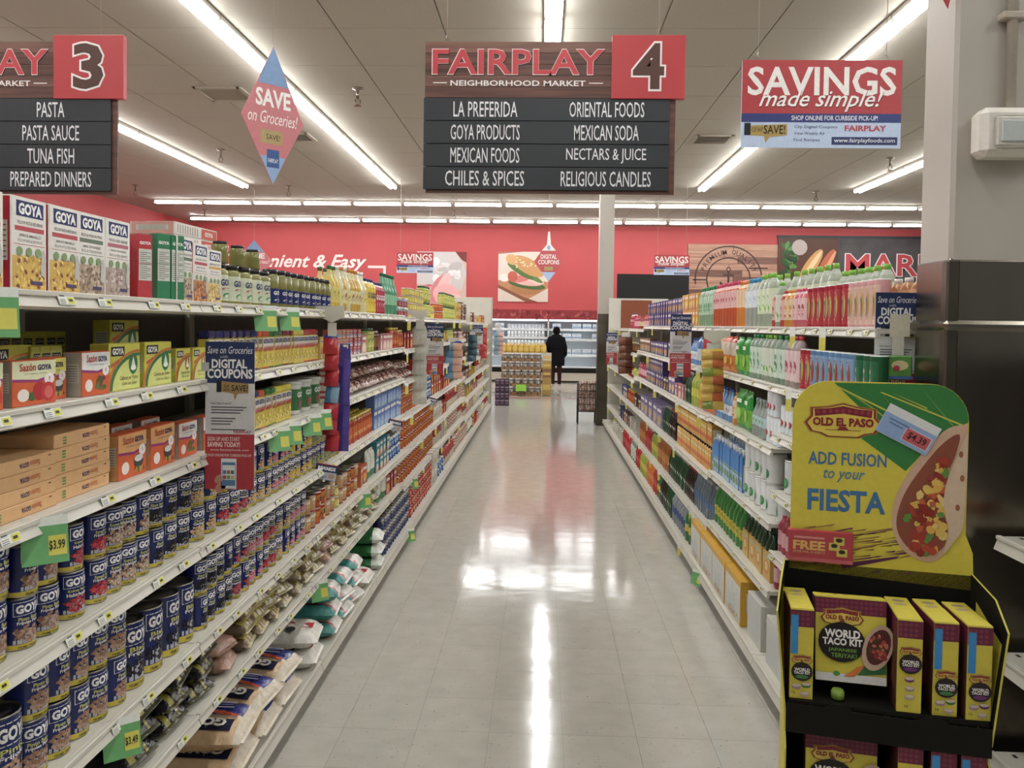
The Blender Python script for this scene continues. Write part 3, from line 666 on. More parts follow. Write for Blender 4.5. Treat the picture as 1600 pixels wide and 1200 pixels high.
# end panels at the far ends
a = at(772, 465, 16.25)
o = thing('end_panel', 'tall beige end panel closing the cans side shelving', 'end panel', (-1.35, 16.24, 0))
link('panel', MB().box((-.6, -.012, 0), (.345, .012, a.z), '#fff', 'shelf_paint', .003).mesh('end_board'), o); link('edge_cap', MB().box((.335, -.02, 0), (.36, .02, a.z+.005), '#fff', 'wall_beige').mesh('edge_cap'), o)
a, b = at(953, 466, 13.8), at(1044, 470, 13.8)
o = thing('end_panel', 'beige end panel with brown board closing the drinks side shelving', 'end panel', (0, 13.79, 0))
link('panel', MB().box((1.10, -.012, 0), (b.x, .012, a.z), '#fff', 'shelf_paint', .003).mesh('end_board'), o); link('brown_board', MB().box((1.30, -.03, 1.66), (1.30+(b.x-1.3)*.65, -.013, a.z-.03), '#8c4f38', 'matte', .003).mesh('brown_board'), o)
# ================================================================== goods
PR = {}
def joined(mbs):
    o = MB()
    for m in mbs:
        k = len(o.v); o.v += m.v; o.f += [tuple(i+k for i in f) for f in m.f]; o.c += m.c; o.m += m.m; o.s += m.s
    return o
def proto(key, name, desc, cat, w, d, h, root, kids=(), label=None):
    kids = ([('label', label)] if label is not None and label.f else [])+list(kids)
    PR[key] = dict(name=name, desc=desc, cat=cat, w=w, d=d, h=h, me=root.mesh(name), kids=[(n, mb.mesh(n)) for n, mb in kids], src=[root]+[mb for n, mb in kids], full=None); return key
def spawn(key, loc, rz, label, group=None, rot=None):
    p = PR[key]
    if loc[1] > 6.6:                       # too far away to show parts: one mesh
        if p.get('full') is None: p['full'] = joined(p['src']).mesh(p['name']) if p.get('src') else p['me']
        return thing(p['name'], label, p['cat'], loc, rz, group, p['full'], rot)
    o = thing(p['name'], label, p['cat'], loc, rz, group, p['me'], rot)
    for n, me in p['kids']: link(n, me, o)
    return o
NAVY, GOLD = '#1f2b66', '#d8c23a'
def can(key, desc, beans, line1, line2, r=.0365, h=.111, pic='bowl', body=NAVY, foot=GOLD):
    m = MB(); z0 = .004; zf = h*.12
    m.lathe([(r*.97, 0), (r, .003)], 20, '#b8b4a8', 'tin', c1=False)
    m.lathe([(r*.985, .003), (r*.985, zf), (r*.985, h-.004)], 20, cols=[foot, body], mat='gloss', c0=False, c1=False)
    root = m; m = MB()
    fn = round_(r*.985)
    q = r*1.0
    m.rect(fn, -r*.95, h*.66, r*.95, h*.92, '#e8e6e0', .0004, 6); m.rect(fn, -r*.91, h*.672, r*.91, h*.908, body, .0007, 6)
    m.text(fn, 'GOYA', 0, h*.79, r*1.62, h*.17, '#f4f2ee', .0014, .05)
    m.text(fn, line1, 0, h*.595, r*1.35, h*.072, '#cfd06a', .0010, .015); m.text(fn, line2, 0, h*.515, r*1.5, h*.075, '#eeeae4', .0010, .02)
    if pic == 'bowl':
        for k in range(5): m.rect(fn, -r*.95+k*r*.38, h*.13, -r*.57+k*r*.38, h*(.13+.26*math.sin(math.pi*(k+.5)/5)), '#b9bac0', .0005, 1)
    m.blobs(fn, 0, h*.32, r*.92, h*.155, beans, 84, r*.105, .0008, sum(map(ord, key)))
    m.text(fn, 'PRIME PREMIUM', 0, h*.062, r*1.4, h*.05, '#3d4a2a', .0010, .01)
    # back of the label
    fb = round_(r*.985, math.pi*.62); m.rect(fb, -r*.4, h*.2, r*.4, h*.6, '#dfe0e6', .0005, 3)
    lid = MB().lathe([(r, h-.004), (r*1.0, h), (r*.95, h), (r*.93, h-.003), (r*.6, h-.003), (r*.58, h-.002), (r*.1, h-.002)], 20, '#8f8b82', 'tin', c0=False)
    return proto(key, 'bean_can' if 'bean' in desc or 'pea' in desc else 'food_can', desc, 'can', 2*r, 2*r, h, root, [('lid', lid)], m)
PINTO = ['#b28b72', '#9c755d', '#c3a187', '#8a6450']; RED = ['#9c1f2a', '#b83440', '#7d1820', '#c8505a']; BLACK = ['#1f1b1f', '#2c272c', '#3c363b', '#17141a']
PINK = ['#c9707a', '#d8929a', '#b85a68', '#e0a8ac']; CHICK = ['#d6ae74', '#c99c60', '#e2c08c', '#b9884e']; CORN = ['#dcb23c', '#e8c654', '#caa02e', '#d9b948']; PEAS = ['#7d8a4a', '#98a35c', '#6a7a3e', '#a9a86a']; MIX = ['#b08a6c', '#c9a98a', '#84604a', '#e0c8a8']
can('pinto', 'navy pinto bean can', PINTO, 'Pinto Beans', 'Frijoles Pintos'); can('kidney', 'navy red kidney bean can', RED, 'Kidney Beans', 'Habichuelas'); can('smallred', 'navy small red bean can', ['#c22a35', '#d84a50', '#a01c28'], 'Small Red', 'Frijoles Rojos')
can('blackeye', 'navy roman bean can', MIX, 'Roman Beans', 'Habichuelas'); can('black', 'navy black bean can', BLACK, 'Black Beans', 'Frijoles Negros'); can('chick', 'navy chick pea can', CHICK, 'Chick Peas', 'Garbanzos'); can('pink', 'navy pink bean can', PINK, 'Pink Beans', 'Habichuelas'); can('corn', 'navy golden corn can', CORN, 'Golden Corn', 'Maiz Dorado'); can('peas', 'navy green pigeon pea can', PEAS, 'Pigeon Peas', 'Gandules')
can('pinto_m', 'medium navy pinto bean can', PINTO, 'Pinto Beans', 'Frijoles Pintos', .043, .128); can('black_t', 'tall navy black bean can', BLACK, 'Black', 'Frijoles', .05, .182); can('pinto_t', 'tall navy pinto bean can', PINTO, 'Pinto', 'Frijoles', .05, .182)
can('refried', 'tan refried bean can', ['#b9855a', '#d0a070', '#9a6a45'], 'Refried', 'Frijoles', .037, .08, 'none', '#cfa06a', '#b0322f'); can('navycan_s', 'plain navy bean can', ['#39427d', '#4b5490'], 'Beans', 'Frijoles', .037, .09, 'none', '#27305f', '#3b4680')
def simple_can(key, desc, r, h, bands, text=None, tcol='#ffffff', deco=None, name='food_can', cat='can', top='#c9c6bd'):
    "bands: (upper edge as a share of the height, colour) from the bottom up"
    m = MB(); prof = [(r*.94, 0), (r, .004)]; cols = [top]; z = 0
    for f_, c_ in bands: prof.append((r, max(.005, h*f_-(.004 if f_ >= 1 else 0)))); cols.append(c_)
    prof.append((r*.94, h-.0005)); cols.append(top)
    m.lathe(prof, 16, cols=cols, mat='gloss', c1=False); fn = round_(r); root = m; m = MB()
    if text: m.text(fn, text, 0, h*.7, r*1.5, h*.14, tcol, .001, .03)
    for (u, v, ru, rv, c_) in deco or []: m.disc(fn, u*r, v*h, ru*r, rv*h, c_, .0012, 14)
    lid = MB().lathe([(r*.96, h-.003), (r*.96, h), (r*.88, h), (r*.86, h-.003), (r*.2, h-.003)], 16, top, 'tin', c0=False)
    return proto(key, name, desc, cat, 2*r, 2*r, h, root, [('lid', lid)], m)
simple_can('coco', 'white coconut water can', .05, .155, [(.06, '#d9d9d6'), (.94, '#e2e3e1'), (1, '#bfc1be')], None, '#5a6b60', [(0, .32, .42, .16, '#2f8a50'), (.1, .35, .2, .1, '#55ab6c'), (-.75, .28, .25, .14, '#2f8a50')], 'drink_can'); simple_can('fizzcan', 'slim white fruit soda can', .029, .135, [(.05, '#c9ccd0'), (.3, '#d8dee6'), (.95, '#e6e8ea'), (1, '#c4c8cc')], None, '#c3303a', [(0, .38, .6, .12, '#b8404c'), (-.3, .28, .4, .08, '#6aa84f')], 'drink_can'); simple_can('redcan', 'red and grey fruit can', .043, .075, [(.1, '#8a8880'), (.6, '#a33a44'), (1, '#8d8f90')], None, '#fff', [(0, .35, .6, .2, '#d9a5a8')])
simple_can('yelcan', 'yellow tomatillo can', .043, .06, [(.1, '#a8742c'), (.85, '#d8c455'), (1, '#8e6a30')], None, '#fff', [(0, .45, .55, .26, '#efe6a0')]); simple_can('orgcan', 'orange chile can', .036, .08, [(.15, '#b03a2c'), (.5, '#d2622e'), (.8, '#d98a3c'), (1, '#a8321f')], None, '#fff', [(0, .5, .6, .2, '#2e3b24'), (.1, .3, .3, .12, '#e0b050')]); simple_can('bluecan', 'blue evaporated milk can', .036, .08, [(.2, '#24508f'), (.75, '#3d74b8'), (1, '#c9d4dd')], None, '#fff', [(0, .5, .6, .18, '#dfe6ee')]); simple_can('redcan_s', 'red tomato sauce can', .036, .08, [(.2, '#8c1f20'), (.8, '#c4382f'), (1, '#b9352c')], None, '#fff', [(0, .5, .55, .18, '#e5c9a0')])
simple_can('tincan', 'plain silver fish tin', .042, .04, [(.5, '#9aa0a2'), (1, '#b9bdbc')], None, '#fff'); simple_can('greycan', 'grey jar with pale lid', .05, .12, [(.6, '#8e8b84'), (.8, '#77736c'), (1, '#d9d8d2')], None, '#fff', [(0, .35, .6, .2, '#b9b5aa')], 'preserve_jar', 'jar', '#d5d5d0')
def bottle(key, desc, r, h, juice, capc, label=None, lab=(.25, .6), body=None, neck=.3, shape='pet', mat='gloss', text=None, tcol='#ffffff', deco=None, name='drink_bottle', cat='bottle', sq=0):
    m = MB(); body = body or juice; zn = h*(.92-neck*.45)
    if shape == 'pet': prof = [(r*.85, 0), (r, h*.03), (r, h*lab[0]), (r, h*lab[1]), (r*1.0, h*(.86-neck*.5)), (r*.72, h*(.92-neck*.35)), (r*.38, h*(.97-neck*.2)), (r*.36, h*.93)]
    elif shape == 'long': prof = [(r*.9, 0), (r, h*.02), (r, h*lab[0]), (r, h*lab[1]), (r*.98, h*.6), (r*.5, h*.76), (r*.34, h*.86), (r*.33, h*.94)]
    else: prof = [(r*.92, 0), (r, h*.03), (r, h*lab[0]), (r, h*lab[1]), (r, h*.8), (r*.85, h*.86), (r*.72, h*.88), (r*.72, h*.9)]   # jar
    cols = [juice, juice, label or juice, juice, juice, body, body]
    prof.sort(key=lambda q: q[1])
    m.lathe(prof, 14, cols=cols, mat=mat); fn = round_(r); root = m; m = MB()
    if label: m.lathe([(r*1.012, h*lab[0]), (r*1.012, h*lab[1])], 14, label, 'print', c0=False, c1=False)
    mid = (lab[0]+lab[1])/2; hl = lab[1]-lab[0]; fn = round_(r*1.012)
    if text: m.text(fn, text, 0, h*(mid+hl*.2), r*1.55, h*hl*.26, tcol, .0012, .03)
    for (u, v, ru, rv, c_) in deco or []: m.disc(fn, u*r, v*h, ru*r, rv*h, c_, .0014, 12)
    rc = prof[-1][0]*1.18; zc = prof[-1][1]-h*.02
    cp = MB().lathe([(rc, zc), (rc, h*.995), (rc*.9, h)], 12, capc, 'gloss')
    return proto(key, name, desc, cat, 2*r, 2*r, h, root, [('cap', cp)], m)
G = 'gloss'
bottle('olive', 'tall olive jar with navy label', .036, .158, '#7d7a3c', '#2b2a30', NAVY, (.12, .5), '#8f8c58', .1, 'jar', G, 'GOYA', '#f0f0ea', [(0, .2, .7, .03, '#dcdcd2')], 'olive_jar', 'jar'); bottle('olive_s', 'small olive jar with black lid', .028, .078, '#7d7a3c', '#2b2a30', None, (.12, .5), '#8f8c58', .1, 'jar', G, None, '#f0f0ea', None, 'olive_jar', 'jar'); bottle('olive_b', 'square olive jar with green label', .040, .142, '#8a8645', '#23221f', '#cfd3b8', (.1, .72), '#97935c', .1, 'jar', G, 'GOYA', '#22306f', [(0, .22, .6, .07, '#4b9e5d'), (0, .38, .7, .03, '#b8404c')], 'olive_jar', 'jar')
bottle('oil', 'slim golden cooking oil bottle', .034, .24, '#d6b640', '#3c6b3a', '#d9c766', (.2, .55), '#cdbd6a', .25, 'long', G, None, '#fff', [(0, .4, .5, .07, '#8f8a3a')], 'oil_bottle'); bottle('oil_o', 'slim amber cooking oil bottle', .034, .25, '#c9a23a', '#d97f2c', '#d8cf9a', (.2, .5), '#d6c890', .25, 'long', G, None, '#fff', [(0, .35, .5, .08, '#a85a2a')], 'oil_bottle'); bottle('oil_c', 'pale vinegar bottle with white cap', .036, .25, '#d9d0a0', '#e8e6e0', '#d9cf8a', (.2, .45), '#ddd8c0', .25, 'long', G, None, '#fff', [(0, .32, .6, .06, '#b59a3a')], 'oil_bottle'); bottle('yelbot', 'yellow label marinade bottle with navy cap', .034, .22, '#d9b92c', '#26306a', '#e0c63a', (.08, .72), '#e0d8b0', .2, 'pet', G, 'GOYA', '#22306f', [(0, .3, .6, .08, '#d9822c')], 'sauce_bottle'); bottle('redbot', 'red label marinade bottle with navy cap', .034, .21, '#a82a3c', '#26306a', '#b93248', (.08, .72), '#d8b8b0', .2, 'pet', G, 'GOYA', '#ffffff', [(0, .3, .6, .08, '#e6b0b0')], 'sauce_bottle'); bottle('grnbot', 'tall green glass cooking bottle', .036, .29, '#4f9a72', '#2f6a48', '#8fc8a0', (.25, .5), '#6db08a', .2, 'long', G, None, '#fff', None, 'oil_bottle')
bottle('grnjar', 'yellow pepper jar with dark green lid', .045, .15, '#a9b24a', '#2f5a34', '#d3cf6a', (.2, .7), '#b7b866', .1, 'jar', G, None, '#fff', [(0, .45, .6, .14, '#5f9a3f')], 'pepper_jar', 'jar'); bottle('sauce', 'orange chile sauce jar with yellow lid', .033, .15, '#b5491f', '#d0b33a', '#c7602a', (.2, .65), '#8f3a1c', .1, 'jar', G, None, '#f2e2b0', [(0, .32, .6, .06, '#e0c070')], 'sauce_jar', 'jar'); bottle('mole', 'dark mole glass with pale lid', .036, .13, '#5a3222', '#b9a88a', '#8c5a34', (.2, .7), '#4b2a1e', .1, 'jar', G, None, '#fff', None, 'sauce_jar', 'jar')
bottle('aloe', 'aloe drink bottle with dark green cap', .034, .30, '#a9c9a6', '#2f8a4a', '#b8d8bc', (.3, .75), '#cfe0cc', .25, 'pet', 'pet', None, '#fff', [(0, .4, .5, .05, '#3f8a55'), (.2, .52, .3, .07, '#5aa06c')]); bottle('guava', 'orange-red guava drink bottle with pink cap', .034, .30, '#c9562c', '#d84f74', '#e7b9b4', (.42, .8), '#e5b8ae', .25, 'pet', G, None, '#fff', [(0, .6, .5, .06, '#c8465c')]); bottle('mango', 'orange mango drink bottle', .034, .29, '#d9822c', '#e08a4a', '#e6c8a0', (.42, .8), '#e4c9a4', .25, 'pet', G, None, '#fff', None); bottle('clearb', 'clear drink bottle with blue cap', .034, .29, '#cdd0c8', '#3f9ac9', '#dfe6ea', (.4, .75), '#dde1dc', .25, 'pet', 'pet', None, '#fff', [(0, .55, .5, .07, '#a8bcd0')]); bottle('limeb', 'clear drink bottle with lime cap', .036, .30, '#c9d3bd', '#86c440', '#dbe6c8', (.25, .72), '#dde4d6', .25, 'pet', 'pet', None, '#fff', [(0, .34, .8, .09, '#7fbf3a'), (0, .55, .6, .05, '#a9b48a')])
bottle('smallred_b', 'small pink label bottle with red cap', .030, .19, '#b8443a', '#c93a44', '#e3b6ae', (.2, .75), '#d9b2a4', .2, 'pet', G, None, '#fff', [(0, .5, .5, .1, '#c06a6a'), (0, .32, .5, .06, '#5c8a50')]); bottle('smallorg_b', 'small orange label bottle with orange cap', .030, .19, '#cf8a2e', '#e0853a', '#e6cfa6', (.2, .75), '#dcc79a', .2, 'pet', G, None, '#fff', [(0, .5, .5, .1, '#d98f3f'), (0, .3, .5, .05, '#c05a3a')]); bottle('smallpink_b', 'small rose label bottle with pink cap', .030, .19, '#c9606a', '#d84f74', '#ebc4c4', (.2, .75), '#dcb4b4', .2, 'pet', G, None, '#fff', [(0, .5, .5, .1, '#a8445c'), (0, .32, .5, .06, '#d88a9a')]); bottle('limeb_s', 'shorter clear bottle with lime cap', .036, .255, '#c9d3bd', '#86c440', '#dbe6c8', (.25, .72), '#dde4d6', .25, 'pet', 'pet', None, '#fff', [(0, .34, .8, .09, '#7fbf3a')]); bottle('brownb', 'squat brown drink bottle with white cap', .036, .19, '#a8683a', '#e6e2da', '#c99a6a', (.3, .75), '#b98a5e', .25, 'pet', G, None, '#fff', None)
bottle('gclear', 'clear green label bottle with green cap', .033, .24, '#a9c2a8', '#2f8f52', '#cfdfce', (.12, .72), '#c6d4c4', .22, 'pet', 'pet', None, '#fff', [(0, .35, .6, .12, '#3f8a50'), (.1, .55, .4, .06, '#7fb08a')]); bottle('gclear2', 'clear lime label bottle with lime cap', .033, .24, '#bac6ae', '#7fc23a', '#d5dccb', (.12, .72), '#ccd3c6', .22, 'pet', 'pet', None, '#fff', [(0, .25, .8, .1, '#6fb432')]); bottle('pclear', 'clear pink label bottle with red cap', .033, .24, '#cdb9b2', '#c9353f', '#e6c9c8', (.12, .72), '#d8c8c2', .22, 'pet', 'pet', None, '#fff', [(0, .4, .5, .12, '#b8405a')])
bottle('sodag', 'dark green glass soda bottle', .032, .24, '#1f4a2a', '#b9b4a4', None, (.25, .5), '#2c5a36', .3, 'long', G, None, '#fff', [(0, .4, .5, .06, '#c9d8c4')]); bottle('sodak', 'dark cola glass bottle', .032, .24, '#241713', '#a83030', None, (.25, .5), '#3a2a22', .3, 'long', G, None, '#fff', [(0, .4, .5, .06, '#d9d2c8')]); bottle('sodab', 'blue-grey mineral water bottle', .036, .26, '#8fa0ae', '#c9ccd0', '#4f6f9a', (.3, .5), '#9fadb6', .3, 'long', 'pet', None, '#fff', None); bottle('soday', 'green lemon soda bottle with yellow label', .037, .27, '#3f8a3c', '#d8c23a', '#d2c032', (.2, .42), '#5a9a4a', .3, 'long', G, None, '#fff', [(0, .32, .6, .04, '#2f7a38')])
bottle('amber', 'amber juice bottle', .036, .26, '#b5652a', '#d9d2c0', '#c98a3a', (.25, .55), '#b9753a', .3, 'pet', G, None, '#fff', None); bottle('redsoda', 'red fruit soda bottle', .037, .238, '#b8252e', '#d9d4cc', '#c9404a', (.3, .55), '#c4353c', .3, 'pet', G, None, '#fff', None); bottle('limesoda', 'yellow-green soda bottle', .037, .238, '#a9b43a', '#3f8a3c', '#d6cf4a', (.3, .55), '#b6bf52', .3, 'pet', G, None, '#fff', None); bottle('orgsoda', 'orange soda bottle', .04, .24, '#d9722a', '#e0e0d8', '#e0843a', (.3, .55), '#dd8444', .3, 'pet', G, None, '#fff', None); bottle('bigclear', 'large clear soda bottle with blue label', .048, .245, '#b4bcc0', '#d9dde0', '#39508f', (.3, .52), '#bcc4c8', .3, 'pet', 'pet', None, '#ffffff'); bottle('biggreen', 'large green soda bottle with yellow label', .048, .243, '#2f6f3c', '#d0c23a', '#cdbb36', (.3, .52), '#3f7f4a', .3, 'pet', G, None, '#fff', None)
bottle('milkbot', 'small clear glass drink bottle', .03, .20, '#c3ccc4', '#a9b4b8', '#b4d0d4', (.3, .55), '#cfd6d0', .3, 'long', 'pet', None, '#fff', [(0, .42, .5, .06, '#7fa84f')]); bottle('bluebot', 'small blue and white drink bottle', .03, .20, '#6f9acb', '#3a5fa8', '#e0e6ec', (.2, .5), '#7fa6d0', .3, 'long', G, None, '#fff', [(0, .35, .5, .06, '#d9603a')]); bottle('hotsauce', 'tiny hot sauce bottle with red cap', .022, .15, '#8c2a20', '#c93a34', '#d9c08a', (.25, .6), '#9c3a2c', .3, 'long', G, None, '#fff', None, 'sauce_bottle'); bottle('syrup', 'dark pink syrup bottle', .03, .17, '#a8384c', '#d8506a', '#e0a8b0', (.2, .6), '#b8485a', .3, 'pet', G, None, '#fff', None, 'sauce_bottle')
bottle('yogurt', 'white dairy tub', .05, .14, '#e6e8e8', '#c9d6dc', '#dfe4e6', (.2, .7), '#e6e8e8', .1, 'jar', 'print', None, '#fff', None, 'dairy_tub', 'tub'); bottle('creamer', 'white dairy bottle with brown cap', .045, .19, '#e8e6e0', '#6f4a3a', '#e0dfdc', (.2, .6), '#e8e6e0', .2, 'pet', 'print', None, '#fff', [(0, .4, .6, .1, '#a8a49c')], 'dairy_bottle'); bottle('jug', 'yellow juice jug', .07, .24, '#d9b24a', '#e6d08a', '#e2c45c', (.2, .6), '#dcbc5c', .25, 'pet', G, None, '#fff', None, 'juice_jug', 'jug')
def shaker(key, desc, capc):
    m = MB(); w, d, h = .062, .04, .15; hb = h*.83
    m.box((-w/2, -d/2, 0), (w/2, d/2, hb), '#d8c24a', 'gloss', .006); fn = FRONT(d); root = m; m = MB()
    m.rect(fn, -w*.44, hb*.62, w*.44, hb*.97, '#e6e2d4', .0005); m.text(fn, 'GOYA', 0, hb*.86, w*.78, hb*.16, '#22306f', .0012, .05); m.text(fn, 'Adobo', 0, hb*.64, w*.86, hb*.2, '#bf2f35', .0016, .025, .3, turn=.14)
    m.blobs(fn, 0, hb*.28, w*.38, hb*.16, ['#e6d872', '#c9a53a', '#7d6a2c', '#efe4a0'], 14, w*.09, .0008, 5); m.rect(fn, -w*.44, 0.003, w*.44, hb*.06, capc, .0006)
    fs = flat((-w/2, 0, 0), (0, -1, 0), (0, 0, 1)); m.rect(fs, -d*.38, hb*.1, d*.38, hb*.7, '#e2d892', .0005)
    for i in range(5): m.rect(fs, -d*.3, hb*(.16+.1*i), d*.3, hb*(.2+.1*i), '#9c8f4a', .0009)
    cp = MB().box((-w*.49, -d*.49, hb), (w*.49, d*.49, h), capc, 'gloss', .005)
    proto(key, 'seasoning_shaker', desc, 'shaker', w, d, h, root, [('cap', cp)], m)
for k_, c_, n_ in (('navy', '#2a2a66', 'navy'), ('orange', '#d2552c', 'orange'), ('green', '#2f7a3a', 'green'), ('maroon', '#7a2030', 'maroon'), ('yellow', '#d6c43a', 'yellow'), ('red', '#b82a34', 'red')): shaker('sh_'+k_, 'yellow seasoning shaker with %s cap' % n_, c_)
# cartons -----------------------------------------------------------------
def carton(key, name, desc, w, h, d, art, col='#dddddd', side=None, cat='box', flap=True):
    m = MB(); m.box((-w/2, -d/2, 0), (w/2, d/2, h), col, 'print', min(.0015, d/20))
    fs = flat((-w/2, 0, 0), (0, -1, 0), (0, 0, 1)); fr = flat((w/2, 0, 0), (0, 1, 0), (0, 0, 1)); tp = flat((0, 0, h), (1, 0, 0), (0, 1, 0))
    if side:
        for f_ in (fs, fr):
            m.rect(f_, -d*.47, h*.01, d*.47, h*.99, side, .0003); m.rect(f_, -d*.36, h*.32, d*.36, h*.74, '#cfccc2', .0006)
            for i in range(7): m.rect(f_, -d*.31, h*(.35+.055*i), d*.31, h*(.365+.055*i), '#77736a', .0009)
    root = m; m = MB(); art(m, FRONT(d), w, h)
    kids = [('front_print', m)]
    if flap:
        fl = MB().box((-w/2+.001, -d/2+.001, h), (w/2-.001, -d/2+d*.62, h+.0009), col, 'print'); kids.append(('top_flap', fl))
    return proto(key, name, desc, cat, w, d, h, root, kids)
def rice(band, food, food2, l1, l2, sidec):
    def art(m, fn, w, h):
        m.rect(fn, -w*.47, h*.40, w*.47, h*.99, '#e9e4dc', .0004); m.rect(fn, -w*.36, h*.80, w*.40, h*.965, NAVY, .0007); m.text(fn, 'GOYA', w*.02, h*.88, w*.66, h*.125, '#f6f4f0', .0014, .05)
        m.text(fn, l1, w*.02, h*.735, w*.72, h*.036, '#5d574f', .0008, .01); m.rect(fn, -w*.4, h*.645, w*.42, h*.695, band, .0007); m.text(fn, l2, w*.02, h*.60, w*.6, h*.03, '#5d574f', .0008, .01); m.text(fn, l1, w*.02, h*.545, w*.7, h*.032, '#77706a', .0008); m.rect(fn, -w*.42, h*.50, w*.44, h*.506, band, .0007)
        m.rect(fn, -w*.47, 0, w*.47, h*.38, food, .0004)
        m.blobs(fn, 0, h*.19, w*.46, h*.19, food2, 90, w*.045, .0007, len(l1), 6)
        for i in range(3): m.disc(fn, -w*.28+i*w*.26, h*.43, w*.085, w*.075, '#7f9c62', .0016, 12)
        m.poly(fn, [(w*.30, h*.20), (w*.42, h*.16), (w*.47, h*.36), (w*.40, h*.48), (w*.34, h*.44)], '#c3bfba', .002); m.rect(fn, w*.05, h*.08, w*.36, h*.12, '#4a3a6a', .0018)
    return art
carton('rice_y', 'rice_box', 'yellow rice and beans box', .124, .195, .045, rice('#c0454f', '#d8b04a', ['#e2c25e', '#c99a38', '#8c4a34', '#ecd27a'], 'YELLOW RICE & RED BEANS', 'ARROZ AMARILLO', '#b0323c'), '#e6e0d6', '#b83340'); carton('rice_p', 'rice_box', 'rice and pigeon peas box', .122, .195, .045, rice('#6b7a64', '#b39a80', ['#c9b49a', '#957a62', '#7c6a52', '#d8c6ae'], 'RICE & PIGEON PEAS', 'ARROZ CON GANDULES', '#b0323c'), '#e6e0d6', '#2f7a4f'); carton('rice_r', 'rice_box', 'rice and red beans box', .122, .195, .045, rice('#b86a78', '#b5a195', ['#cdbcb0', '#93756c', '#a88c84', '#dccfc6'], 'RICE & RED BEANS', 'ARROZ CON FRIJOLES', '#b0323c'), '#e6e0d6', '#b83340'); carton('rice_s', 'rice_box', 'spanish rice box', .115, .185, .045, rice('#b8404c', '#c07a42', ['#cf8f54', '#a8622f', '#dba468', '#8f4e28'], 'SPANISH RICE', 'ARROZ ESPANOL', '#b0323c'), '#e6dcd2', '#c03a40'); carton('pasta', 'rice_box', 'mexican elbow pasta box', .11, .175, .045, rice('#d6a23a', '#d9bc62', ['#e6d08a', '#c9a24a', '#f0e0a8', '#b88c38'], 'MEXICAN RICE', 'Estilo', '#b0323c'), '#ebe6da', '#d8b84a')
def spine(colr):
    def art(m, fn, w, h):
        m.rect(fn, -w*.48, h*.005, w*.48, h*.995, colr, .0003); m.rect(fn, -w*.45, h*.3, w*.45, h*.78, '#d6d8cc', .0006); m.text(fn, 'GOYA', 0, h*.87, w*.8, h*.05, '#f2f2ea', .001, .05)
        for i in range(14): m.rect(fn, -w*.38, h*(.33+.03*i), w*(.38 if i % 3 else .1), h*(.34+.03*i), '#7b8074', .001)
        m.rect(fn, -w*.47, h*.015, w*.47, h*.02, '#e8ece4', .0007); m.rect(fn, -w*.47, h*.555, w*.47, h*.56, colr, .0012)
    return art
carton('spine_g', 'rice_box', 'green rice box standing spine outward', .045, .195, .06, spine('#2f8458'), '#2f8458'); carton('spine_r', 'rice_box', 'red rice box standing spine outward', .045, .185, .06, spine('#c23a44'), '#c23a44')
def flatcase(m, fn, w, h):
    m.rect(fn, -w*.48, h*.08, w*.48, h*.92, '#e9e2da', .0005); m.rect(fn, w*.1, h*.08, w*.48, h*.92, '#d2553c', .0008)
    for i in range(9): m.rect(fn, -w*.45+i*w*.055, h*.15, -w*.42+i*w*.055, h*.85, '#b5a79a', .001)
    m.text(fn, 'GOYA', w*.28, h*.5, w*.2, h*.4, '#f4efe8', .0014, .04)
carton('flatcase', 'shipping_carton', 'flat red and white carton lying on the rice boxes', .32, .042, .16, flatcase, '#dcd2c8', '#cf9a8e')
def bouillon(small, drop):
    def art(m, fn, w, h):
        m.rect(fn, -w*.44, h*.74, -w*.02, h*.94, '#1d1c22', .0005); m.text(fn, 'GOYA', -w*.23, h*.84, w*.36, h*.14, '#f2f0e8', .0012, .05)
        def arcs(r0, r1, c_, lift):
            for i in range(12):
                t0, t1 = math.pi*(.42+.58*i/12), math.pi*(.42+.58*(i+1)/12); X = lambda r, t: min(w*.49, w*.46+w*r*math.cos(t)); Z = lambda r, t: max(.002, h*.02+h*r*.82*math.sin(t))
                m.poly(fn, [(X(r0, t0), Z(r0, t0)), (X(r1, t0), Z(r1, t0)), (X(r1, t1), Z(r1, t1)), (X(r0, t1), Z(r0, t1))], c_, lift)
        arcs(.96, 1.03, '#d0762c', .0006); arcs(.86, .95, drop, .0006)
        m.poly(fn, [(w*.46+w*.86*math.cos(t), h*.02+h*.7*math.sin(t)) for t in [math.pi*(.55+.45*k/10) for k in range(11)]]+[(w*.46, h*.02), (w*.49, h*.02), (w*.49, h*.6)], '#d8dc7a', .0005)
        m.disc(fn, w*.26, h*.56, w*.15, h*.23, drop, .0008, 16); m.poly(fn, [(w*.26, h*.72), (w*.17, h*.44), (w*.35, h*.44)], '#dfe6d4', .0012); m.disc(fn, w*.26, h*.47, w*.09, h*.06, '#f0f2e8', .0016, 12)
        m.text(fn, 'Cabeza en Polvo', w*.12, h*.27, w*.6, h*.09, '#7a6a48', .001, .01, .2); m.text(fn, 'Caldo con Sabor', w*.14, h*.15, w*.5, h*.07, '#7a6a48', .001, .0, .2)
        m.poly(fn, [(-w*.45, h*.50), (-w*.2, h*.60), (-w*.2, h*.68), (-w*.45, h*.58)], '#c9602c', .0012)
    return art
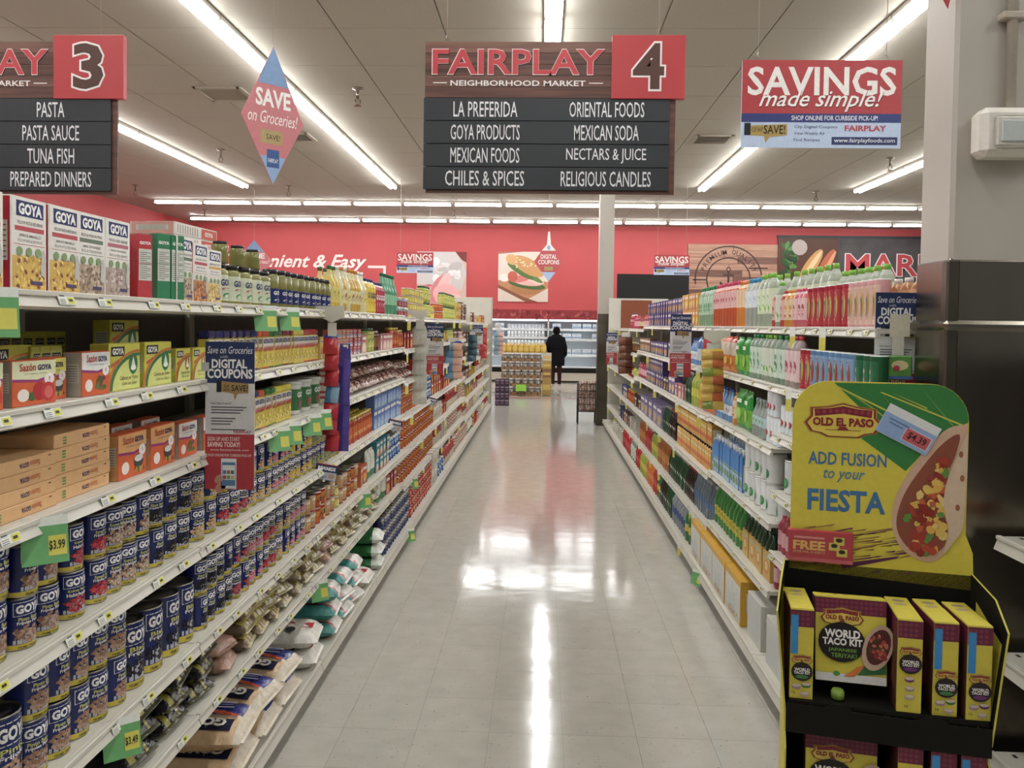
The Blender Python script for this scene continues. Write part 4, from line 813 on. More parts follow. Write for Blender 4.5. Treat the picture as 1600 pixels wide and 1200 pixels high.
carton('bouil', 'bouillon_box', 'yellow bouillon box with green drop', .16, .122, .05, bouillon(0, '#3c7a44'), '#d2ce3a', '#c9c53a'); carton('bouil_s', 'bouillon_box', 'small yellow bouillon box with brown drop', .098, .098, .045, bouillon(1, '#a8682f'), '#d6cf42', '#c9c53a'); carton('bouil_sp', 'bouillon_box', 'yellow bouillon box standing spine outward', .05, .118, .098, lambda m, fn, w, h: (m.rect(fn, -w*.42, h*.1, w*.42, h*.9, '#b3ad4e', .0005), m.rect(fn, -w*.35, h*.72, w*.35, h*.86, '#1d1c22', .0008), m.text(fn, 'GOYA', 0, h*.79, w*.6, h*.08, '#e8e6d8', .001), [m.rect(fn, -w*.33, h*(.15+.09*i), w*.33, h*(.19+.09*i), '#6f6c3a', .0008) for i in range(6)]), '#c6c238', None)
def sazon(topc, pic):
    def art(m, fn, w, h):
        m.rect(fn, -w*.49, h*.56, w*.49, h*.985, topc, .0004); m.rect(fn, -w*.49, h*.01, w*.49, h*.46, '#d95f2a', .0004)
        m.poly(fn, [(-w*.49, h*.61), (-w*.49, h*.55), (w*.05, h*.50), (w*.49, h*.60), (w*.49, h*.66), (w*.05, h*.56)], '#9c2f78', .0006); m.poly(fn, [(-w*.49, h*.55), (-w*.49, h*.44), (w*.49, h*.44), (w*.49, h*.60), (w*.05, h*.50)], '#d95f2a', .0005)
        m.text(fn, 'Sazón', -w*.16, h*.85, w*.36, h*.17, '#b8402f', .0012, .02); m.text(fn, 'GOYA', w*.22, h*.83, w*.32, h*.13, '#26265a', .0012, .04); m.text(fn, 'con culantro y achiote', w*.02, h*.70, w*.5, h*.045, '#6a655c', .001)
        m.disc(fn, -w*.26, h*.24, w*.13, h*.14, '#efe4da', .001, 14); m.disc(fn, w*.33, h*.56, w*.12, h*.13, '#f0eae4', .0012, 14); m.text(fn, '8', w*.33, h*.57, w*.04, h*.09, '#b8404c', .0016)
        if pic == 't':
            for cx, cy, r_, c_ in ((.1, .3, .15, '#b8252a'), (.3, .27, .16, '#c9343a'), (.31, .26, .1, '#dd6a62')): m.disc(fn, w*cx, h*cy, w*r_, h*r_*1.4, c_, .0012+cx*.001, 14)
            m.disc(fn, -.01, h*.2, w*.08, h*.1, '#3f6a34', .0012)
        elif pic == 'p': 
            m.disc(fn, w*.2, h*.33, w*.17, h*.16, '#4a4a48', .0012, 14); m.disc(fn, w*.2, h*.39, w*.15, h*.08, '#d9d9d2', .0016, 14); m.blobs(fn, w*.2, h*.15, w*.2, h*.07, ['#3f6a34', '#8a3a2a', '#c9a24a'], 12, w*.04, .0014, 4)
        else: m.blobs(fn, w*.2, h*.28, w*.2, h*.13, ['#5f7a3a', '#8a3a5a', '#a8963a', '#4f6a30'], 16, w*.06, .0012, 6)
    return art
carton('saz_c', 'seasoning_box', 'cream and orange seasoning box with tomatoes', .15, .096, .04, sazon('#dfe0b4', 't'), '#d95f2a', '#a59c90'); carton('saz_y', 'seasoning_box', 'yellow and orange seasoning box', .11, .096, .04, sazon('#dfd65a', 'p'), '#d95f2a', '#a59c90'); carton('saz_w', 'seasoning_box', 'white and orange seasoning box with herbs', .125, .106, .045, sazon('#e4e2dc', 'h'), '#d95f2a', '#b5aca0'); carton('saz_o', 'seasoning_box', 'peach and orange seasoning box with pot', .15, .118, .045, sazon('#e2a868', 'p'), '#d95f2a', '#d6a062')
def peach(m, fn, w, h):
    m.text(fn, 'GOYA', w*.04, h*.5, w*.13, h*.36, '#3a3a66', .0008, .03, 0, 'print', math.pi); m.text(fn, 'Sazón', w*.19, h*.5, w*.14, h*.4, '#c9602f', .0008, .01, 0, 'print', math.pi)
    for i in range(3): m.rect(fn, -w*.36, h*(.2+.22*i), -w*.30, h*(.34+.22*i), '#6a9a4a', .0007)
    m.rect(fn, w*.38, h*.75, w*.42, h*.85, '#7a5a3a', .0007); m.rect(fn, -w*.49, h*.015, w*.49, h*.04, '#b58450', .0006)
carton('peach', 'seasoning_carton', 'flat peach seasoning carton', .243, .0305, .13, peach, '#e2b27a', None)
def pack(c1, c2, c3, txt=None):
    def art(m, fn, w, h):
        m.rect(fn, -w*.47, h*.62, w*.47, h*.97, c1, .0004); m.rect(fn, -w*.47, h*.03, w*.47, h*.34, c3, .0004); m.disc(fn, 0, h*.36, w*.34, h*.2, c2, .0007, 16); m.rect(fn, -w*.38, h*.72, w*.38, h*.88, '#e9e4d8', .0007)
        if txt: m.text(fn, txt, 0, h*.8, w*.66, h*.11, '#2a2a50', .0012, .04)
        for i in range(3): m.rect(fn, -w*.34, h*(.08+.06*i), w*.2, h*(.105+.06*i), '#e2ddd0', .0008)
    return art
def generic(key, name, desc, w, h, d, c0, c1, c2, c3, txt=None, cat='box'): carton(key, name, desc, w, h, d, pack(c1, c2, c3, txt), c0, None, cat)
generic('blupack', 'cracker_box', 'blue saltine cracker box', .11, .13, .06, '#5a78b4', '#3f66ad', '#9db4d8', '#7fa6c9'); generic('orgpack', 'chile_box', 'orange spice box', .09, .12, .05, '#c9622c', '#b0401f', '#e0a040', '#7a2a1c'); generic('tealpack', 'fish_box', 'teal sardine carton', .10, .10, .05, '#3a8a9a', '#2f7a90', '#e0dfc8', '#d07a3a'); generic('redpack', 'tomato_box', 'red sauce box', .10, .13, .05, '#b32f2c', '#8f2022', '#e0b05a', '#d0562f'); generic('darkpack', 'noodle_box', 'dark brown noodle box', .12, .12, .06, '#4a2f28', '#6a4034', '#a8825a', '#2c1c1a'); generic('whitepack', 'noodle_box', 'white noodle packet', .12, .16, .06, '#d2ccc0', '#c8bda8', '#a8a08c', '#b8b09a'); generic('pinkpack', 'biscuit_box', 'pink biscuit box', .10, .11, .05, '#c98a8a', '#b85a64', '#e6d2c2', '#d9a59a'); generic('yelpack', 'soup_box', 'yellow soup box', .10, .11, .05, '#cfae3f', '#d8c04a', '#b85a2c', '#8c7a2c', 'GOYA'); generic('orgblu', 'bouillon_box', 'orange and blue bouillon packet', .075, .048, .05, '#d27a4a', '#c85a3c', '#6f94c0', '#e0b48a', 'GOYA'); generic('redblu', 'bouillon_box', 'red and blue bouillon packet', .075, .048, .05, '#c44a4c', '#b83a44', '#7f9ac0', '#d8d2ca', 'GOYA')
generic('purplebox', 'nectar_carton', 'purple nectar carton with fruit', .10, .128, .07, '#4a3a7a', '#5a488c', '#d8a84a', '#3a2c66', None, 'carton'); generic('purplelong', 'nectar_case', 'long lilac nectar case', .30, .20, .16, '#8c80a8', '#4f448a', '#c9a85c', '#77708c', None, 'case'); generic('yelnectar', 'nectar_carton', 'yellow and orange nectar carton', .09, .135, .07, '#d9a83a', '#d98a2c', '#e8d27a', '#c9622c', None, 'carton')
generic('brownpack', 'cookie_packet', 'brown cookie packet', .14, .15, .07, '#6a4634', '#8a5c40', '#c9a070', '#4c3026'); generic('greypack', 'tea_packet', 'grey-green tea packet', .13, .14, .07, '#8a8c7a', '#a8a890', '#d8d4c0', '#6a6e5c'); generic('bluepack2', 'tea_packet', 'deep blue snack box', .14, .15, .07, '#3a4a84', '#2f3c74', '#c9b088', '#7a4a5a'); generic('candlepack', 'candle_box', 'violet candle box', .12, .16, .07, '#6a5a94', '#7c6ca8', '#d8b88a', '#463a70')
def juicec(m, fn, w, h):
    m.rect(fn, -w*.48, h*.45, w*.48, h*.95, '#e0b24a', .0004); m.rect(fn, -w*.48, h*.25, w*.48, h*.45, '#d9622f', .0005); m.rect(fn, -w*.48, h*.01, w*.48, h*.25, '#d9a04a', .0004); m.disc(fn, 0, h*.52, w*.36, h*.13, '#e89a3a', .0008, 16); m.disc(fn, w*.05, h*.56, w*.18, h*.08, '#f2d27a', .0012, 12); m.rect(fn, -w*.36, h*.72, w*.36, h*.82, '#f0e6c8', .0008)
def gable(key, desc, w, h, d, art, col, capc):
    m = MB(); hb = h*.82; m.box((-w/2, -d/2, 0), (w/2, d/2, hb), col, 'print', .001); lb = MB(); art(lb, FRONT(d), w, hb); top = h*.93
    m.add([(-w/2, -d/2, hb), (w/2, -d/2, hb), (w/2, d/2, hb), (-w/2, d/2, hb), (-w/2, 0, top), (w/2, 0, top)], [(0, 1, 5, 4), (2, 3, 4, 5), (1, 2, 5), (3, 0, 4)], col, 'print')
    fs = flat((w/2, 0, 0), (0, 1, 0), (0, 0, 1)); m.rect(fs, -d*.4, hb*.1, d*.4, hb*.8, '#e8dcc0', .0005)
    cp = MB(); cp.T = Matrix.Translation((0, -d*.22, 0)); cp.lathe([(w*.2, hb+(top-hb)*.25), (w*.2, h*.98), (w*.17, h)], 12, capc, 'gloss')
    proto(key, 'juice_carton', desc, 'carton', w, d, h, m, [('cap', cp)], lb)
gable('juice', 'orange juice carton with black cap', .075, .17, .07, juicec, '#d9a445', '#2a2624')
def bluec(m, fn, w, h):
    m.rect(fn, -w*.48, h*.5, w*.48, h*.98, '#3f86c9', .0004); m.rect(fn, -w*.48, h*.02, w*.48, h*.5, '#a9c4dc', .0004); m.disc(fn, -w*.1, h*.24, w*.28, h*.12, '#5c8a4a', .0008, 14); m.disc(fn, w*.2, h*.2, w*.2, h*.09, '#8aa86a', .001, 14); m.rect(fn, -w*.48, h*.44, w*.48, h*.48, '#4a7a3c', .0007)
gable('bluec', 'blue coconut carton with white cap', .075, .24, .075, bluec, '#3b76bb', '#e9ebea')
def sixart(m, fn, w, h):
    m.rect(fn, -w*.48, h*.02, w*.48, h*.9, '#d8b45a', .0004); m.disc(fn, 0, h*.45, w*.36, h*.26, '#d98a4a', .0007, 16); m.disc(fn, .0, h*.5, w*.2, h*.16, '#e8cf8a', .001, 14); m.rect(fn, -w*.4, h*.76, w*.4, h*.86, '#c9b99a', .0008)
def sixpack():
    m = MB(); w, d, h = .13, .12, .14; m.box((-w/2, -d/2, 0), (w/2, d/2, h), '#d2ab4c', 'print', .001); sixart(m, FRONT(d), w, h); kids = []
    for i in range(2):
        for j in range(2):
            b_ = MB(); b_.T = Matrix.Translation(((i-.5)*.064, (j-.5)*.058, 0)); b_.lathe([(.027, h-.01), (.027, h+.02), (.013, h+.06), (.012, h+.09)], 12, '#2f4a30', 'gloss'); kids.append(('bottle_neck', b_))
    proto('sixpack', 'bottle_pack', 'yellow carrier pack with dark green bottle necks', 'pack', w, d, h+.09, m, kids)
sixpack()
def teaart(m, fn, w, h):
    m.rect(fn, -w*.47, h*.02, w*.47, h*.86, '#d8d8d2', .0006)
    rn = random.Random(4)
    for i in range(9): x = -w*.42+w*.095*i; m.rect(fn, x, h*.06, x+w*.05, h*rn.uniform(.5, .82), rn.choice(['#c2c9c6', '#ccd0cc', '#b8c2c4']), .0010)
    m.blobs(fn, 0, h*.14, w*.42, h*.08, ['#c98a5a', '#b8a88a', '#d8b884', '#a8744c'], 26, w*.03, .0014, 8)
carton('tea', 'drink_case', 'white drink case with yellow top', .352, .235, .22, teaart, '#d8a427', '#d8a427', 'case'); carton('whitecase', 'drink_case', 'plain white drink case', .25, .22, .2, lambda m, fn, w, h: (m.rect(fn, -w*.47, h*.02, w*.47, h*.96, '#d0d0cc', .0005), [m.rect(fn, -w*.4+w*.11*i, h*.1, -w*.37+w*.11*i, h*.85, '#bcc2c2', .0008) for i in range(7)]), '#c9c6bc', None, 'case')
def candle(key, desc, c1, c2, c3, name='prayer_candle'):
    m = MB(); r, h = .031, .185; m.lathe([(r*.95, 0), (r, .006), (r, h*.9), (r*1.02, h-.004), (r*.98, h)], 16, cols=['#d9d4cc', c1, c1, '#d5d8d4'], mat='gloss'); fn = round_(r); root = m; m = MB()
    m.rect(fn, -r*1.1, h*.08, r*1.1, h*.88, c2, .0005, 5); m.disc(fn, 0, h*.5, r*.62, h*.33, c3, .0009, 18); m.disc(fn, 0, h*.48, r*.3, h*.24, '#4a7a5c', .0013, 14); m.disc(fn, 0, h*.68, r*.13, h*.05, '#d9b494', .0016, 10); m.disc(fn, 0, h*.42, r*.15, h*.14, '#c98a8a', .0016, 12)
    wx = MB().lathe([(r*.9, h-.004), (r*.9, h-.001)], 14, '#e9dcc8', 'matte', c0=False); proto(key, name, desc, 'candle', 2*r, 2*r, h, root, [('wax', wx)], m)
candle('can_r', 'crimson prayer candle with saint picture', '#a82838', '#b5303f', '#d9b45a'); candle('can_p', 'pink and gold prayer candle with roses', '#d8a0a0', '#d9b4a4', '#c9a24a'); candle('can_b', 'sky blue prayer candle with angel picture', '#5f86ad', '#7fa3c4', '#a8443c'); candle('can_g', 'dark green prayer candle with white letters', '#1f5c3c', '#236844', '#2c7a50')
# bags --------------------------------------------------------------------
def bag(key, name, desc, w, d, h, paint, print_=None, upright=False, n=14, seed=1, mat='film', cat='bag'):
    "filled plastic bag: a cushion with crimped ends; lying on its back, or standing"
    rn = random.Random(seed); m = MB(); nx, ny = n, n+2
    top = lambda x, y: h/2*(max(0, 1-abs(2*x/w)**3.2)*max(0, 1-abs(2*y/d)**3.6))**.42
    wr = [[rn.uniform(-1, 1)*h*.045 for _ in range(ny+1)] for _ in range(nx+1)]
    vs = []; f = []
    for sgn in (1, -1):
        for i in range(nx+1):
            for j in range(ny+1):
                x, y = w*(i/nx-.5), d*(j/ny-.5); t = top(x, y); vs.append((x, y, h/2+sgn*(t+(wr[i][j] if 0 < i < nx and 0 < j < ny else 0))))
    N = (nx+1)*(ny+1)
    def P_(v): return (v[0], v[2]-h/2, v[1]+d/2) if upright else v
    o = len(m.v)
    for sgn in (0, 1):
        for i in range(nx):
            for j in range(ny):
                q = [sgn*N+i*(ny+1)+j, sgn*N+(i+1)*(ny+1)+j, sgn*N+(i+1)*(ny+1)+j+1, sgn*N+i*(ny+1)+j+1]
                if sgn: q = q[::-1]
                if upright: q = q[::-1]
                m.f.append(tuple(q)); m.c.append(C(paint((i+.5)/nx, (j+.5)/ny, sgn))); m.m.append(mat); m.s.append(True)
    m.v = [P_(v) for v in vs]
    if upright: fn = lambda a, b, w_: Vector((a, -(top(a, b)+h*.05)-w_, b+d/2))
    else: fn = lambda a, b, w_: Vector((a, b, h/2+top(a, b)+h*.05+w_))
    kids = []
    if print_: lb = MB(); print_(lb, fn, w, d); kids.append(('print', lb))
    if not upright:
        tie = MB().add([(-w*.42, -d/2-.008, h/2-.006), (w*.42, -d/2-.008, h/2-.006), (w*.46, -d/2+.014, h/2+.004), (-w*.46, -d/2+.014, h/2+.004), (-w*.42, -d/2-.008, h/2-.009), (w*.42, -d/2-.008, h/2-.009), (w*.46, -d/2+.014, h/2-.006), (-w*.46, -d/2+.014, h/2-.006)], [(0, 1, 2, 3), (7, 6, 5, 4), (0, 4, 5, 1), (1, 5, 6, 2), (3, 7, 4, 0)], paint(.5, .0, 0), mat); kids.append(('end_seal', tie))
    else:
        tie = MB().add([(-w*.46, -.003, d-.012), (w*.46, -.003, d-.012), (w*.48, 0, d+.012), (-w*.48, 0, d+.012), (-w*.46, .004, d-.012), (w*.46, .004, d-.012), (w*.48, .003, d+.012), (-w*.48, .003, d+.012)], [(0, 1, 2, 3), (7, 6, 5, 4), (3, 2, 6, 7), (0, 3, 7, 4), (1, 5, 6, 2)], paint(.5, 1, 0), mat); kids.append(('end_seal', tie))
    return proto(key, name, desc, cat, w, h if upright else d, d if upright else h, m, kids)
def p_rice(u, v, s): return '#2c3480' if (.06 < v < .62 and u > .50) else ('#c9a87e' if u < .42 and v > .05 else '#cdbfa6')
def pr_rice(m, fn, w, d):
    for i in range(9): 
        t0, t1 = -.9+1.8*i/9, -.9+1.8*(i+1)/9; m.poly(fn, [(w*(-.08+.05*math.cos(t0*1.7)), d*.3*t0-d*.14), (w*(-.02+.05*math.cos(t0*1.7)), d*.3*t0-d*.14), (w*(-.02+.05*math.cos(t1*1.7)), d*.3*t1), (w*(-.08+.05*math.cos(t1*1.7)), d*.3*t1)], '#c9502c', .004)
    m.rect(fn, -w*.40, -d*.40, -w*.16, d*.08, '#1b1c38', .003, 4); m.text(fn, 'GOYA', -w*.28, -d*.16, d*.38, w*.17, '#ece8df', .006, .05, 0, 'print', math.pi/2); m.rect(fn, w*.12, -d*.34, w*.15, -d*.02, '#c3c7de', .004, 3); m.rect(fn, w*.20, -d*.32, w*.22, -d*.06, '#a9aed2', .004, 3); m.rect(fn, w*.27, -d*.34, w*.31, -d*.1, '#d3d5e4', .004, 3)
bag('rice_bag', 'rice_bag', 'large navy and tan rice bag', .26, .40, .095, p_rice, pr_rice, seed=2)
def p_white(u, v, s): return '#4a9a92' if v > .62 and v < .7 else '#dcd7cb'
def pr_white(m, fn, w, d):
    m.rect(fn, -w*.12, -d*.44, w*.14, d*.2, '#b8303c', .003, 5); m.disc(fn, -w*.3, -d*.2, w*.09, d*.06, '#3a3f3c', .004); m.rect(fn, w*.3, -d*.35, w*.34, d*.35, '#4a9a92', .003, 3)
bag('white_bag', 'rice_bag', 'white rice bag with red stripe', .24, .38, .09, p_white, pr_white, seed=3)
def p_teal(u, v, s): return '#3f8f8a' if u < .22 or v > .7 else '#c9444e' if u < .30 else '#dcd8cf'
bag('teal_bag', 'rice_bag', 'white and teal rice bag', .22, .34, .085, p_teal, lambda m, fn, w, d: (m.disc(fn, w*.05, -d*.12, w*.16, d*.1, '#2c3130', .004, 16), m.disc(fn, w*.05, -d*.12, w*.11, d*.07, '#cfcac0', .006, 14)), seed=4)
def p_green(u, v, s): return '#2f7a44' if .2 < v < .6 else '#dde0d6'
bag('green_bag', 'flour_bag', 'white and green corn flour bag', .22, .30, .08, p_green, None, seed=5)
def p_bk(a, b, c): return lambda u, v, s: a if .2 < u < .38 or (.62 < u < .7) or .46 < v < .52 else (b if .44 < u < .56 and v < .4 else c)
bag('bean_k', 'bean_bag', 'black and yellow bean bag', .17, .25, .062, p_bk('#a39b38', '#55513a', '#1c1b1e'), lambda m, fn, w, d: (m.text(fn, 'GOYA', -w*.25, .0, d*.3, w*.13, '#e8e6dc', .004, .05, 0, 'print', math.pi/2)), seed=6); bag('bean_p', 'bean_bag', 'clear pinto bean bag with navy label', .15, .23, .06, lambda u, v, s: '#b88f7a' if v < .2 else ('#a8836e' if (u*13+v*7) % 1 < .5 else '#8a6654'), lambda m, fn, w, d: (m.disc(fn, 0, 0, w*.3, d*.18, '#23284a', .003, 16), m.text(fn, 'GOYA', 0, 0, w*.4, d*.1, '#ece8de', .005, .05), m.disc(fn, -w*.1, -d*.32, w*.2, d*.06, '#c9b43a', .003, 10)), seed=7)
bag('bean_y', 'bean_bag', 'yellow and brown dry bean bag', .15, .22, .055, p_bk('#b3a23f', '#b8ab78', '#6f5a42'), lambda m, fn, w, d: (m.text(fn, 'GOYA', -w*.22, 0, d*.3, w*.12, '#e9e2cc', .004, .05, 0, 'print', math.pi/2), m.rect(fn, -w*.35, -d*.44, w*.35, -d*.32, '#d2c05a', .002, 3)), seed=8); bag('bean_w', 'bean_bag', 'pale dry bean bag with yellow end', .15, .22, .055, p_bk('#b0a64e', '#bdb38c', '#8a7a60'), lambda m, fn, w, d: (m.text(fn, 'GOYA', -w*.22, 0, d*.3, w*.12, '#26284a', .004, .05, 0, 'print', math.pi/2), m.rect(fn, -w*.35, -d*.44, w*.35, -d*.3, '#8a8440', .002, 3)), seed=9)
bag('chile', 'chile_bag', 'crinkled bag of dried red chiles', .16, .20, .07, lambda u, v, s: ['#8c5a50', '#a8776a', '#b99084', '#7a463e', '#c9b4a8', '#6a3c34'][int(abs(math.sin(u*91.7+v*57.3))*977) % 6], lambda m, fn, w, d: m.rect(fn, -w*.3, -d*.05, w*.3, d*.15, '#b9b0a4', .003, 4), seed=10)
bag('chips_g', 'snack_bag', 'bright green snack pouch', .13, .21, .05, lambda u, v, s: '#2f9a3f' if v > .55 or v < .1 else '#74b83c', lambda m, fn, w, d: (m.disc(fn, 0, -d*.1, w*.28, d*.16, '#9fd04f', .003, 14), m.rect(fn, -w*.3, d*.2, w*.3, d*.3, '#dfe8d0', .003, 3)), True, seed=11); bag('chips_o', 'snack_bag', 'orange snack pouch with clear top', .13, .21, .05, lambda u, v, s: '#d9822c' if v < .5 else '#d8c8b4' if v < .85 else '#c9502c', lambda m, fn, w, d: m.disc(fn, 0, -d*.15, w*.3, d*.12, '#e8b83a', .003, 14), True, seed=12)
bag('chips_b', 'snack_bag', 'blue and white snack pouch', .12, .20, .05, lambda u, v, s: '#4f7ab8' if v > .6 or v < .2 else '#d5dbe0', None, True, seed=13); bag('chips_y', 'snack_bag', 'yellow and orange snack pouch', .12, .19, .05, lambda u, v, s: '#d8b838' if v > .4 else '#d9702c', None, True, seed=14); bag('pouch_w', 'soup_pouch', 'white and green upright soup pouch', .12, .17, .05, lambda u, v, s: '#3f8a4a' if v < .3 else '#d9dccf', None, True, seed=15); bag('noodle', 'noodle_bag', 'pale bag of noodles', .16, .22, .06, lambda u, v, s: '#c9c2ac' if (v*6) % 1 < .6 else '#b04a44', None, True, seed=16); bag('redbag', 'noodle_bag', 'red and white noodle bag', .15, .20, .06, lambda u, v, s: '#a8302f' if v > .5 else '#cfc0aa', None, True, seed=17); bag('brownbag', 'chile_bag', 'brown bag of dried pods', .16, .20, .06, lambda u, v, s: ['#5c3a2a', '#7a5238', '#8f6a4a'][int(abs(math.sin(u*91.7+v*57.3))*977) % 3], None, True, seed=18)
def tub(key, desc):
    m = MB(); m.lathe([(.055, 0), (.06, .01), (.062, .13), (.066, .135)], 18, '#e2e2da', 'gloss'); fn = round_(.0605); m.rect(fn, -.07, .02, .07, .115, '#3f7a48', .002, 8); m.text(fn, 'GOYA', 0, .09, .075, .025, '#f0f0ea', .004, .05); m.disc(fn, 0, .045, .03, .02, '#b8404c', .004, 12)
    proto(key, 'seasoning_tub', desc, 'tub', .132, .132, .15, m, [('lid', MB().lathe([(.068, .135), (.068, .148), (.06, .15)], 18, '#d9dbd4', 'gloss'))])
tub('tub', 'white seasoning tub with green label')
# ================================================================== stocking the shelves
LNAME = {1: 'top shelf', 2: 'second shelf', 3: 'third shelf', 4: 'fourth shelf', 5: 'fifth shelf', 6: 'sixth shelf', 'base': 'bottom deck'}
SIDE = {'L': 'cans side', 'R': 'drinks side'}
cnt = {}
def bearing(px): return math.tan(math.atan((px-CXP)/F_PX)-YAW)
def YL(px): return -1.075/bearing(px)
def YR(px, lvl=3): return (1.24 if lvl == 1 else 1.16 if lvl == 2 else 1.13)/bearing(px)
def stock(side, lvl, p0, p1, keys, tiers=1, inset=.03, turn=.12, n=None, tilt=0., lean=0., back=0., pitch=None, lift=0., face=0.):
    "a run of goods between two bearings along the shelf; keys cycle; tiers = how many on top of each other"
    keys = [keys] if isinstance(keys, str) else keys
    if side == 'L': y0, y1 = YL(p0), YL(p1)
    else: y0, y1 = sorted((YR(p0, lvl), YR(p1, lvl)))
    w = PR[keys[0]]['w']
    if pitch and pitch > .19: pitch = max(max(PR[q]['w'] for q in keys)*1.06, pitch*.62)
    if n is None: n = max(1, min(round((y1-y0)/((pitch or w+.0025))), int((y1-y0)/max(PR[q]['w'] for q in keys)+.06)))
    step = (y1-y0)/n; rz0 = math.pi/2 if side == 'L' else -math.pi/2
    for i in range(n):
        key = keys[i*len(keys)//n] if len(keys) > 1 else keys[0]; p = PR[key]; y = y0+step*(i+.5)
        z = hgt(side, lvl, y)+lift
        lip = (-1.0 if lvl == 'base' else -1.05) if side == 'L' else (1.035 if lvl == 'base' else RX[min(lvl, 5)-1])
        s = -1 if side == 'L' else 1
        for t in range(tiers if isinstance(tiers, int) else tiers[i % len(tiers)]):
            x = lip+s*(inset+back+p['d']/2+random.uniform(0, .006)+t*tilt)
            k = (key, side, lvl, t, back > .05); cnt[k] = cnt.get(k, 0)+1
            T = tiers if isinstance(tiers, int) else max(tiers)
            row = '' if T == 1 else ((', lower row', ', upper row')[t] if T == 2 else ', %s tier' % ordinal(t+1))
            if back > .05: row = ', back'+(row.replace(',', '') or ' row')
            lab = '%s%s, %s from front, %s, %s' % (p['desc'], row, ordinal(cnt[k]), LNAME[lvl], SIDE[side])
            rz = rz0+face+random.uniform(-turn, turn)
            o = spawn(key, (x, y+random.uniform(-.002, .002), z+.0005+t*(p['h']+.0005)), rz, lab, '%s on the %s, %s' % (p['name'].replace('_', ' ')+'s', LNAME[lvl], SIDE[side]))
            if lean: o.rotation_euler = (lean, 0, rz)
L, R = 'L', 'R'
# ---- cans side, top shelf
stock(L, 1, -60, 14, 'rice_y', n=1, turn=.03); stock(L, 1, 20, 78, 'rice_y', n=1, turn=.02); stock(L, 1, 80, 127, 'rice_y', n=1, turn=.02); stock(L, 1, 127, 167, 'rice_p', n=1, turn=.02); stock(L, 1, 167, 207, 'rice_r', n=1, turn=.02)
spawn('spine_r', (-1.15, 2.305, 1.7505), math.pi/2-.5, 'red rice box standing spine outward before the green ones'); stock(L, 1, 240, 254, 'rice_s', n=1, turn=.02, inset=.13); spawn('spine_g', (-1.134, 2.385, 1.7505), math.pi/2-.5, 'first of two green rice boxes standing spine outward, top shelf', 'green rice boxes'); spawn('spine_g', (-1.111, 2.426, 1.7505), math.pi/2-.5, 'second of two green rice boxes standing spine outward, top shelf', 'green rice boxes'); stock(L, 1, 283, 305, 'rice_p', n=1, turn=.02); stock(L, 1, 306, 327, 'rice_s', n=1, turn=.02); stock(L, 1, 328, 348, 'pasta', n=1, turn=.02)
for k, (py, dz) in enumerate(((228, .0), (232, .056))):
    spawn('flatcase', (-1.33, 2.94, 1.9475+.0425*k), math.pi/2-.06, 'flat red and white carton lying behind the green spines, %s one' % ('lower', 'upper')[k], 'flat cartons on the rice boxes')
spawn('rice_r', (-1.33, 2.84, 1.7505), math.pi/2, 'rice box half hidden, first under the flat cartons, top shelf', 'boxes under the flat cartons'); spawn('rice_r', (-1.33, 3.02, 1.7505), math.pi/2, 'rice box half hidden, second under the flat cartons, top shelf', 'boxes under the flat cartons')
stock(L, 1, 350, 432, 'olive_b', n=5, turn=.05); stock(L, 1, 352, 425, 'olive_s', n=3, turn=.1, back=.005, lift=.143, inset=.04)
stock(L, 1, 433, 521, 'olive', turn=.1, pitch=.088); stock(L, 1, 445, 515, 'olive', turn=.1, pitch=.1, back=.08)
stock(L, 1, 522, 552, ['oil', 'oil_c', 'oil_o', 'oil_c'], pitch=.085); stock(L, 1, 552, 575, ['oil_o', 'oil_c'], pitch=.085); stock(L, 1, 530, 575, ['oil', 'oil_o', 'oil_c'], pitch=.12, back=.08)
stock(L, 1, 576, 590, 'yelbot', pitch=.08); stock(L, 1, 590, 603, 'redbot', pitch=.08); stock(L, 1, 603, 622, 'grnbot', pitch=.1)
stock(L, 1, 624, 640, 'redcan', 2, pitch=.12); stock(L, 1, 641, 663, 'yelcan', 4, pitch=.14); stock(L, 1, 664, 680, ['grnjar', 'yelcan'], 2, pitch=.16); stock(L, 1, 682, 694, 'orgcan', 2, pitch=.16); stock(L, 1, 695, 712, 'grnjar', 2, pitch=.18); stock(L, 1, 713, 728, ['yelpack', 'darkpack'], 2, pitch=.2); stock(L, 1, 729, 745, ['whitepack', 'brownpack', 'pinkpack'], 1, pitch=.28); stock(L, 1, 745, 757, ['yelpack', 'redpack'], 1, pitch=.4)
# ---- second shelf
stock(L, 2, -80, 13, 'saz_c', n=1, turn=.02); stock(L, 2, 22, 93, 'saz_c', n=1, turn=.02); stock(L, 2, 88, 119, 'saz_y', n=1, turn=.02, inset=.055); stock(L, 2, 132, 177, 'saz_w', n=1, turn=.02); stock(L, 2, 178, 227, 'bouil', n=1, turn=.02, inset=.035); stock(L, 2, 230, 272, 'bouil', n=1, turn=.02); stock(L, 2, 281, 305, 'bouil_s', n=1, turn=.02, inset=.035); stock(L, 2, 306, 327, 'bouil_s', n=1, turn=.02, inset=.035)
stock(L, 2, 10, 70, 'bouil_sp', pitch=.055, back=.14, turn=.02, lift=.0); stock(L, 2, 72, 125, 'bouil', n=1, back=.12, turn=.02, lift=.0); stock(L, 2, 128, 165, 'bouil_sp', n=3, back=.11, turn=.02); stock(L, 2, 110, 248, 'bouil_sp', n=9, back=.27, turn=.02, lift=.03, inset=.02); stock(L, 2, 244, 288, 'bouil', n=1, back=.14, turn=.02, lift=.06, inset=.02)
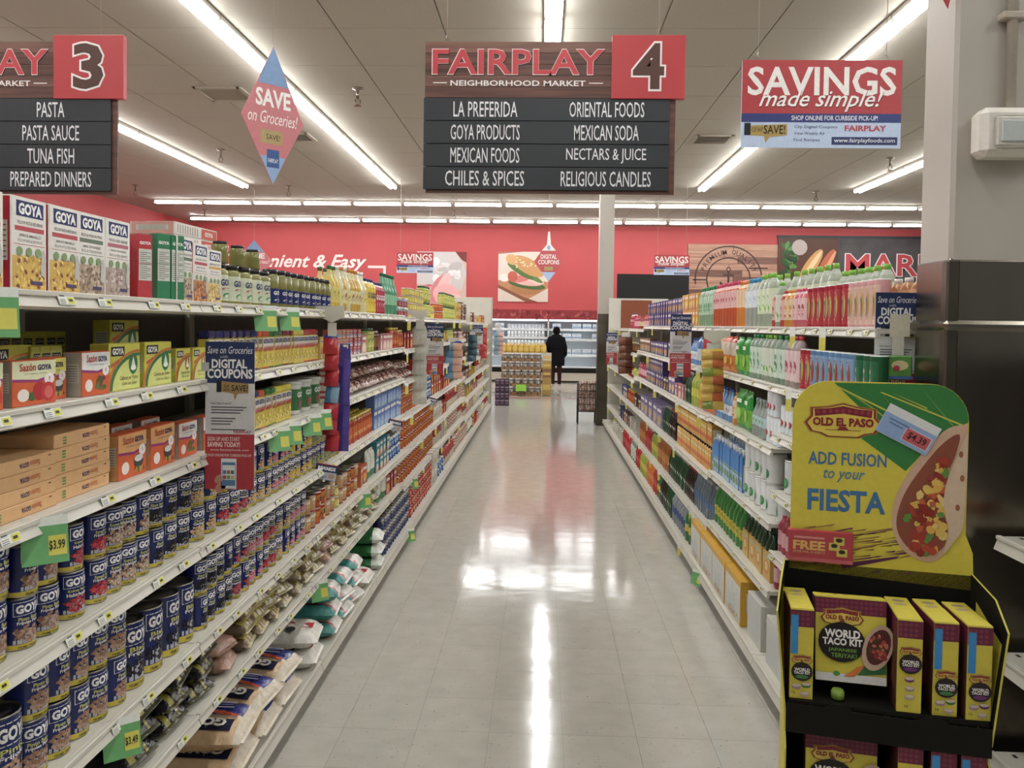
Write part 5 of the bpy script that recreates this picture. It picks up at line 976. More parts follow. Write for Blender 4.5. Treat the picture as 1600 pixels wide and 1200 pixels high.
stock(L, 2, 330, 395, 'sh_navy', pitch=.064); stock(L, 2, 396, 404, 'sh_navy', n=1); stock(L, 2, 404, 422, 'sh_orange', n=2); stock(L, 2, 422, 445, 'sh_green', n=3); stock(L, 2, 445, 463, 'sh_maroon', n=3); stock(L, 2, 463, 478, 'sh_yellow', n=3); stock(L, 2, 478, 499, 'sh_red', n=4)
stock(L, 2, 500, 518, 'yelpack', 1, pitch=.1); stock(L, 2, 520, 548, 'orgblu', 3, pitch=.085, turn=.03); stock(L, 2, 548, 566, 'redblu', 3, pitch=.085, turn=.03); stock(L, 2, 567, 576, 'pinkpack', 1, pitch=.1); stock(L, 2, 578, 596, ['grnjar', 'mole'], 1, pitch=.1); stock(L, 2, 596, 614, 'pinkpack', 1, pitch=.11); stock(L, 2, 614, 632, 'sauce', 1, pitch=.1); stock(L, 2, 632, 655, 'redpack', 1, pitch=.14); stock(L, 2, 655, 690, ['whitepack', 'yelpack', 'redpack'], 1, pitch=.2); stock(L, 2, 690, 725, ['yelpack', 'grnjar', 'darkpack', 'pinkpack'], 1, pitch=.26); stock(L, 2, 725, 757, ['brownpack', 'redpack', 'whitepack', 'noodle', 'yelpack'], 1, pitch=.38)
# ---- third shelf
stock(L, 3, -150, -20, 'peach', 4, n=1, turn=.01); stock(L, 3, -19, 91, 'peach', 4, n=1, turn=.015); stock(L, 3, 92, 184, 'peach', 5, n=1, turn=.015, inset=.04); stock(L, 3, 187, 237, 'saz_o', n=1, turn=.02); stock(L, 3, 238, 277, 'saz_o', n=1, turn=.02); stock(L, 3, 278, 318, 'saz_w', n=1, turn=.02); stock(L, 3, 120, 250, 'saz_o', n=3, turn=.02, back=.15); stock(L, 3, 252, 330, 'saz_w', n=2, turn=.02, back=.15)
stock(L, 3, 320, 394, 'saz_w', n=3, turn=.02); stock(L, 3, 395, 408, 'sh_navy', n=2); stock(L, 3, 408, 418, 'sh_orange', n=1); stock(L, 3, 418, 436, 'sh_green', n=2); stock(L, 3, 436, 458, 'sh_yellow', n=3); stock(L, 3, 466, 510, 'tub', pitch=.15); stock(L, 3, 512, 545, 'noodle', pitch=.17, turn=.2)
stock(L, 3, 528, 645, 'chile', 2, pitch=.17, turn=.3, tilt=.03); stock(L, 3, 646, 660, 'redpack', 1, pitch=.14); stock(L, 3, 660, 690, ['bluecan', 'orgpack', 'redpack'], 2, pitch=.16); stock(L, 3, 690, 725, ['brownbag', 'darkpack', 'noodle'], 1, pitch=.24); stock(L, 3, 725, 757, ['brownpack', 'whitepack', 'redbag', 'pinkpack'], 1, pitch=.36)
# ---- fourth shelf
stock(L, 4, -60, 30, 'pinto_m', 2, n=2); 
for a_, b_, k_ in ((33, 70, 'pinto'), (70, 100, 'pinto'), (100, 151, 'kidney'), (151, 176, 'smallred'), (176, 241, 'blackeye'), (241, 306, 'black'), (306, 346, 'chick'), (346, 366, 'smallred'), (366, 395, 'kidney'), (395, 430, 'chick'), (430, 456, 'pink'), (456, 491, 'corn'), (491, 538, 'peas')):
    stock(L, 4, a_, b_, k_, 2, pitch=.0765, turn=.35, inset=.022)
for a_, b_, k_ in ((33, 150, 'pinto'), (150, 306, 'black'), (306, 440, 'chick')): stock(L, 4, a_, b_, k_, 2, pitch=.0765, turn=.35, back=.079, inset=.022)
stock(L, 4, 541, 586, 'sauce', pitch=.07); stock(L, 4, 545, 586, 'sauce', pitch=.09, back=.08); stock(L, 4, 587, 629, 'blupack', 2, pitch=.115, turn=.03); stock(L, 4, 630, 660, 'orgcan', 3, pitch=.1); stock(L, 4, 660, 676, 'bluecan', 3, pitch=.12); stock(L, 4, 676, 690, 'orgpack', 2, pitch=.18); stock(L, 4, 690, 725, ['redpack', 'brownbag', 'darkpack'], 1, pitch=.25); stock(L, 4, 725, 757, ['brownpack', 'yelpack', 'redbag', 'noodle'], 1, pitch=.38)
# ---- fifth shelf
stock(L, 5, -60, 0, 'pinto_t', n=1); stock(L, 5, 0, 45, 'pinto_t', n=1, inset=.02); stock(L, 5, 48, 206, 'pinto_m', 2, pitch=.093, turn=.4, inset=.022); stock(L, 5, 207, 314, 'black_t', pitch=.106, turn=.2, inset=.022); stock(L, 5, 150, 310, 'black_t', pitch=.108, turn=.2, back=.105)
for a_, b_, k_ in ((315, 370, 'black'), (370, 395, 'kidney'), (395, 415, 'pink'), (415, 437, 'smallred'), (437, 458, 'chick'), (458, 482, 'pink')): stock(L, 5, a_, b_, k_, 2, pitch=.0765, turn=.35, inset=.022)
stock(L, 5, 315, 450, 'black', 2, pitch=.0765, turn=.35, back=.079, inset=.022); stock(L, 5, 484, 565, ['refried', 'orgcan', 'refried', 'yelcan', 'refried', 'orgcan', 'refried'], 2, pitch=.078, turn=.3); stock(L, 5, 566, 577, 'orgpack', 1, pitch=.1); stock(L, 5, 578, 590, 'pouch_w', pitch=.14); stock(L, 5, 591, 612, 'tealpack', 2, pitch=.105, turn=.03); stock(L, 5, 612, 630, 'bluecan', 2, pitch=.1); stock(L, 5, 632, 680, 'orgcan', 3, pitch=.11); stock(L, 5, 680, 700, ['whitepack', 'redpack'], 1, pitch=.2); stock(L, 5, 700, 728, ['redbag', 'noodle'], 1, pitch=.26); stock(L, 5, 728, 757, ['yelpack', 'pinkpack', 'redbag'], 1, pitch=.4)
# ---- sixth shelf
stock(L, 6, 195, 338, 'bean_k', 3, pitch=.175, turn=.25, tilt=-.006, inset=.02); stock(L, 6, 339, 378, 'bean_p', 2, pitch=.155, turn=.25, inset=.02); stock(L, 6, 379, 440, 'bean_y', 3, pitch=.155, turn=.3, inset=.02); stock(L, 6, 440, 520, ['bean_w', 'bean_y', 'bean_w', 'bean_p'], 3, pitch=.155, turn=.3, inset=.02); stock(L, 6, 520, 592, ['bean_y', 'bean_w'], 3, pitch=.16, turn=.3, inset=.02); stock(L, 6, 594, 608, 'pouch_w', pitch=.13); stock(L, 6, 608, 624, 'redpack', 1, pitch=.13); stock(L, 6, 624, 680, 'orgcan', 2, pitch=.11); stock(L, 6, 681, 700, ['redbag', 'whitepack'], 1, pitch=.2); stock(L, 6, 700, 757, ['noodle', 'redbag', 'noodle', 'whitepack', 'pouch_w'], 1, pitch=.33)
# ---- bottom deck
stock(L, 'base', 335, 448, 'rice_bag', 2, n=3, turn=.10, inset=.0, tilt=.0); stock(L, 'base', 450, 496, 'white_bag', 2, pitch=.245, turn=.2, inset=.0); stock(L, 'base', 497, 552, 'teal_bag', 3, pitch=.225, turn=.25, inset=.0); stock(L, 'base', 553, 572, 'white_bag', 1, pitch=.245, turn=.2, inset=0); stock(L, 'base', 573, 590, 'green_bag', 3, pitch=.225, turn=.15, inset=.0); stock(L, 'base', 591, 634, 'navycan_s', 3, pitch=.078); stock(L, 'base', 635, 670, 'redcan_s', 3, pitch=.1); stock(L, 'base', 670, 690, ['whitepack', 'bluecan'], 2, pitch=.18); stock(L, 'base', 690, 735, ['redbag', 'noodle', 'noodle', 'pouch_w'], 1, pitch=.26); stock(L, 'base', 735, 760, ['redpack', 'whitepack', 'redbag'], 1, pitch=.4)
# ---- drinks side
stock(R, 1, 985, 1012, ['syrup', 'hotsauce', 'syrup', 'redbot'], pitch=.16); stock(R, 1, 1013, 1043, 'purplebox', 2, pitch=.16, turn=.03, n=9); stock(R, 1, 1044, 1066, 'purplebox', 2, pitch=.12, turn=.03); stock(R, 1, 1066, 1090, 'yelnectar', 2, pitch=.105, turn=.03)
stock(R, 1, 1091, 1113, 'aloe', pitch=.09); stock(R, 1, 1113, 1150, 'guava', pitch=.083); stock(R, 1, 1150, 1163, 'mango', pitch=.083); stock(R, 1, 1163, 1181, 'clearb', pitch=.083); stock(R, 1, 1181, 1203, 'limeb', pitch=.085); stock(R, 1, 1204, 1224, ['smallred_b', 'gclear2', 'smallred_b'], pitch=.066); stock(R, 1, 1224, 1238, 'smallorg_b', pitch=.066); stock(R, 1, 1238, 1258, 'smallpink_b', pitch=.066); stock(R, 1, 1259, 1322, 'can_r', pitch=.072); stock(R, 1, 1323, 1372, 'can_p', pitch=.068)
stock(R, 1, 1205, 1272, 'limeb', pitch=.11, back=.085); stock(R, 1, 1273, 1345, 'limeb_s', pitch=.09, back=.085); stock(R, 1, 1346, 1395, 'brownb', pitch=.09, back=.085); stock(R, 1, 1120, 1200, ['limeb', 'guava'], pitch=.13, back=.085)
stock(R, 2, 975, 1015, ['brownpack', 'mole', 'sauce'], pitch=.24); stock(R, 2, 1016, 1042, 'purplebox', 1, pitch=.2, turn=.03); stock(R, 2, 1043, 1076, ['candlepack', 'bluepack2'], 1, pitch=.16); stock(R, 2, 1077, 1088, 'bluebot', pitch=.09); stock(R, 2, 1088, 1124, 'chips_b', pitch=.14); stock(R, 2, 1124, 1146, 'chips_o', pitch=.14); stock(R, 2, 1146, 1168, 'chips_g', pitch=.14); stock(R, 2, 1168, 1186, 'gclear', pitch=.08); stock(R, 2, 1186, 1206, 'gclear2', pitch=.078); stock(R, 2, 1206, 1223, 'gclear', pitch=.078); stock(R, 2, 1223, 1246, 'pclear', pitch=.075); stock(R, 2, 1247, 1262, 'can_r', pitch=.07); stock(R, 2, 1262, 1330, 'can_b', pitch=.075); stock(R, 2, 1330, 1368, 'can_g', pitch=.07)
stock(R, 3, 975, 1010, ['syrup', 'grnjar', 'hotsauce', 'pinkpack'], pitch=.3); stock(R, 3, 1010, 1036, 'purplebox', 2, pitch=.2, turn=.03); stock(R, 3, 1037, 1070, ['pinkpack', 'candlepack', 'darkpack'], 1, pitch=.16); stock(R, 3, 1071, 1080, 'sodag', pitch=.08); stock(R, 3, 1080, 1092, 'limesoda', pitch=.09); stock(R, 3, 1092, 1118, 'chips_y', pitch=.13); stock(R, 3, 1118, 1142, 'bluebot', pitch=.075); stock(R, 3, 1143, 1150, 'smallorg_b', pitch=.08); stock(R, 3, 1150, 1174, 'chips_g', pitch=.135); stock(R, 3, 1175, 1196, 'milkbot', pitch=.075); stock(R, 3, 1197, 1213, 'fizzcan', 2, pitch=.0605); stock(R, 3, 1214, 1250, 'fizzcan', 1, pitch=.0605); stock(R, 3, 1197, 1213, 'fizzcan', 2, pitch=.0605, back=.0605)
stock(R, 4, 972, 1002, ['darkpack', 'sauce', 'bluepack2'], pitch=.3); stock(R, 4, 1002, 1036, 'purplelong', 1, pitch=.33, turn=.02); stock(R, 4, 1037, 1046, 'sodag', pitch=.08); stock(R, 4, 1046, 1058, 'sodak', pitch=.08); stock(R, 4, 1060, 1114, 'juice', 2, pitch=.0775, turn=.03); stock(R, 4, 1060, 1114, 'juice', 2, pitch=.09, turn=.03, back=.08); stock(R, 4, 1115, 1163, 'bluec', 1, pitch=.0785, turn=.05); stock(R, 4, 1115, 1170, 'bluec', 1, pitch=.0785, turn=.05, back=.085, lift=.0); stock(R, 4, 1164, 1207, 'coco', 2, pitch=.103, turn=.5)
stock(R, 4, 1213, 1236, 'coco', 1, pitch=.103, turn=.5)
stock(R, 5, 968, 1000, ['whitepack', 'brownpack', 'bluepack2'], pitch=.4); stock(R, 5, 1001, 1010, 'amber', pitch=.14); stock(R, 5, 1010, 1020, 'redsoda', pitch=.13); stock(R, 5, 1020, 1030, 'limesoda', pitch=.12); stock(R, 5, 1030, 1046, 'amber', pitch=.1); stock(R, 5, 1047, 1075, 'sodag', pitch=.072); stock(R, 5, 1075, 1088, 'sodak', pitch=.07); stock(R, 5, 1088, 1119, 'sodab', pitch=.078); stock(R, 5, 1120, 1164, 'soday', pitch=.08); stock(R, 5, 1165, 1210, 'sixpack', pitch=.134, turn=.03); stock(R, 5, 1213, 1238, 'syrup', pitch=.066)
stock(R, 'base', 966, 982, 'whitepack', pitch=.4); stock(R, 'base', 982, 996, 'redsoda', pitch=.2); stock(R, 'base', 996, 1004, 'gclear', pitch=.18); stock(R, 'base', 1004, 1012, 'redsoda', pitch=.15); stock(R, 'base', 1012, 1022, 'limesoda', pitch=.13); stock(R, 'base', 1022, 1034, 'orgsoda', pitch=.12); stock(R, 'base', 1034, 1046, ['biggreen', 'redsoda'], pitch=.12); stock(R, 'base', 1046, 1066, ['sodag', 'sodak'], pitch=.085); stock(R, 'base', 1066, 1088, 'bigclear', pitch=.105); stock(R, 'base', 1088, 1103, 'biggreen', pitch=.105); stock(R, 'base', 1104, 1190, 'tea', n=4, pitch=.1, turn=.01, inset=.012); stock(R, 'base', 1192, 1262, 'whitecase', pitch=.1, turn=.01, inset=.03)
# ---- sale tags, flags and signs on the shelf edges
def edge_item(side, lvl, px, me, name, dz=0., rz=0.):
    y = YL(px) if side == 'L' else YR(px, lvl)
    k = int((y-(1.228 if side == 'L' else 3.93-RBAY))//(LBAY if side == 'L' else RBAY)); u = units[side, k]
    zs = hgt(side, lvl, y); tgt = [c for c in u.children if (c.name.startswith('base_deck') if lvl == 'base' else c.name.startswith('shelf')) and abs(c.location.z-zs) < .01]
    sh = tgt[0]; off = y-u.location.y; lx = off if side == 'L' else -off
    return link(name, me, sh, (lx, -.012, dz), rz)
for lvl, px, i, rz in ((1, -44, 2, .2), (1, 397, 2, .2), (1, 436, 2, .2), (3, 40, 0, .1), (5, 165, 1, .1), (3, 420, 2, .1), (3, 441, 2, .1), (3, 473, 2, .1), (3, 492, 2, .1), (6, 488, 2, .1), (5, 560, 2, .1), (6, 640, 2, .3), ('base', 624, 2, .3)):
    edge_item(L, lvl, px, SALE[i], 'sale_tag', .004, -.85)
for lvl, px in ((1, 1258), (1, 1307), (2, 1252), (3, 1069), (5, 1042), (5, 1100), ('base', 1093)): edge_item(R, lvl, px, FLAG, 'sale_tag', .004, .6)
edge_item(R, 'base', 1125, SALE[2], 'sale_tag', .004, .6)
# ================================================================== blade signs and clip strips at the shelf edge
def coupon(X0, Y, ztop, label, Wd=.155, H=.46, rz=0., jaw=-1):
    o = thing('coupon_sign', label, 'sign', (X0+Wd/2, Y, ztop-H), rz, 'blue, white and red coupon blade signs')
    link('panel', MB().box((-Wd/2, -.001, 0), (Wd/2, .001, H), '#d6d6d6').mesh('coupon_panel'), o)
    fn = flat((0, -.001, 0), (1, 0, 0), (0, 0, 1)); t = MB(); X = lambda u: (u-.5)*Wd; Z = lambda v: H*(1-v)
    t.rect(fn, X(0), Z(.28), X(1), Z(0), '#2b3a66', .0005); t.rect(fn, X(0), Z(1), X(1), Z(.625), '#b93a42', .0005)
    t.text(fn, 'Save on Groceries', X(.5), Z(.055), Wd*.92, H*.05, '#e9e9ee', .001, .004, .3); t.text(fn, 'with', X(.38), Z(.10), Wd*.16, H*.02, '#c9ccd8', .001); t.text(fn, 'DIGITAL', X(.49), Z(.148), Wd*.72, H*.062, '#f2f2f2', .001, .035); t.text(fn, 'COUPONS', X(.5), Z(.215), Wd*.92, H*.066, '#f2f2f2', .001, .035)
    t.poly(fn, [(X(.3), Z(.265)), (X(.88), Z(.28)), (X(.88), Z(.345)), (X(.66), Z(.35)), (X(.6), Z(.395)), (X(.57), Z(.35)), (X(.3), Z(.335))], '#a98a5c', .0008); t.rect(fn, X(.23), Z(.34), X(.33), Z(.265), '#26282c', .001); t.text(fn, 'SAVE!', X(.70), Z(.312), Wd*.33, H*.042, '#2a231a', .0014, .01); t.text(fn, 'CLIP', X(.43), Z(.30), Wd*.11, H*.018, '#2a231a', .0014); t.text(fn, 'SHOP', X(.43), Z(.325), Wd*.12, H*.018, '#2a231a', .0014)
    t.text(fn, 'How does it work?', X(.32), Z(.415), Wd*.42, H*.018, '#3c3e44', .001)
    for i, wl in enumerate((.72, .66, .6, 0, .5, .44, .4, 0, .7)):
        if wl: t.rect(fn, X(.12), Z(.446+.019*i), X(.12+wl), Z(.438+.019*i), '#6a6c72', .0008)
    t.text(fn, 'FAIRPLAY', X(.76), Z(.608), Wd*.36, H*.017, '#b93a42', .001, .02); t.text(fn, 'SIGN UP AND START', X(.38), Z(.658), Wd*.66, H*.028, '#ecdcd8', .001, .012); t.text(fn, 'SAVING TODAY!', X(.38), Z(.695), Wd*.66, H*.034, '#f2e8e4', .001, .025); t.text(fn, 'www.fairplayfoods.com', X(.5), Z(.733), Wd*.78, H*.02, '#ecdcd8', .001); t.text(fn, 'SHOP ONLINE FOR CURBSIDE PICK-UP!', X(.5), Z(.768), Wd*.88, H*.018, '#ecdcd8', .001, .01)
    t.rect(fn, X(.33), Z(.995), X(.64), Z(.79), '#dfe3e6', .001); t.rect(fn, X(.35), Z(.975), X(.62), Z(.815), '#5a86b0', .0014); t.rect(fn, X(.36), Z(.935), X(.61), Z(.835), '#e6e8e4', .0018)
    for i in range(6): t.rect(fn, X(.37+.08*(i % 3)), Z(.905-.035*(i//3)+.025), X(.435+.08*(i % 3)), Z(.905-.035*(i//3)), ['#b8504a', '#7a9a5c', '#c9b06a', '#5c7aa8', '#a86a4a', '#3f7a5a'][i], .0022)
    t.disc(fn, X(.27), Z(.93), Wd*.1, H*.022, '#c98f74', .0012, 10, 1.0); t.disc(fn, X(.32), Z(.985), Wd*.14, H*.03, '#c98f74', .001, 10, .8)
    link('print', t.mesh('coupon_print'), o)
    link('bracket', MB().box((jaw*Wd/2-.012, -.004, H*.80), (jaw*Wd/2+.012, .004, H*.86), '#b5b7bb', 'gloss').mesh('coupon_bracket'), o)
def top_at(px, py, Y): return at(px, py, Y).z
coupon(-1.045, 2.52, top_at(350, 534, 2.52), 'large coupon blade sign nearest the camera on the cans side'.replace('nearest the camera', 'beside the seasoning boxes'))
coupon(-1.045, 7.4, top_at(678, 506, 7.4), 'coupon blade sign between the pale and blue hanging strips', jaw=-1); coupon(-1.045, 12.3, top_at(742, 508, 12.3), 'farthest small coupon blade sign on the cans side')
coupon(.94, 6.1, top_at(1062, 491, 6.1), 'coupon blade sign before the purple cartons, drinks side', jaw=1); coupon(1.185, 2.985, top_at(1390, 457, 2.985), 'coupon blade sign half behind the near pillar', jaw=1); coupon(.93, 12.0, top_at(960, 520, 12.0), 'small coupon blade sign beside the slim pillar', jaw=1)
def packet(w, h, c1, c2, c3, th=.034):
    m = MB(); nx = 4; v = []; f = []
    for s in (0, 1):
        for i in range(nx+1):
            for j in range(nx+1):
                x, z = w*(i/nx-.5), h*j/nx; b = (math.sin(math.pi*i/nx)*math.sin(math.pi*(j/nx)**.6)) if j < nx else 0; x *= (1 if j < nx else .8); v.append((x, (-1 if s == 0 else 1)*th/2*b, z))
    N = (nx+1)**2
    for s in (0, 1):
        for i in range(nx):
            for j in range(nx):
                q = [s*N+i*(nx+1)+j, s*N+(i+1)*(nx+1)+j, s*N+(i+1)*(nx+1)+j+1, s*N+i*(nx+1)+j+1]
                m.f.append(tuple(q if s == 0 else q[::-1])); m.c.append(C(c1 if j == nx-1 else (c2 if i < 2 else c3))); m.m.append('film'); m.s.append(True)
    m.v = v; return m.mesh('hanging_packet')
def clip(px0, px1, py0, py1, X, n, packs, label, plabel, arm=True, zarm=None):
    pc = (px0+px1)/2; Y = X*F_PX/(pc-847.8); a, b = at(px0, py0, Y), at(px1, py1, Y); W, H = b.x-a.x, a.z-b.z
    o = thing('clip_strip', label, 'clip strip', ((a.x+b.x)/2, Y, b.z))
    link('strip', MB().box((-.014, .022, -.0), (.014, .024, H), '#d9d9d2', 'gloss').mesh('strip'), o)
    link('hang_tab', MB().box((-W*.3, .008, H*.93), (W*.3, .011, H*1.04), '#d6d4cb', 'print', .001).mesh('hang_tab'), o)
    if arm:
        s = 1 if X < 0 else -1; z = H*1.04
        link('arm', MB().add([(-.1*s-.0, -.002, z+.08), (.06*s, -.002, z+.08), (.06*s, -.002, z+.03), (.0, -.002, z+.0), (-.06*s, -.002, z+.03), (-.1*s, -.002, z+.045), (-.1*s, .002, z+.08), (.06*s, .002, z+.08), (.06*s, .002, z+.03), (.0, .002, z+.0), (-.06*s, .002, z+.03), (-.1*s, .002, z+.045)], [(0, 1, 2, 3, 4, 5), (11, 10, 9, 8, 7, 6)]+[(i, i+6, (i+1) % 6+6, (i+1) % 6) for i in range(6)], '#cfcab8', 'shelf_paint').mesh('arm'), o)
    hp = H*.92/n*1.28; me = [packet(W, hp, *c_) for c_ in packs]
    for i in range(n):
        z = b.z+H*.92-(i+1)*H*.92/n
        q = thing('hanging_packet', '%s, %s from the top' % (plabel, ordinal(i+1)), 'packet', ((a.x+b.x)/2+random.uniform(-.006, .006), Y-.006, max(z, b.z)), 0, plabel, me[(i*7) % len(me)], rot=(-.22 if n > 3 else -.05, random.uniform(-.05, .05), random.uniform(-.2, .2)))
        link('hang_hole', MB().box((-.008, -.002, hp*.95), (.008, .0, hp*.985), '#e9e6de').mesh('hang_hole'), q)
RS = [('#4a3f86', '#b8222e', '#b8222e'), ('#3f6a9a', '#4a86b8', '#8fb0c8'), ('#b8222e', '#a81c2a', '#c02a36'), ('#b8222e', '#b0202c', '#b8222e')]
clip(507, 528, 512, 705, -1.0, 7, RS, 'clip strip of red packets hanging below the oil bottles', 'red hanging packet on the near clip strip')
clip(528, 546, 545, 705, -1.0, 2, [('#4a3a8c', '#43337f', '#56459a')], 'clip strip with purple packets beside the red ones', 'purple packet behind the red strip', False)
clip(645, 666, 505, 632, -1.0, 5, [('#c9cabb', '#cfcfc2', '#c4c5b6')], 'clip strip of pale utensil packets on the cans side', 'pale hanging packet with utensils')
clip(694, 722, 530, 592, -1.0, 5, [('#3f5fa8', '#7fa6c4', '#e0b49c'), ('#6f9cc0', '#5f94bc', '#dba891')], 'clip strip of blue and pink packets on the cans side', 'blue and pink hanging packet', False)
clip(731, 745, 520, 565, -.98, 4, [('#2f4a5a', '#30505c', '#3c5f68')], 'clip strip of dark teal packets toward the far end', 'dark teal hanging packet', False)
clip(752, 761, 508, 560, -.98, 4, [('#c9392f', '#cc4436', '#c23a30')], 'clip strip of bright red packets at the far end', 'bright red packet at the far end', False)
clip(772, 786, 515, 555, -.87, 5, [('#3a4f9a', '#8fb4c8', '#d8a89a')], 'clip strip of blue and pink packets before the chilled case', 'blue and pink packet by the chilled case')
clip(1098, 1130, 540, 640, 1.05, 7, [('#d8b42c', '#c9a03a', '#b8742c'), ('#c9702c', '#d0a23a', '#b85a34'), ('#d8c24a', '#8a9a3a', '#c9a83a'), ('#b8442c', '#d8b04a', '#c2602c')], 'clip strip of yellow party snacks on the drinks side', 'yellow snack packet on the party strip')
clip(967, 988, 522, 584, 1.05, 5, [('#6a3c28', '#7c4830', '#5e3524')], 'clip strip of brown packets beside the slim pillar', 'brown packet on the far drinks strip', False)
clip(1100, 1126, 522, 556, 1.06, 1, [('#b8303a', '#c9444a', '#d8c8c0')], 'white hang tab with a red party packet, drinks side', 'red party packet above the yellow snacks', False)
# toy card hanging by the near pillar
a = at(1402, 575, 2.96)
o = thing('hanging_card', 'white tag and green sponge pack hanging by the near pillar', 'packet', (a.x, 2.96, a.z))
link('hang_tab', MB().box((-.03, -.002, .11), (.04, 0, .19), '#d8d3bd', 'print').mesh('hang_tab'), o); link('tab_strip', MB().box((-.02, -.002, .04), (.02, 0, .11), '#d2d0c4', 'print').mesh('tab_strip'), o)
t = MB().box((-.045, -.02, -.04), (.045, .002, .045), '#5f9a4a', 'film', .006); f_ = flat((0, -.02, 0), (1, 0, 0), (0, 0, 1)); t.disc(f_, 0, .01, .03, .018, '#d8cfa0', .001); t.disc(f_, -.012, .0, .012, .01, '#b8404c', .002); t.rect(f_, -.045, -.038, .045, -.028, '#3f66ad', .001); link('pack', t.mesh('sponge_pack'), o)
# rewards cards standing off the shelf edge
def rewards(lvl, px, tilt, label):
    y = YL(px); z = hgt('L', lvl, y); Wd, H = .125, .075
    o = thing('rewards_card', label, 'sign', (-1.03, y, z-.02), math.pi/2-.55, 'rewards cards on the shelf edges', None, (.0, tilt, math.pi/2-.75))
    m = MB().box((-Wd/2, -.001, -H/2), (Wd/2, .001, H/2), '#a9adb8'); fn = flat((0, -.001, 0), (1, 0, 0), (0, 0, 1)); m.rect(fn, -Wd/2, 0, Wd/2, H/2, '#2a2f55', .0006); m.rect(fn, -Wd/2, H*.44, Wd/2, H/2, '#a8323c', .0009); m.text(fn, 'REWARDS', 0, H*.22, Wd*.8, H*.24, '#eceef2', .0012, .04); m.disc(fn, Wd*.28, -H*.25, Wd*.14, H*.16, '#b08a6a', .0009); m.rect(fn, -Wd*.4, -H*.4, Wd*.05, -H*.2, '#8f95a8', .0009)
    link('card', m.mesh('rewards_card'), o); link('stem', MB().box((-.006, .001, -H/2-.01), (.006, .02, -H/2+.01), '#d8d8d2').mesh('card_stem'), o)
rewards(4, 496, .25, 'navy rewards card beside the pigeon pea cans'); rewards(4, 608, .25, 'navy rewards card below the blue cracker boxes'); rewards(4, 668, .25, 'navy rewards card below the far orange cans')

# ================================================================== cardboard taco kit stand
YEL = '#d3c22b'
SX, SY, SR = .905, 2.19, math.radians(-13)
st = thing('display_stand', 'yellow and black cardboard floor display of taco kits', 'display stand', (SX, SY, 0), SR); st.scale = (.94, 1, 1)
Wd, Dp = .50, .22
def stp(name, mb): return link(name, mb.mesh(name), st)
hz0, hz1, hy = 1.02, 1.552, .10
# header with round shoulders
pts = [(-.24, hz0)]
for k in range(9): a = math.pi-k*math.pi/16; pts.append((-.24+.10+.10*math.cos(a), hz1-.10+.10*math.sin(a)))
for k in range(9): a = math.pi/2-k*math.pi/16; pts.append((.235-.10+.10*math.cos(a), hz1-.10+.10*math.sin(a)))
pts += [(.235, hz0+.13), (.255, hz0+.08), (.26, hz0-.02)]
n = len(pts); hd = MB().add([(x, hy, z) for x, z in pts]+[(x, hy+.006, z) for x, z in pts], [tuple(reversed(range(n))), tuple(range(n, 2*n))]+[(i, (i+1) % n, (i+1) % n+n, i+n) for i in range(n)], YEL)
hdr = stp('header', hd); fn = flat((0, hy, 0), (1, 0, 0), (0, 0, 1)); H = hz1-hz0
X = lambda u: -.24+u*.475
Z = lambda v: hz1-v*H
def brand_mark(t, fn, cx, cz, w, lift=.001):
    h = w*.46
    for sc, c_ in ((1.08, '#a8822a'), (1.03, '#8c2430'), (.97, '#dcc23e')):
        o_ = [(-.5, -.05), (-.42, .14), (-.42, .38), (-.2, .42), (0, .52), (.2, .42), (.42, .38), (.42, .14), (.5, -.05), (.42, -.3), (.3, -.34), (.2, -.44), (-.2, -.44), (-.3, -.34), (-.42, -.3)]
        t.poly(fn, [(cx+x*w*sc, cz+z*h*sc) for x, z in o_], c_, lift); lift += .0005
    t.poly(fn, [(cx-.38*w, cz+.14*h), (cx-.39*w, cz+.36*h), (cx-.2*w, cz+.38*h), (cx, cz+.46*h), (cx+.2*w, cz+.38*h), (cx+.39*w, cz+.36*h), (cx+.38*w, cz+.14*h), (cx, cz+.24*h)], '#7c2230', lift); lift += .0004
    for i in range(9): t.disc(fn, cx+(-.34+.085*i)*w, cz+(.26+.06*math.sin(math.pi*(i+.5)/9))*h, w*.03, h*.07, '#98343f', lift, 8)
    t.text(fn, 'OLD EL PASO', cx, cz-.01*h, w*.82, h*.25, '#8c2430', lift+.0006, .045); t.poly(fn, [(cx-.08*w, cz-.24*h), (cx-.04*w, cz-.15*h), (cx+.04*w, cz-.15*h), (cx+.08*w, cz-.24*h)], '#8c2430', lift); t.rect(fn, cx-.24*w, cz-.255*h, cx+.24*w, cz-.24*h, '#6a5a2a', lift)
t = MB()
gp = [(X(.2), Z(.005)), (X(.35), Z(.09)), (X(.55), Z(.22)), (X(.45), Z(.32)), (X(.62), Z(.44)), (X(.78), Z(.33)), (X(.97), Z(.17))]
gp += [(.235-.10+.10*math.cos(a), hz1-.10+.10*math.sin(a)) for a in [math.radians(20+14*k) for k in range(6)]]
t.poly(fn, [(X(.24), Z(.008)), (X(.47), Z(.20)), (X(.40), Z(.29)), (X(.66), Z(.45)), (X(.80), Z(.30)), (X(.995), Z(.19))]+[(.135+.099*math.cos(math.radians(6+12*k)), hz1-.10+.099*math.sin(math.radians(6+12*k))) for k in range(8)], '#2f7a38', .0006)
for k in range(9): u = .25+.08*k; t.poly(fn, [(X(u), Z(.02+.03*(k % 3))), (X(u+.2), Z(.12+.05*(k % 4))), (X(u+.2), Z(.13+.05*(k % 4)))], ['#7aa23a', '#a8b43a', '#23682f'][k % 3], .0010) if u+.2 < .97 else None
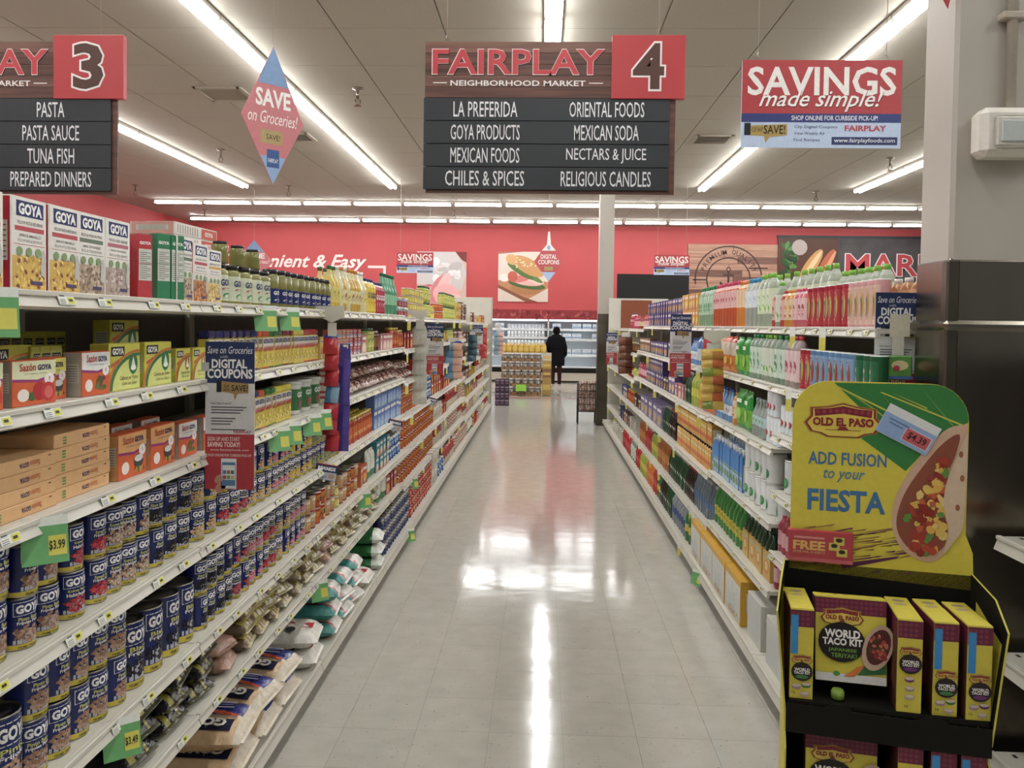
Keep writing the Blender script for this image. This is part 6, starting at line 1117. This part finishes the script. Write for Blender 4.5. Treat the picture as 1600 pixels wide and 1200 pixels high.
t.poly(fn, [(X(.5), Z(.05)), (X(.52), Z(.05)), (X(.985), Z(.205)), (X(.985), Z(.215))], '#c2bd3a', .0011); t.poly(fn, [(X(.23), Z(.02)), (X(.25), Z(.02)), (X(.62), Z(.17)), (X(.62), Z(.18))], '#c2bd3a', .0011)
brand_mark(t, fn, X(.295), Z(.21), .205)
BL = '#3d6f9c'
t.text(fn, 'ADD FUSION', X(.325), Z(.405), .215, .036, BL, .001, .02); t.text(fn, 'to your', X(.31), Z(.495), .115, .036, '#4f7a94', .001, .012, .3); t.text(fn, 'FIESTA', X(.325), Z(.625), .215, .062, BL, .001, .03)
rn = random.Random(8)
for k in range(60): 
    u, v = rn.uniform(.02, .66), rn.uniform(.76, .99); l = rn.uniform(.05, .26); t.poly(fn, [(X(u), Z(v)), (X(min(.74, u+l)), Z(v-l*.2)), (X(min(.74, u+l*.9)), Z(v-l*.2+.011))], rn.choice(['#6a3a5c', '#7c4a4a', '#8f6a3a']), .0008)
t.poly(fn, [(X(.30), Z(.955)), (X(.64), Z(.89)), (X(.62), Z(.905)), (X(.32), Z(.98))], '#5c2450', .0012)
# taco picture
def spline(p, k=4):
    o_ = []; n_ = len(p)
    for i in range(n_):
        a_, b2, c2_, d_ = p[i-1], p[i], p[(i+1) % n_], p[(i+2) % n_]
        for j in range(k):
            q = j/k; o_.append(tuple(.5*(2*b2[e]+(c2_[e]-a_[e])*q+(2*a_[e]-5*b2[e]+4*c2_[e]-d_[e])*q*q+(3*b2[e]-a_[e]-3*c2_[e]+d_[e])*q**3) for e in (0, 1)))
    return [(min(u, .995), v) for u, v in o_]
tort = [(.97, .20), (.86, .24), (.70, .42), (.61, .58), (.59, .72), (.64, .84), (.74, .90), (.84, .90), (.93, .80), (.985, .70), (.995, .4), (.99, .21)]
t.poly(fn, [(X(u), Z(v)) for u, v in spline(tort)], '#c9a489', .0014); inner = [(.95, .25), (.86, .30), (.74, .44), (.65, .58), (.615, .72), (.66, .82), (.76, .875), (.87, .84), (.9, .74), (.87, .62), (.88, .48), (.93, .36)]
t.poly(fn, [(X(u), Z(v)) for u, v in spline(inner)], '#8a4a34', .0018)
rn = random.Random(21); FC = ['#a83a22', '#c25a2c', '#8f2a1c', '#d9a83a', '#d8b44a', '#5f8a3a', '#b8442a', '#e0c06a', '#9c3a3a']
for k in range(120):
    v = rn.uniform(.38, .86); lo = {0: .78}.get(0); lo = .93-(v-.2)*.62 if v < .7 else .62+(v-.7)*.35; hi = .89 if v < .78 else .84
    if lo >= hi-.02: continue
    u = rn.uniform(lo+.04, hi-.01); t.disc(fn, X(u), Z(v), .015*rn.uniform(.5, 1.3), .011*rn.uniform(.6, 1.3), rn.choice(FC), .0022+k*.00002, rn.choice((4, 5, 7, 8)), rn.random()*3)
t.poly(fn, [(X(u), Z(v)) for u, v in spline([(.995, .24), (.93, .38), (.885, .5), (.875, .62), (.905, .75), (.88, .86), (.93, .80), (.985, .70), (.995, .4)])], '#cbb296', .0046)
for u, v in ((.97, .47), (.95, .62), (.96, .35)): t.disc(fn, X(u), Z(v), .006, .009, '#9c5a3a', .005)
link('header_print', t.mesh('header_print'), hdr)
# body: two trays with black insides, flared wings
for z in (.735, .42): stp('tray_floor', MB().box((-.25, -.11, z-.01), (.25, .10, z), '#17150f', 'matte'))
for z0, nm in ((.652, 'upper'), (.345, 'lower')):
    lp = [(-.255, z0)]+[(-.255, z0+.075), (-.155, z0+.073), (-.135, z0+.086), (-.105, z0+.088), (-.085, z0+.072), (.075, z0+.07), (.10, z0+.084), (.13, z0+.086), (.155, z0+.07), (.255, z0+.072), (.255, z0)]
    k = len(lp); stp('tray_lip', MB().add([(x, -.116, z) for x, z in lp]+[(x, -.111, z) for x, z in lp], [tuple(reversed(range(k))), tuple(range(k, 2*k))]+[(i, (i+1) % k, (i+1) % k+k, i+k) for i in range(k)], '#1b1912', 'matte'))
stp('back_board', MB().box((-.252, .100, 0), (.252, .106, hz0+.02), '#131210', 'matte'))
for s in (-1, 1):
    for (za, zb, fl) in ((.70, 1.045, .03), (.10, .69, .0)):
        wv = [(s*.252, -.113, za-.02), (s*(.252+fl), -.118, zb-.08), (s*(.252+fl*.6), -.05, zb-.02), (s*.252, .10, zb), (s*.252, .10, za-.02)]
        k = 5; m = MB(); m.add(wv, [tuple(range(k)), ], '#17150f' if s > 0 else '#1c1a12', 'matte'); w2 = [(x+s*.005, y, z) for x, y, z in wv]
        m.add(w2, [tuple(reversed(range(k)))], YEL); m.add(wv+w2, [(i, (i+1) % k, (i+1) % k+k, i+k) for i in range(k)], '#c9bb3a'); stp('side_wing', m)
stp('plinth', MB().box((-.25, -.11, 0), (.25, .10, .10), '#1a1810', 'matte', .003)); stp('front_band', MB().box((-.255, -.116, .10), (.255, -.111, .362), '#1b1912', 'matte'))
# tear pad and price card on the header
def on_stand(name, label, cat, x, y, z, data, rot=(0, 0, 0), group=None):
    M = Matrix.Translation((SX, SY, 0)) @ Matrix.Rotation(SR, 4, 'Z') @ Matrix.Translation((x*.94, y, z)); p = M.translation
    return thing(name, label, cat, tuple(p), 0, group, data, (rot[0], rot[1], rot[2]+SR))
pad = MB().box((-.085, -.012, -.045), (.085, 0, .045), '#b83a44', 'gloss', .002); f_ = flat((0, -.012, 0), (1, 0, 0), (0, 0, 1)); pad.text(f_, 'FREE', -.03, .003, .085, .026, '#e0b05a', .0012, .04); pad.text(f_, 'AFTER MAIL-IN REBATE', -.03, -.016, .085, .007, '#e0b08a', .0012); pad.rect(f_, -.085, -.043, .085, -.033, '#c9606a', .0008)
for k, (x, z) in enumerate(((.048, .02), (.036, .004), (.056, -.012))): pad.rect(f_, x-.014, z-.011, x+.014, z+.011, '#d0bc4a', .001+.0004*k); pad.disc(f_, x, z+.003, .009, .006, '#3a2f22', .0016+.0004*k)
pad.rect(f_, -.07, .022, .01, .028, '#d88a80', .0012)
on_stand('rebate_pad', 'red tear-off pad offering FREE at the foot of the yellow header', 'pad', -.155, hy-.003, hz0+.07, pad.mesh('rebate_pad'), (.05, 0, 0))
pc = MB().box((-.072, -.001, -.042), (.072, .001, .042), '#d8d8d6'); f_ = flat((0, -.001, 0), (1, 0, 0), (0, 0, 1)); pc.rect(f_, -.071, -.041, .071, .018, '#8aa6d0', .0006); pc.rect(f_, -.005, -.032, .066, .006, '#d2d2d6', .0009); pc.rect(f_, -.003, -.030, .064, .004, '#c4585c', .0012); pc.text(f_, '$4.39', .031, -.013, .05, .022, '#331c1e', .0018, .012)
pc.rect(f_, -.055, .004, .0, .007, '#5a6a90', .0012); pc.rect(f_, -.05, -.006, -.012, -.003, '#5a6a90', .0012)
on_stand('price_card', 'white and blue price card reading $4.39 on the taco header', 'price card', X(.665), hy-.004, Z(.235), pc.mesh('price_card'), (0, math.radians(27), 0))
# taco kit boxes
def kit(name, w, h, d, front, seed=0, big=False):
    m = MB().box((-w/2, -d/2, 0), (w/2, d/2, h), '#d0bf2c', 'print', .0012); fn = FRONT(d); tp = flat((0, 0, h), (1, 0, 0), (0, 1, 0))
    sl, sr = flat((-w/2, 0, 0), (0, -1, 0), (0, 0, 1)), flat((w/2, 0, 0), (0, 1, 0), (0, 0, 1))
    m.rect(fn, -w/2, h*.80, w/2, h*.985, '#6a2238', .0004)
    for i in range(int(w/.012)):
        for j in range(3): m.disc(fn, -w/2+.006+.012*i, h*(.835+.055*j), .005, h*.022, '#7e3348', .0008, 6)
    for f_ in (sl, sr): m.rect(f_, -d*.49, h*.80, d*.49, h*.985, '#6a2238', .0004); m.rect(f_, -d*.49, 0.002, d*.49, h*.8, '#4a2c20' if f_ is sr else '#5a3626', .0004); m.disc(f_, 0, h*.4, d*.3, h*.22, '#8a4a2c', .0008, 14)
    for i, c_ in enumerate(('#a8862a', '#2a2a1c', '#8a5a3a', '#b09a7a', '#9a8a6a')):
        if d > w: m.disc(tp, 0, -d*.36+i*d*.17, w*.28, d*.06, c_, .0006, 10)
        else: m.disc(tp, -w*.36+i*w*.17, 0, w*.06, d*.28, c_, .0006, 10)
    front(m, fn, w, h); return m.mesh(name)
def fr_spine(m, fn, w, h, blue, sub, flip=False):
    if blue: m.rect(fn, -w*.48, h*.50, -w*.17, h*.93, '#2a86c4', .0014)
    brand_mark(m, fn, w*.02, h*(.44 if blue else .66), w*.86, .0014); m.disc(fn, w*.02, h*(.31 if blue else .53), w*.46, h*.105, '#2a1c1a', .0040, 16); m.text(fn, 'WORLD', w*.02, h*(.335 if blue else .555), w*.66, h*.036, '#e8e2da', .005, .04); m.text(fn, 'TACO KIT', w*.02, h*(.30 if blue else .52), w*.7, h*.032, '#e8e2da', .005, .04); m.disc(fn, w*.02, h*(.255 if blue else .475), w*.28, h*.022, sub, .0050, 12)
    for x, z, c_ in ((-.2, .14, '#9a7a8a'), (.22, .16, sub), (.15, .06, '#b09880')) if blue else ((0, .36, '#7a3a6a'), (.02, .26, '#9a8a7a'), (.02, .17, '#b0a088')): m.disc(fn, w*x, h*z, w*.2, h*.032, c_, .0014, 12); m.disc(fn, w*x, h*(z+.012), w*.18, h*.018, '#cbb9a8', .0018, 12)
    m.text(fn, '10', -w*.32 if blue else -w*.1, h*.07, w*.14, h*.03, '#3a3414', .0014)
def fr_face(m, fn, w, h):
    brand_mark(m, fn, -w*.12, h*.76, w*.58, .0014); m.disc(fn, -w*.13, h*.47, w*.33, h*.235, '#201713', .0044, 22); m.text(fn, 'WORLD', -w*.12, h*.57, w*.50, h*.10, '#e8e2da', .0054, .04); m.text(fn, 'TACO KIT', -w*.12, h*.475, w*.56, h*.085, '#e8e2da', .0054, .04); m.text(fn, 'JAPANESE', -w*.12, h*.375, w*.40, h*.05, '#6a9a3a', .0054, .02); m.text(fn, 'TERIYAKI', -w*.10, h*.315, w*.36, h*.05, '#6a9a3a', .0054, .02)
    m.disc(fn, w*.37, h*.44, w*.20, h*.28, '#bfa088', .0058, 20, -.35); m.disc(fn, w*.38, h*.45, w*.155, h*.22, '#5a2a22', .0064, 18, -.35); m.blobs(fn, w*.375, h*.43, w*.12, h*.17, ['#8a2f2a', '#b0443a', '#3f4a2a', '#c06a4a'], 34, w*.035, .0068, 3)
    m.rect(fn, -w*.49, h*.005, w*.49, h*.10, '#cfccc6', .0016); m.poly(fn, [(-w*.1, h*.07), (w*.1, h*.2), (w*.2, h*.22), (w*.05, h*.08)], '#d2702c', .0026); m.disc(fn, -w*.2, h*.1, w*.05, h*.03, '#4a8a3a', .0026); m.poly(fn, [(w*.1, h*.1), (w*.49, h*.14), (w*.49, h*.3), (w*.2, h*.22)], '#2c6a38', .002)
K_sp = kit('taco_kit_box', .058, .236, .18, lambda m, fn, w, h: fr_spine(m, fn, w, h, True, '#3f7a3a')); K_sp2 = kit('taco_kit_box', .058, .236, .18, lambda m, fn, w, h: fr_spine(m, fn, w, h, False, '#6a2c6a')); K_sp3 = kit('taco_kit_box', .058, .236, .18, lambda m, fn, w, h: fr_spine(m, fn, w, h, True, '#6a2c6a')); K_f = kit('taco_kit_box', .175, .215, .058, fr_face)
def flap_child(o, w, d, h): link('top_flap', MB().box((-w/2+.001, -d/2+.001, h), (w/2-.001, d*.1, h+.0008), '#d3c43a').mesh('top_flap'), o)
for me, x, y, z, rot, lab, dims in ((K_sp, -.222, -.012, .736, (0, 0, .06), 'taco kit box with blue strip standing at the outer tray corner', (.058, .18, .236)), (K_f, -.085, -.04, .775, (-.16, .0, .04), 'taco kit box facing out with japanese teriyaki label', (.175, .058, .215)), (K_sp2, .053, -.015, .736, (0, 0, .03), 'taco kit box spine without blue strip in the tray middle', (.058, .18, .236)), (K_sp, .135, -.01, .736, (0, 0, .10), 'taco kit box with blue strip and green emblem, tray middle', (.058, .18, .236)), (K_sp3, .213, -.012, .736, (0, 0, .12), 'taco kit box with blue strip and purple emblem beside the wing', (.058, .18, .236)),
                                (K_f, -.105, -.055, .425, (-.06, 0, .02), 'taco kit box facing out in the lower tray', (.175, .058, .215)), (K_sp2, .06, -.02, .421, (0, 0, .04), 'spine-out taco kit box in the lower tray middle', (.058, .18, .236)), (K_sp, .14, -.02, .421, (0, 0, .05), 'second spine-out taco kit box in the lower tray', (.058, .18, .236)), (K_sp3, .212, -.02, .421, (0, 0, .05), 'outermost spine-out taco kit box in the lower tray', (.058, .18, .236))):
    o = on_stand('taco_kit_box', lab, 'box', x, y, z, me, rot, 'taco kit boxes on the yellow stand'); flap_child(o, *dims)
on_stand('lime_ball', 'small lime green ball resting behind the black tray edge', 'ball', -.118, -.075, .7365, MB().lathe([(.012, 0), (.017, .004), (.017, .02), (.013, .026)], 14, '#86a83a', 'gloss').mesh('lime_ball'))
# short shelf rack between the stand and the near pillar
rk = thing('shelf_rack', 'dark shelf rack with perforated beige shelves beside the taco stand', 'shelving unit', (1.45, 2.14, 0), -math.pi/2)
link('rack_back', MB().box((-.5, .28, 0), (.5, .30, 1.6), '#fff', 'dark_metal').mesh('rack_back'), rk); link('rack_base', MB().box((-.5, .0, 0), (.5, .3, .1), '#fff', 'dark_metal').mesh('rack_base'), rk)
for z in (1.05, .68, .36):
    sh = link('shelf', shelf_mesh(1.0, .28, .04), rk, (0, 0, z))
    ho = MB()
    for i in range(14):
        for j in range(3): ho.box((-.48+.07*i, .05+.07*j, .0), (-.46+.07*i, .062+.07*j, .0006), '#3a352c', 'matte')
    link('slot', ho.mesh('slot'), sh)['kind'] = 'stuff'
q = thing('bowl_pack', 'clear noodle bowl with red band on the rack beside the pillar', 'bowl', (1.54, 2.46, 1.051))
link('bowl', MB().lathe([(.04, 0), (.065, .02), (.07, .06)], 18, '#c9b89a', 'gloss').mesh('bowl'), q); link('lid', MB().lathe([(.07, .06), (.072, .066), (.05, .075)], 18, '#b8b4a8', 'gloss').mesh('bowl_lid'), q); link('band', MB().lathe([(.066, .022), (.0705, .05)], 18, '#c23a34', 'print', c0=False, c1=False).mesh('bowl_band'), q)
# ================================================================== far end of the aisle
CF, CB = 24.35, WALL_Y-.01
xa, xm, xb = at(690, 500, CF).x, at(857, 500, CF).x, at(936, 500, CF).x
zt, zo, zk = at(850, 484, CF).z, at(850, 499, CF).z, at(850, 573, CF).z
cs = thing('chilled_case', 'long lit chilled case with white shelves below the red wall', 'chilled case', (0, 0, 0))
link('back_liner', MB().box((xa, CB-.06, zk-.1), (xb, CB, zt), '#dfe6ea', 'print').mesh('back_liner'), cs); link('canopy', MB().box((xa, CF, zo), (xb, CB-.06, zt), '#9a3238', 'print').mesh('canopy'), cs)
rn = random.Random(2); cp = MB(); f_ = flat((0, CF, 0), (1, 0, 0), (0, 0, 1))
for i in range(70): cp.disc(f_, rn.uniform(xa+.1, xb-.1), rn.uniform(zo+.05, zt-.05), rn.uniform(.04, .1), rn.uniform(.02, .05), rn.choice(['#a8444a', '#7c2428', '#b85a50', '#8c3034']), .002+i*.00005, 8, rn.random()*3)
link('canopy_print', cp.mesh('canopy_print'), cs)
link('bumper', MB().box((xa, CF-.04, zk-.17), (xb, CF+.05, zk-.03), '#1f1d1b', 'matte', .02).mesh('bumper'), cs); link('front_panel', MB().box((xa, CF-.01, .05), (xb, CF+.05, zk-.17), '#c9c0ae', 'print').mesh('front_panel'), cs); link('kick', MB().box((xa, CF+.02, 0), (xb, CF+.1, .05), '#2a2622', 'matte').mesh('case_kick'), cs); link('well_floor', MB().box((xa, CF+.05, zk-.12), (xb, CB-.06, zk-.08), '#d0d6da', 'print').mesh('well_floor'), cs); link('front_rail', MB().box((xa, CF-.03, zk-.03), (xb, CF+.04, zk+.02), '#d8dcdc', 'gloss', .01).mesh('front_rail'), cs)
for x in (xa, xm, xb): link('divider', MB().box((x-.02, CF+.02, .05), (x+.02, CB, zt), '#d6d8d4', 'print').mesh('divider'), cs)
SHZ = [at(800, y, CF+.2).z for y in (513, 526, 540, 553)]
for x0, x1 in ((xa+.03, xm-.03), (xm+.03, xb-.03)):
    for k, z in enumerate(SHZ if x0 < xm-.5 else SHZ[:1]+[SHZ[1]-.05, SHZ[3]]):
        s = link('case_shelf', MB().box((x0, CF+.25, z-.03), (x1, CB-.06, z), '#e0e6e8', 'print').mesh('case_shelf'), cs); link('price_rail', MB().box((x0, CF+.235, z-.06), (x1, CF+.25, z+.01), '#e6eaea', 'gloss').mesh('price_rail'), s)
        link('light_bar', MB().box((x0+.05, CF+.27, z-.045), (x1-.05, CF+.30, z-.031), '#ffffff', 'led').mesh('light_bar'), s)
    link('light_bar', MB().box((x0, CF+.06, zo-.05), (x1, CF+.12, zo-.002), '#ffffff', 'led').mesh('light_bar'), cs)
for k, z in enumerate(SHZ):
    x0, x1 = at(792, 500, CF).x, xm-.1; n = 11
    for i in range(n):
        key = ('yogurt', 'creamer', 'creamer', 'yogurt')[k]
        spawn(key, (x0+(x1-x0)*(i+.5)/n, CF+.36+random.uniform(0, .02), z+.001), 0, '%s, %s from the divider, %s shelf of the chilled case' % (PR[key]['desc'], ordinal(n-i), ('top', 'second', 'third', 'fourth')[k]), 'dairy goods in the chilled case')
DB = MB().box((-.13, -.1, 0), (.13, .1, .16), '#dfe6ec', 'print', .004); f_ = FRONT(.2); DB.rect(f_, -.12, .02, .12, .07, '#8fa8c4', .001); DB.disc(f_, 0, .11, .06, .03, '#c9d4da', .001)
PR['dairybox'] = dict(name='dairy_box', desc='pale blue dairy pack', cat='pack', w=.26, d=.2, h=.16, me=DB.mesh('dairy_box'), kids=[], src=[DB], full=None)
for k, z in enumerate((SHZ[0], SHZ[1]-.05, SHZ[3])):
    for i in range(5):
        if (k, i) in ((0, 1), (1, 3)): continue
        spawn('dairybox', (xm+.25+i*.3, CF+.4, z+.001), random.uniform(-.1, .1), 'pale blue dairy pack, %s beyond the divider, %s shelf behind the shopper' % (ordinal(i+1), ('top', 'middle', 'lowest')[k]), 'dairy packs in the chilled case')
for k, z in enumerate(SHZ[:2]): spawn('dairybox', (at(780, 500, CF).x, CF+.4, z+.001), 0, 'pale blue dairy pack at the near case corner, %s shelf' % ('top', 'second')[k], 'dairy packs in the chilled case')
# ---- pallet display of preserve jars in cardboard trays
PY = 19.75; x0, x1 = at(783, 600, PY).x, at(846, 600, PY).x; zz = [at(815, y, PY).z for y in (617, 602.5, 590, 577, 564)]
tray_w = (x1-x0)/2-.01
TR = MB(); hw = tray_w/2
TR.box((-hw, -.16, 0), (hw, .16, .006), '#fff', 'cardboard')
for s in (-1, 1): TR.box((-hw, s*.16-.003, 0), (hw, s*.16+.003, .075), '#fff', 'cardboard'); TR.box((s*hw-.003, -.16, 0), (s*hw+.003, .16, .075), '#fff', 'cardboard')
trm = TR.mesh('cardboard_tray'); jr = tray_w/6*.96
simple_can('pjar', 'grey preserve jar with pale lid', jr, .19, [(.45, '#5f5c54'), (.7, '#8e8b84'), (.85, '#77736c'), (1, '#d9d8d2')], None, '#fff', [(0, .5, .6, .14, '#b9b5aa')], 'preserve_jar', 'jar', '#d5d5d0')
zb = .02
thing('pallet', 'low wooden pallet under the jar display', 'pallet', ((x0+x1)/2, PY, 0), 0, None, MB().box((-.48, -.2, 0), (.48, .3, .02), '#fff', 'cardboard').mesh('pallet'))
for k in range(5):
    for c in range(2):
        xc = x0+(c+.5)*(x1-x0)/2
        thing('cardboard_tray', 'brown cardboard tray, %s tier up in the %s jar column' % (ordinal(k+1), ('outer', 'inner')[c]), 'tray', (xc, PY, zb+.2*k), 0, 'cardboard trays of the jar display', trm)
        for i in range(3): spawn('pjar', (xc+(i-1)*tray_w/3*.98, PY-.09, zb+.2*k+.0065), 0, 'grey preserve jar, %s in the %s tray of the %s tier' % (ordinal(i+1), ('outer', 'inner')[c], ordinal(k+1)), 'jars of the pallet display')
for i in range(8): spawn('jug', (x0+.05+i*(at(858, 545, PY).x-x0-.05)/8, PY-.02, zb+1.002), 0, 'yellow juice jug, %s along the top of the jar display' % ordinal(i+1), 'juice jugs on the jar display')
x2, x3 = at(847, 600, PY).x, at(861, 600, PY).x
for k in range(4):
    h_ = (.42, .2, .2, .185)[k]; z_ = zb+(0, .42, .62, .82)[k]
    b_ = MB().box((-(x3-x2)/2, -.14, 0), ((x3-x2)/2, .14, h_-.002), ('#a88a4a', '#8a6a42', '#b0904a', '#c9c2ae')[k], 'print', .003); f_ = FRONT(.28); b_.rect(f_, -(x3-x2)*.4, h_*.3, (x3-x2)*.4, h_*.6, '#d0b45a', .001)
    o = thing('juice_case', 'tan case at the end of the jar display, %s from the floor' % ordinal(k+1), 'case', ((x2+x3)/2, PY, z_), 0, 'cases at the end of the jar display', b_.mesh('juice_case'))
a = at(814, 606, PY-.25); o = thing('green_sign', 'small lime green price sign on a stake before the jar display', 'sign', (a.x, PY-.25, 0))
b_ = MB().box((-.12, -.004, a.z-.08), (.12, .004, a.z+.08), '#8fd63a'); link('card', b_.mesh('green_card'), o); link('stake', MB().box((-.006, .004, 0), (.006, .012, a.z), '#3a3a34').mesh('stake'), o); link('foot', MB().box((-.06, -.03, 0), (.06, .06, .008), '#3a3a34').mesh('sign_foot'), o)
# short stack of purple drink packs by the end panel
QY = 17.2; x0, x1 = at(774, 600, QY).x, at(796, 600, QY).x
b_ = MB(); w_ = (x1-x0)/3
b_.box((-w_/2+.002, -.09, 0), (w_/2-.002, .09, .138), '#4a3a4c', 'gloss', .006); f_ = FRONT(.18); b_.rect(f_, -w_*.4, .09, w_*.4, .12, '#8a7a8a', .001); b_.rect(f_, -w_*.3, .03, w_*.3, .07, '#6a5468', .001); me = b_.mesh('drink_pack')
for k in range(4):
    for i in range(3): thing('drink_pack', 'purple drink pack, %s column, %s from the floor, by the end panel' % (ORD[i], ordinal(k+1)), 'pack', (x0+w_*(i+.5), QY, .14*k), 0, 'purple drink packs by the end panel', me)
# ---- wire bin of bagged snacks
BY = 14.1; x0, x1 = at(903, 640, BY).x, at(931, 640, BY).x; zt_, zb_ = at(917, 600, BY).z, at(917, 643, BY).z
o = thing('wire_bin', 'dark wire bin on legs filled with bagged snacks', 'wire bin', ((x0+x1)/2, BY+.15, 0)); hw = (x1-x0)/2
for sx in (-1, 1):
    for sy in (-1, 1): link('leg', MB().tube([(sx*hw, sy*.15, 0), (sx*hw, sy*.15, zt_)], .012, '#1f1c1a', 'dark_metal').mesh('leg'), o)
for k in range(5):
    z = zb_+(zt_-zb_)*k/4
    link('wire_hoop', MB().tube([(-hw, -.15, z), (hw, -.15, z), (hw, .15, z), (-hw, .15, z), (-hw, -.15, z)], .006, '#2a2522', 'dark_metal', 5).mesh('wire_hoop'), o)
for i in range(1, 6): link('wire_rod', MB().tube([(-hw+2*hw*i/6, -.15, zb_), (-hw+2*hw*i/6, -.15, zt_)], .004, '#2a2522', 'dark_metal', 5).mesh('wire_rod'), o)
link('bin_floor', MB().box((-hw, -.15, zb_-.01), (hw, .15, zb_), '#2a2522', 'dark_metal').mesh('bin_floor'), o)
bag('snackbag', 'snack_bag', 'brown and white bag of snacks', .14, .20, .07, lambda u, v, s: ['#b07a5c', '#d8c2b4', '#8f5a48', '#e2d2c6'][int(abs(math.sin(u*91.7+v*57.3))*977) % 4], None, True, seed=31)
k = 0
for r_ in range(3):
    for c in range(2): k += 1; spawn('snackbag', (o.location.x+(c-.5)*.145, BY+.04+.03*(r_ % 2), zb_+.005+r_*.155), random.uniform(-.3, .3), 'brown and white snack bag, %s in the wire bin' % ordinal(k), 'snack bags in the wire bin')
# ---- shopper at the chilled case
a = at(868, 605, 22.6); px_, py_ = a.x, 22.6; sc = (at(872, 513, 22.6).z)/1.66
def skinned(name, verts, edges, radii, root):
    me = bpy.data.meshes.new(name); me.from_pydata(verts, edges, []); ob = bpy.data.objects.new(name, me); COL.objects.link(ob)
    md = ob.modifiers.new('s', 'SKIN'); md.use_smooth_shade = True
    for i, r_ in enumerate(radii): me.skin_vertices[0].data[i].radius = r_ if isinstance(r_, tuple) else (r_, r_); me.skin_vertices[0].data[i].use_root = (i == root)
    sb = ob.modifiers.new('b', 'SUBSURF'); sb.levels = 2; sb.render_levels = 2
    dg = bpy.context.evaluated_depsgraph_get(); dg.update(); ev = ob.evaluated_get(dg); m2 = bpy.data.meshes.new_from_object(ev); bpy.data.objects.remove(ob); bpy.data.meshes.remove(me); return m2
def ink(me, fn, mats):
    for q in mats: me.materials.append(MATS[q])
    a_ = me.color_attributes.new('ink', 'FLOAT_COLOR', 'CORNER'); buf = np.ones((len(me.loops), 4), np.float32)
    for p in me.polygons:
        c_ = C(fn(p.center)); p.use_smooth = True
        for li in p.loop_indices: buf[li, :3] = c_
    a_.data.foreach_set('color', buf.ravel())
V_ = [(0, 0, .92), (0, .0, 1.12), (0, .02, 1.32), (0, .05, 1.42), (0, .08, 1.50), (0, .10, 1.60),
      (.17, .03, 1.36), (.24, .04, 1.12), (.23, .12, .90), (.22, .16, .82), (-.17, .03, 1.36), (-.23, .06, 1.13), (-.19, .20, .98), (-.17, .27, .94),
      (.09, 0, .86), (.10, .0, .48), (.11, -.03, .09), (.12, .10, .045), (-.09, 0, .86), (-.09, .03, .48), (-.08, .0, .09), (-.08, .14, .045)]
E_ = [(0, 1), (1, 2), (2, 3), (3, 4), (4, 5), (2, 6), (6, 7), (7, 8), (8, 9), (2, 10), (10, 11), (11, 12), (12, 13), (0, 14), (14, 15), (15, 16), (16, 17), (0, 18), (18, 19), (19, 20), (20, 21)]
R_ = [(.17, .13), (.16, .12), (.17, .12), .07, .085, .085, .085, .065, .05, .04, .085, .065, .05, .04, .10, .075, .05, .045, .10, .075, .05, .045]
me = skinned('person', V_, E_, R_, 0)
ink(me, lambda c_: '#d8d6d2' if c_.z < .085 else '#3a2424' if c_.z < .8 else '#201c1e' if c_.z < 1.46 and abs(c_.y) < .24 else '#8a6450' if c_.z < 1.0 else '#1b1615', ['cloth'])
pe = thing('person', 'shopper in a long black coat facing the chilled case', 'person', (px_, py_, 0), -.1, None, me); pe.scale = (sc, sc, sc)
ct = MB(); ct.lathe([(.235, .60), (.245, .75), (.225, .95), (.205, 1.1), (.215, 1.28), (.17, 1.40), (.10, 1.46)], 22, '#17161a', 'cloth', sy=.74, c0=False); co = link('coat', ct.mesh('coat'), pe, (0, .02, 0))
link('belt', MB().lathe([(.212, 1.06), (.214, 1.10)], 22, '#111014', 'cloth', sy=.75, c0=False, c1=False).mesh('coat_belt'), co)
for s in (-1, 1):
    P_ = [V_[i] for i in ((6, 7, 8) if s > 0 else (10, 11, 12))]; link('sleeve', MB().tube([(P_[0][0], P_[0][1]+.0, P_[0][2]+.03), P_[1], P_[2]], .075, '#17161a', 'cloth', 10).mesh('sleeve'), co)
link('hood', MB().lathe([(.13, 1.36), (.15, 1.42), (.12, 1.48), (.06, 1.5)], 16, '#1c1a1d', 'cloth', sy=.8).mesh('hood'), co, (0, .02, 0))
link('hair', MB().lathe([(.06, 1.50), (.10, 1.54), (.105, 1.62), (.07, 1.69), (.01, 1.71)], 16, '#1a1413', 'cloth').mesh('hair'), pe, (0, .075, 0))
hb = thing('handbag', 'grey shoulder bag hanging at the shopper side', 'bag', (px_-.31*sc, py_-.02, .84*sc))
link('pouch', MB().box((-.05, -.15, 0), (.05, .15, .26), '#4a4644', 'cloth', .03).mesh('pouch'), hb); link('strap', MB().tube([(0, -.11, .25), (.06, -.06, .48), (.10, .02, .56), (.06, .09, .48), (0, .11, .25)], .012, '#2c2a2a', 'cloth').mesh('strap'), hb)

if _TS is not None: bpy.data.scenes.remove(_TS)
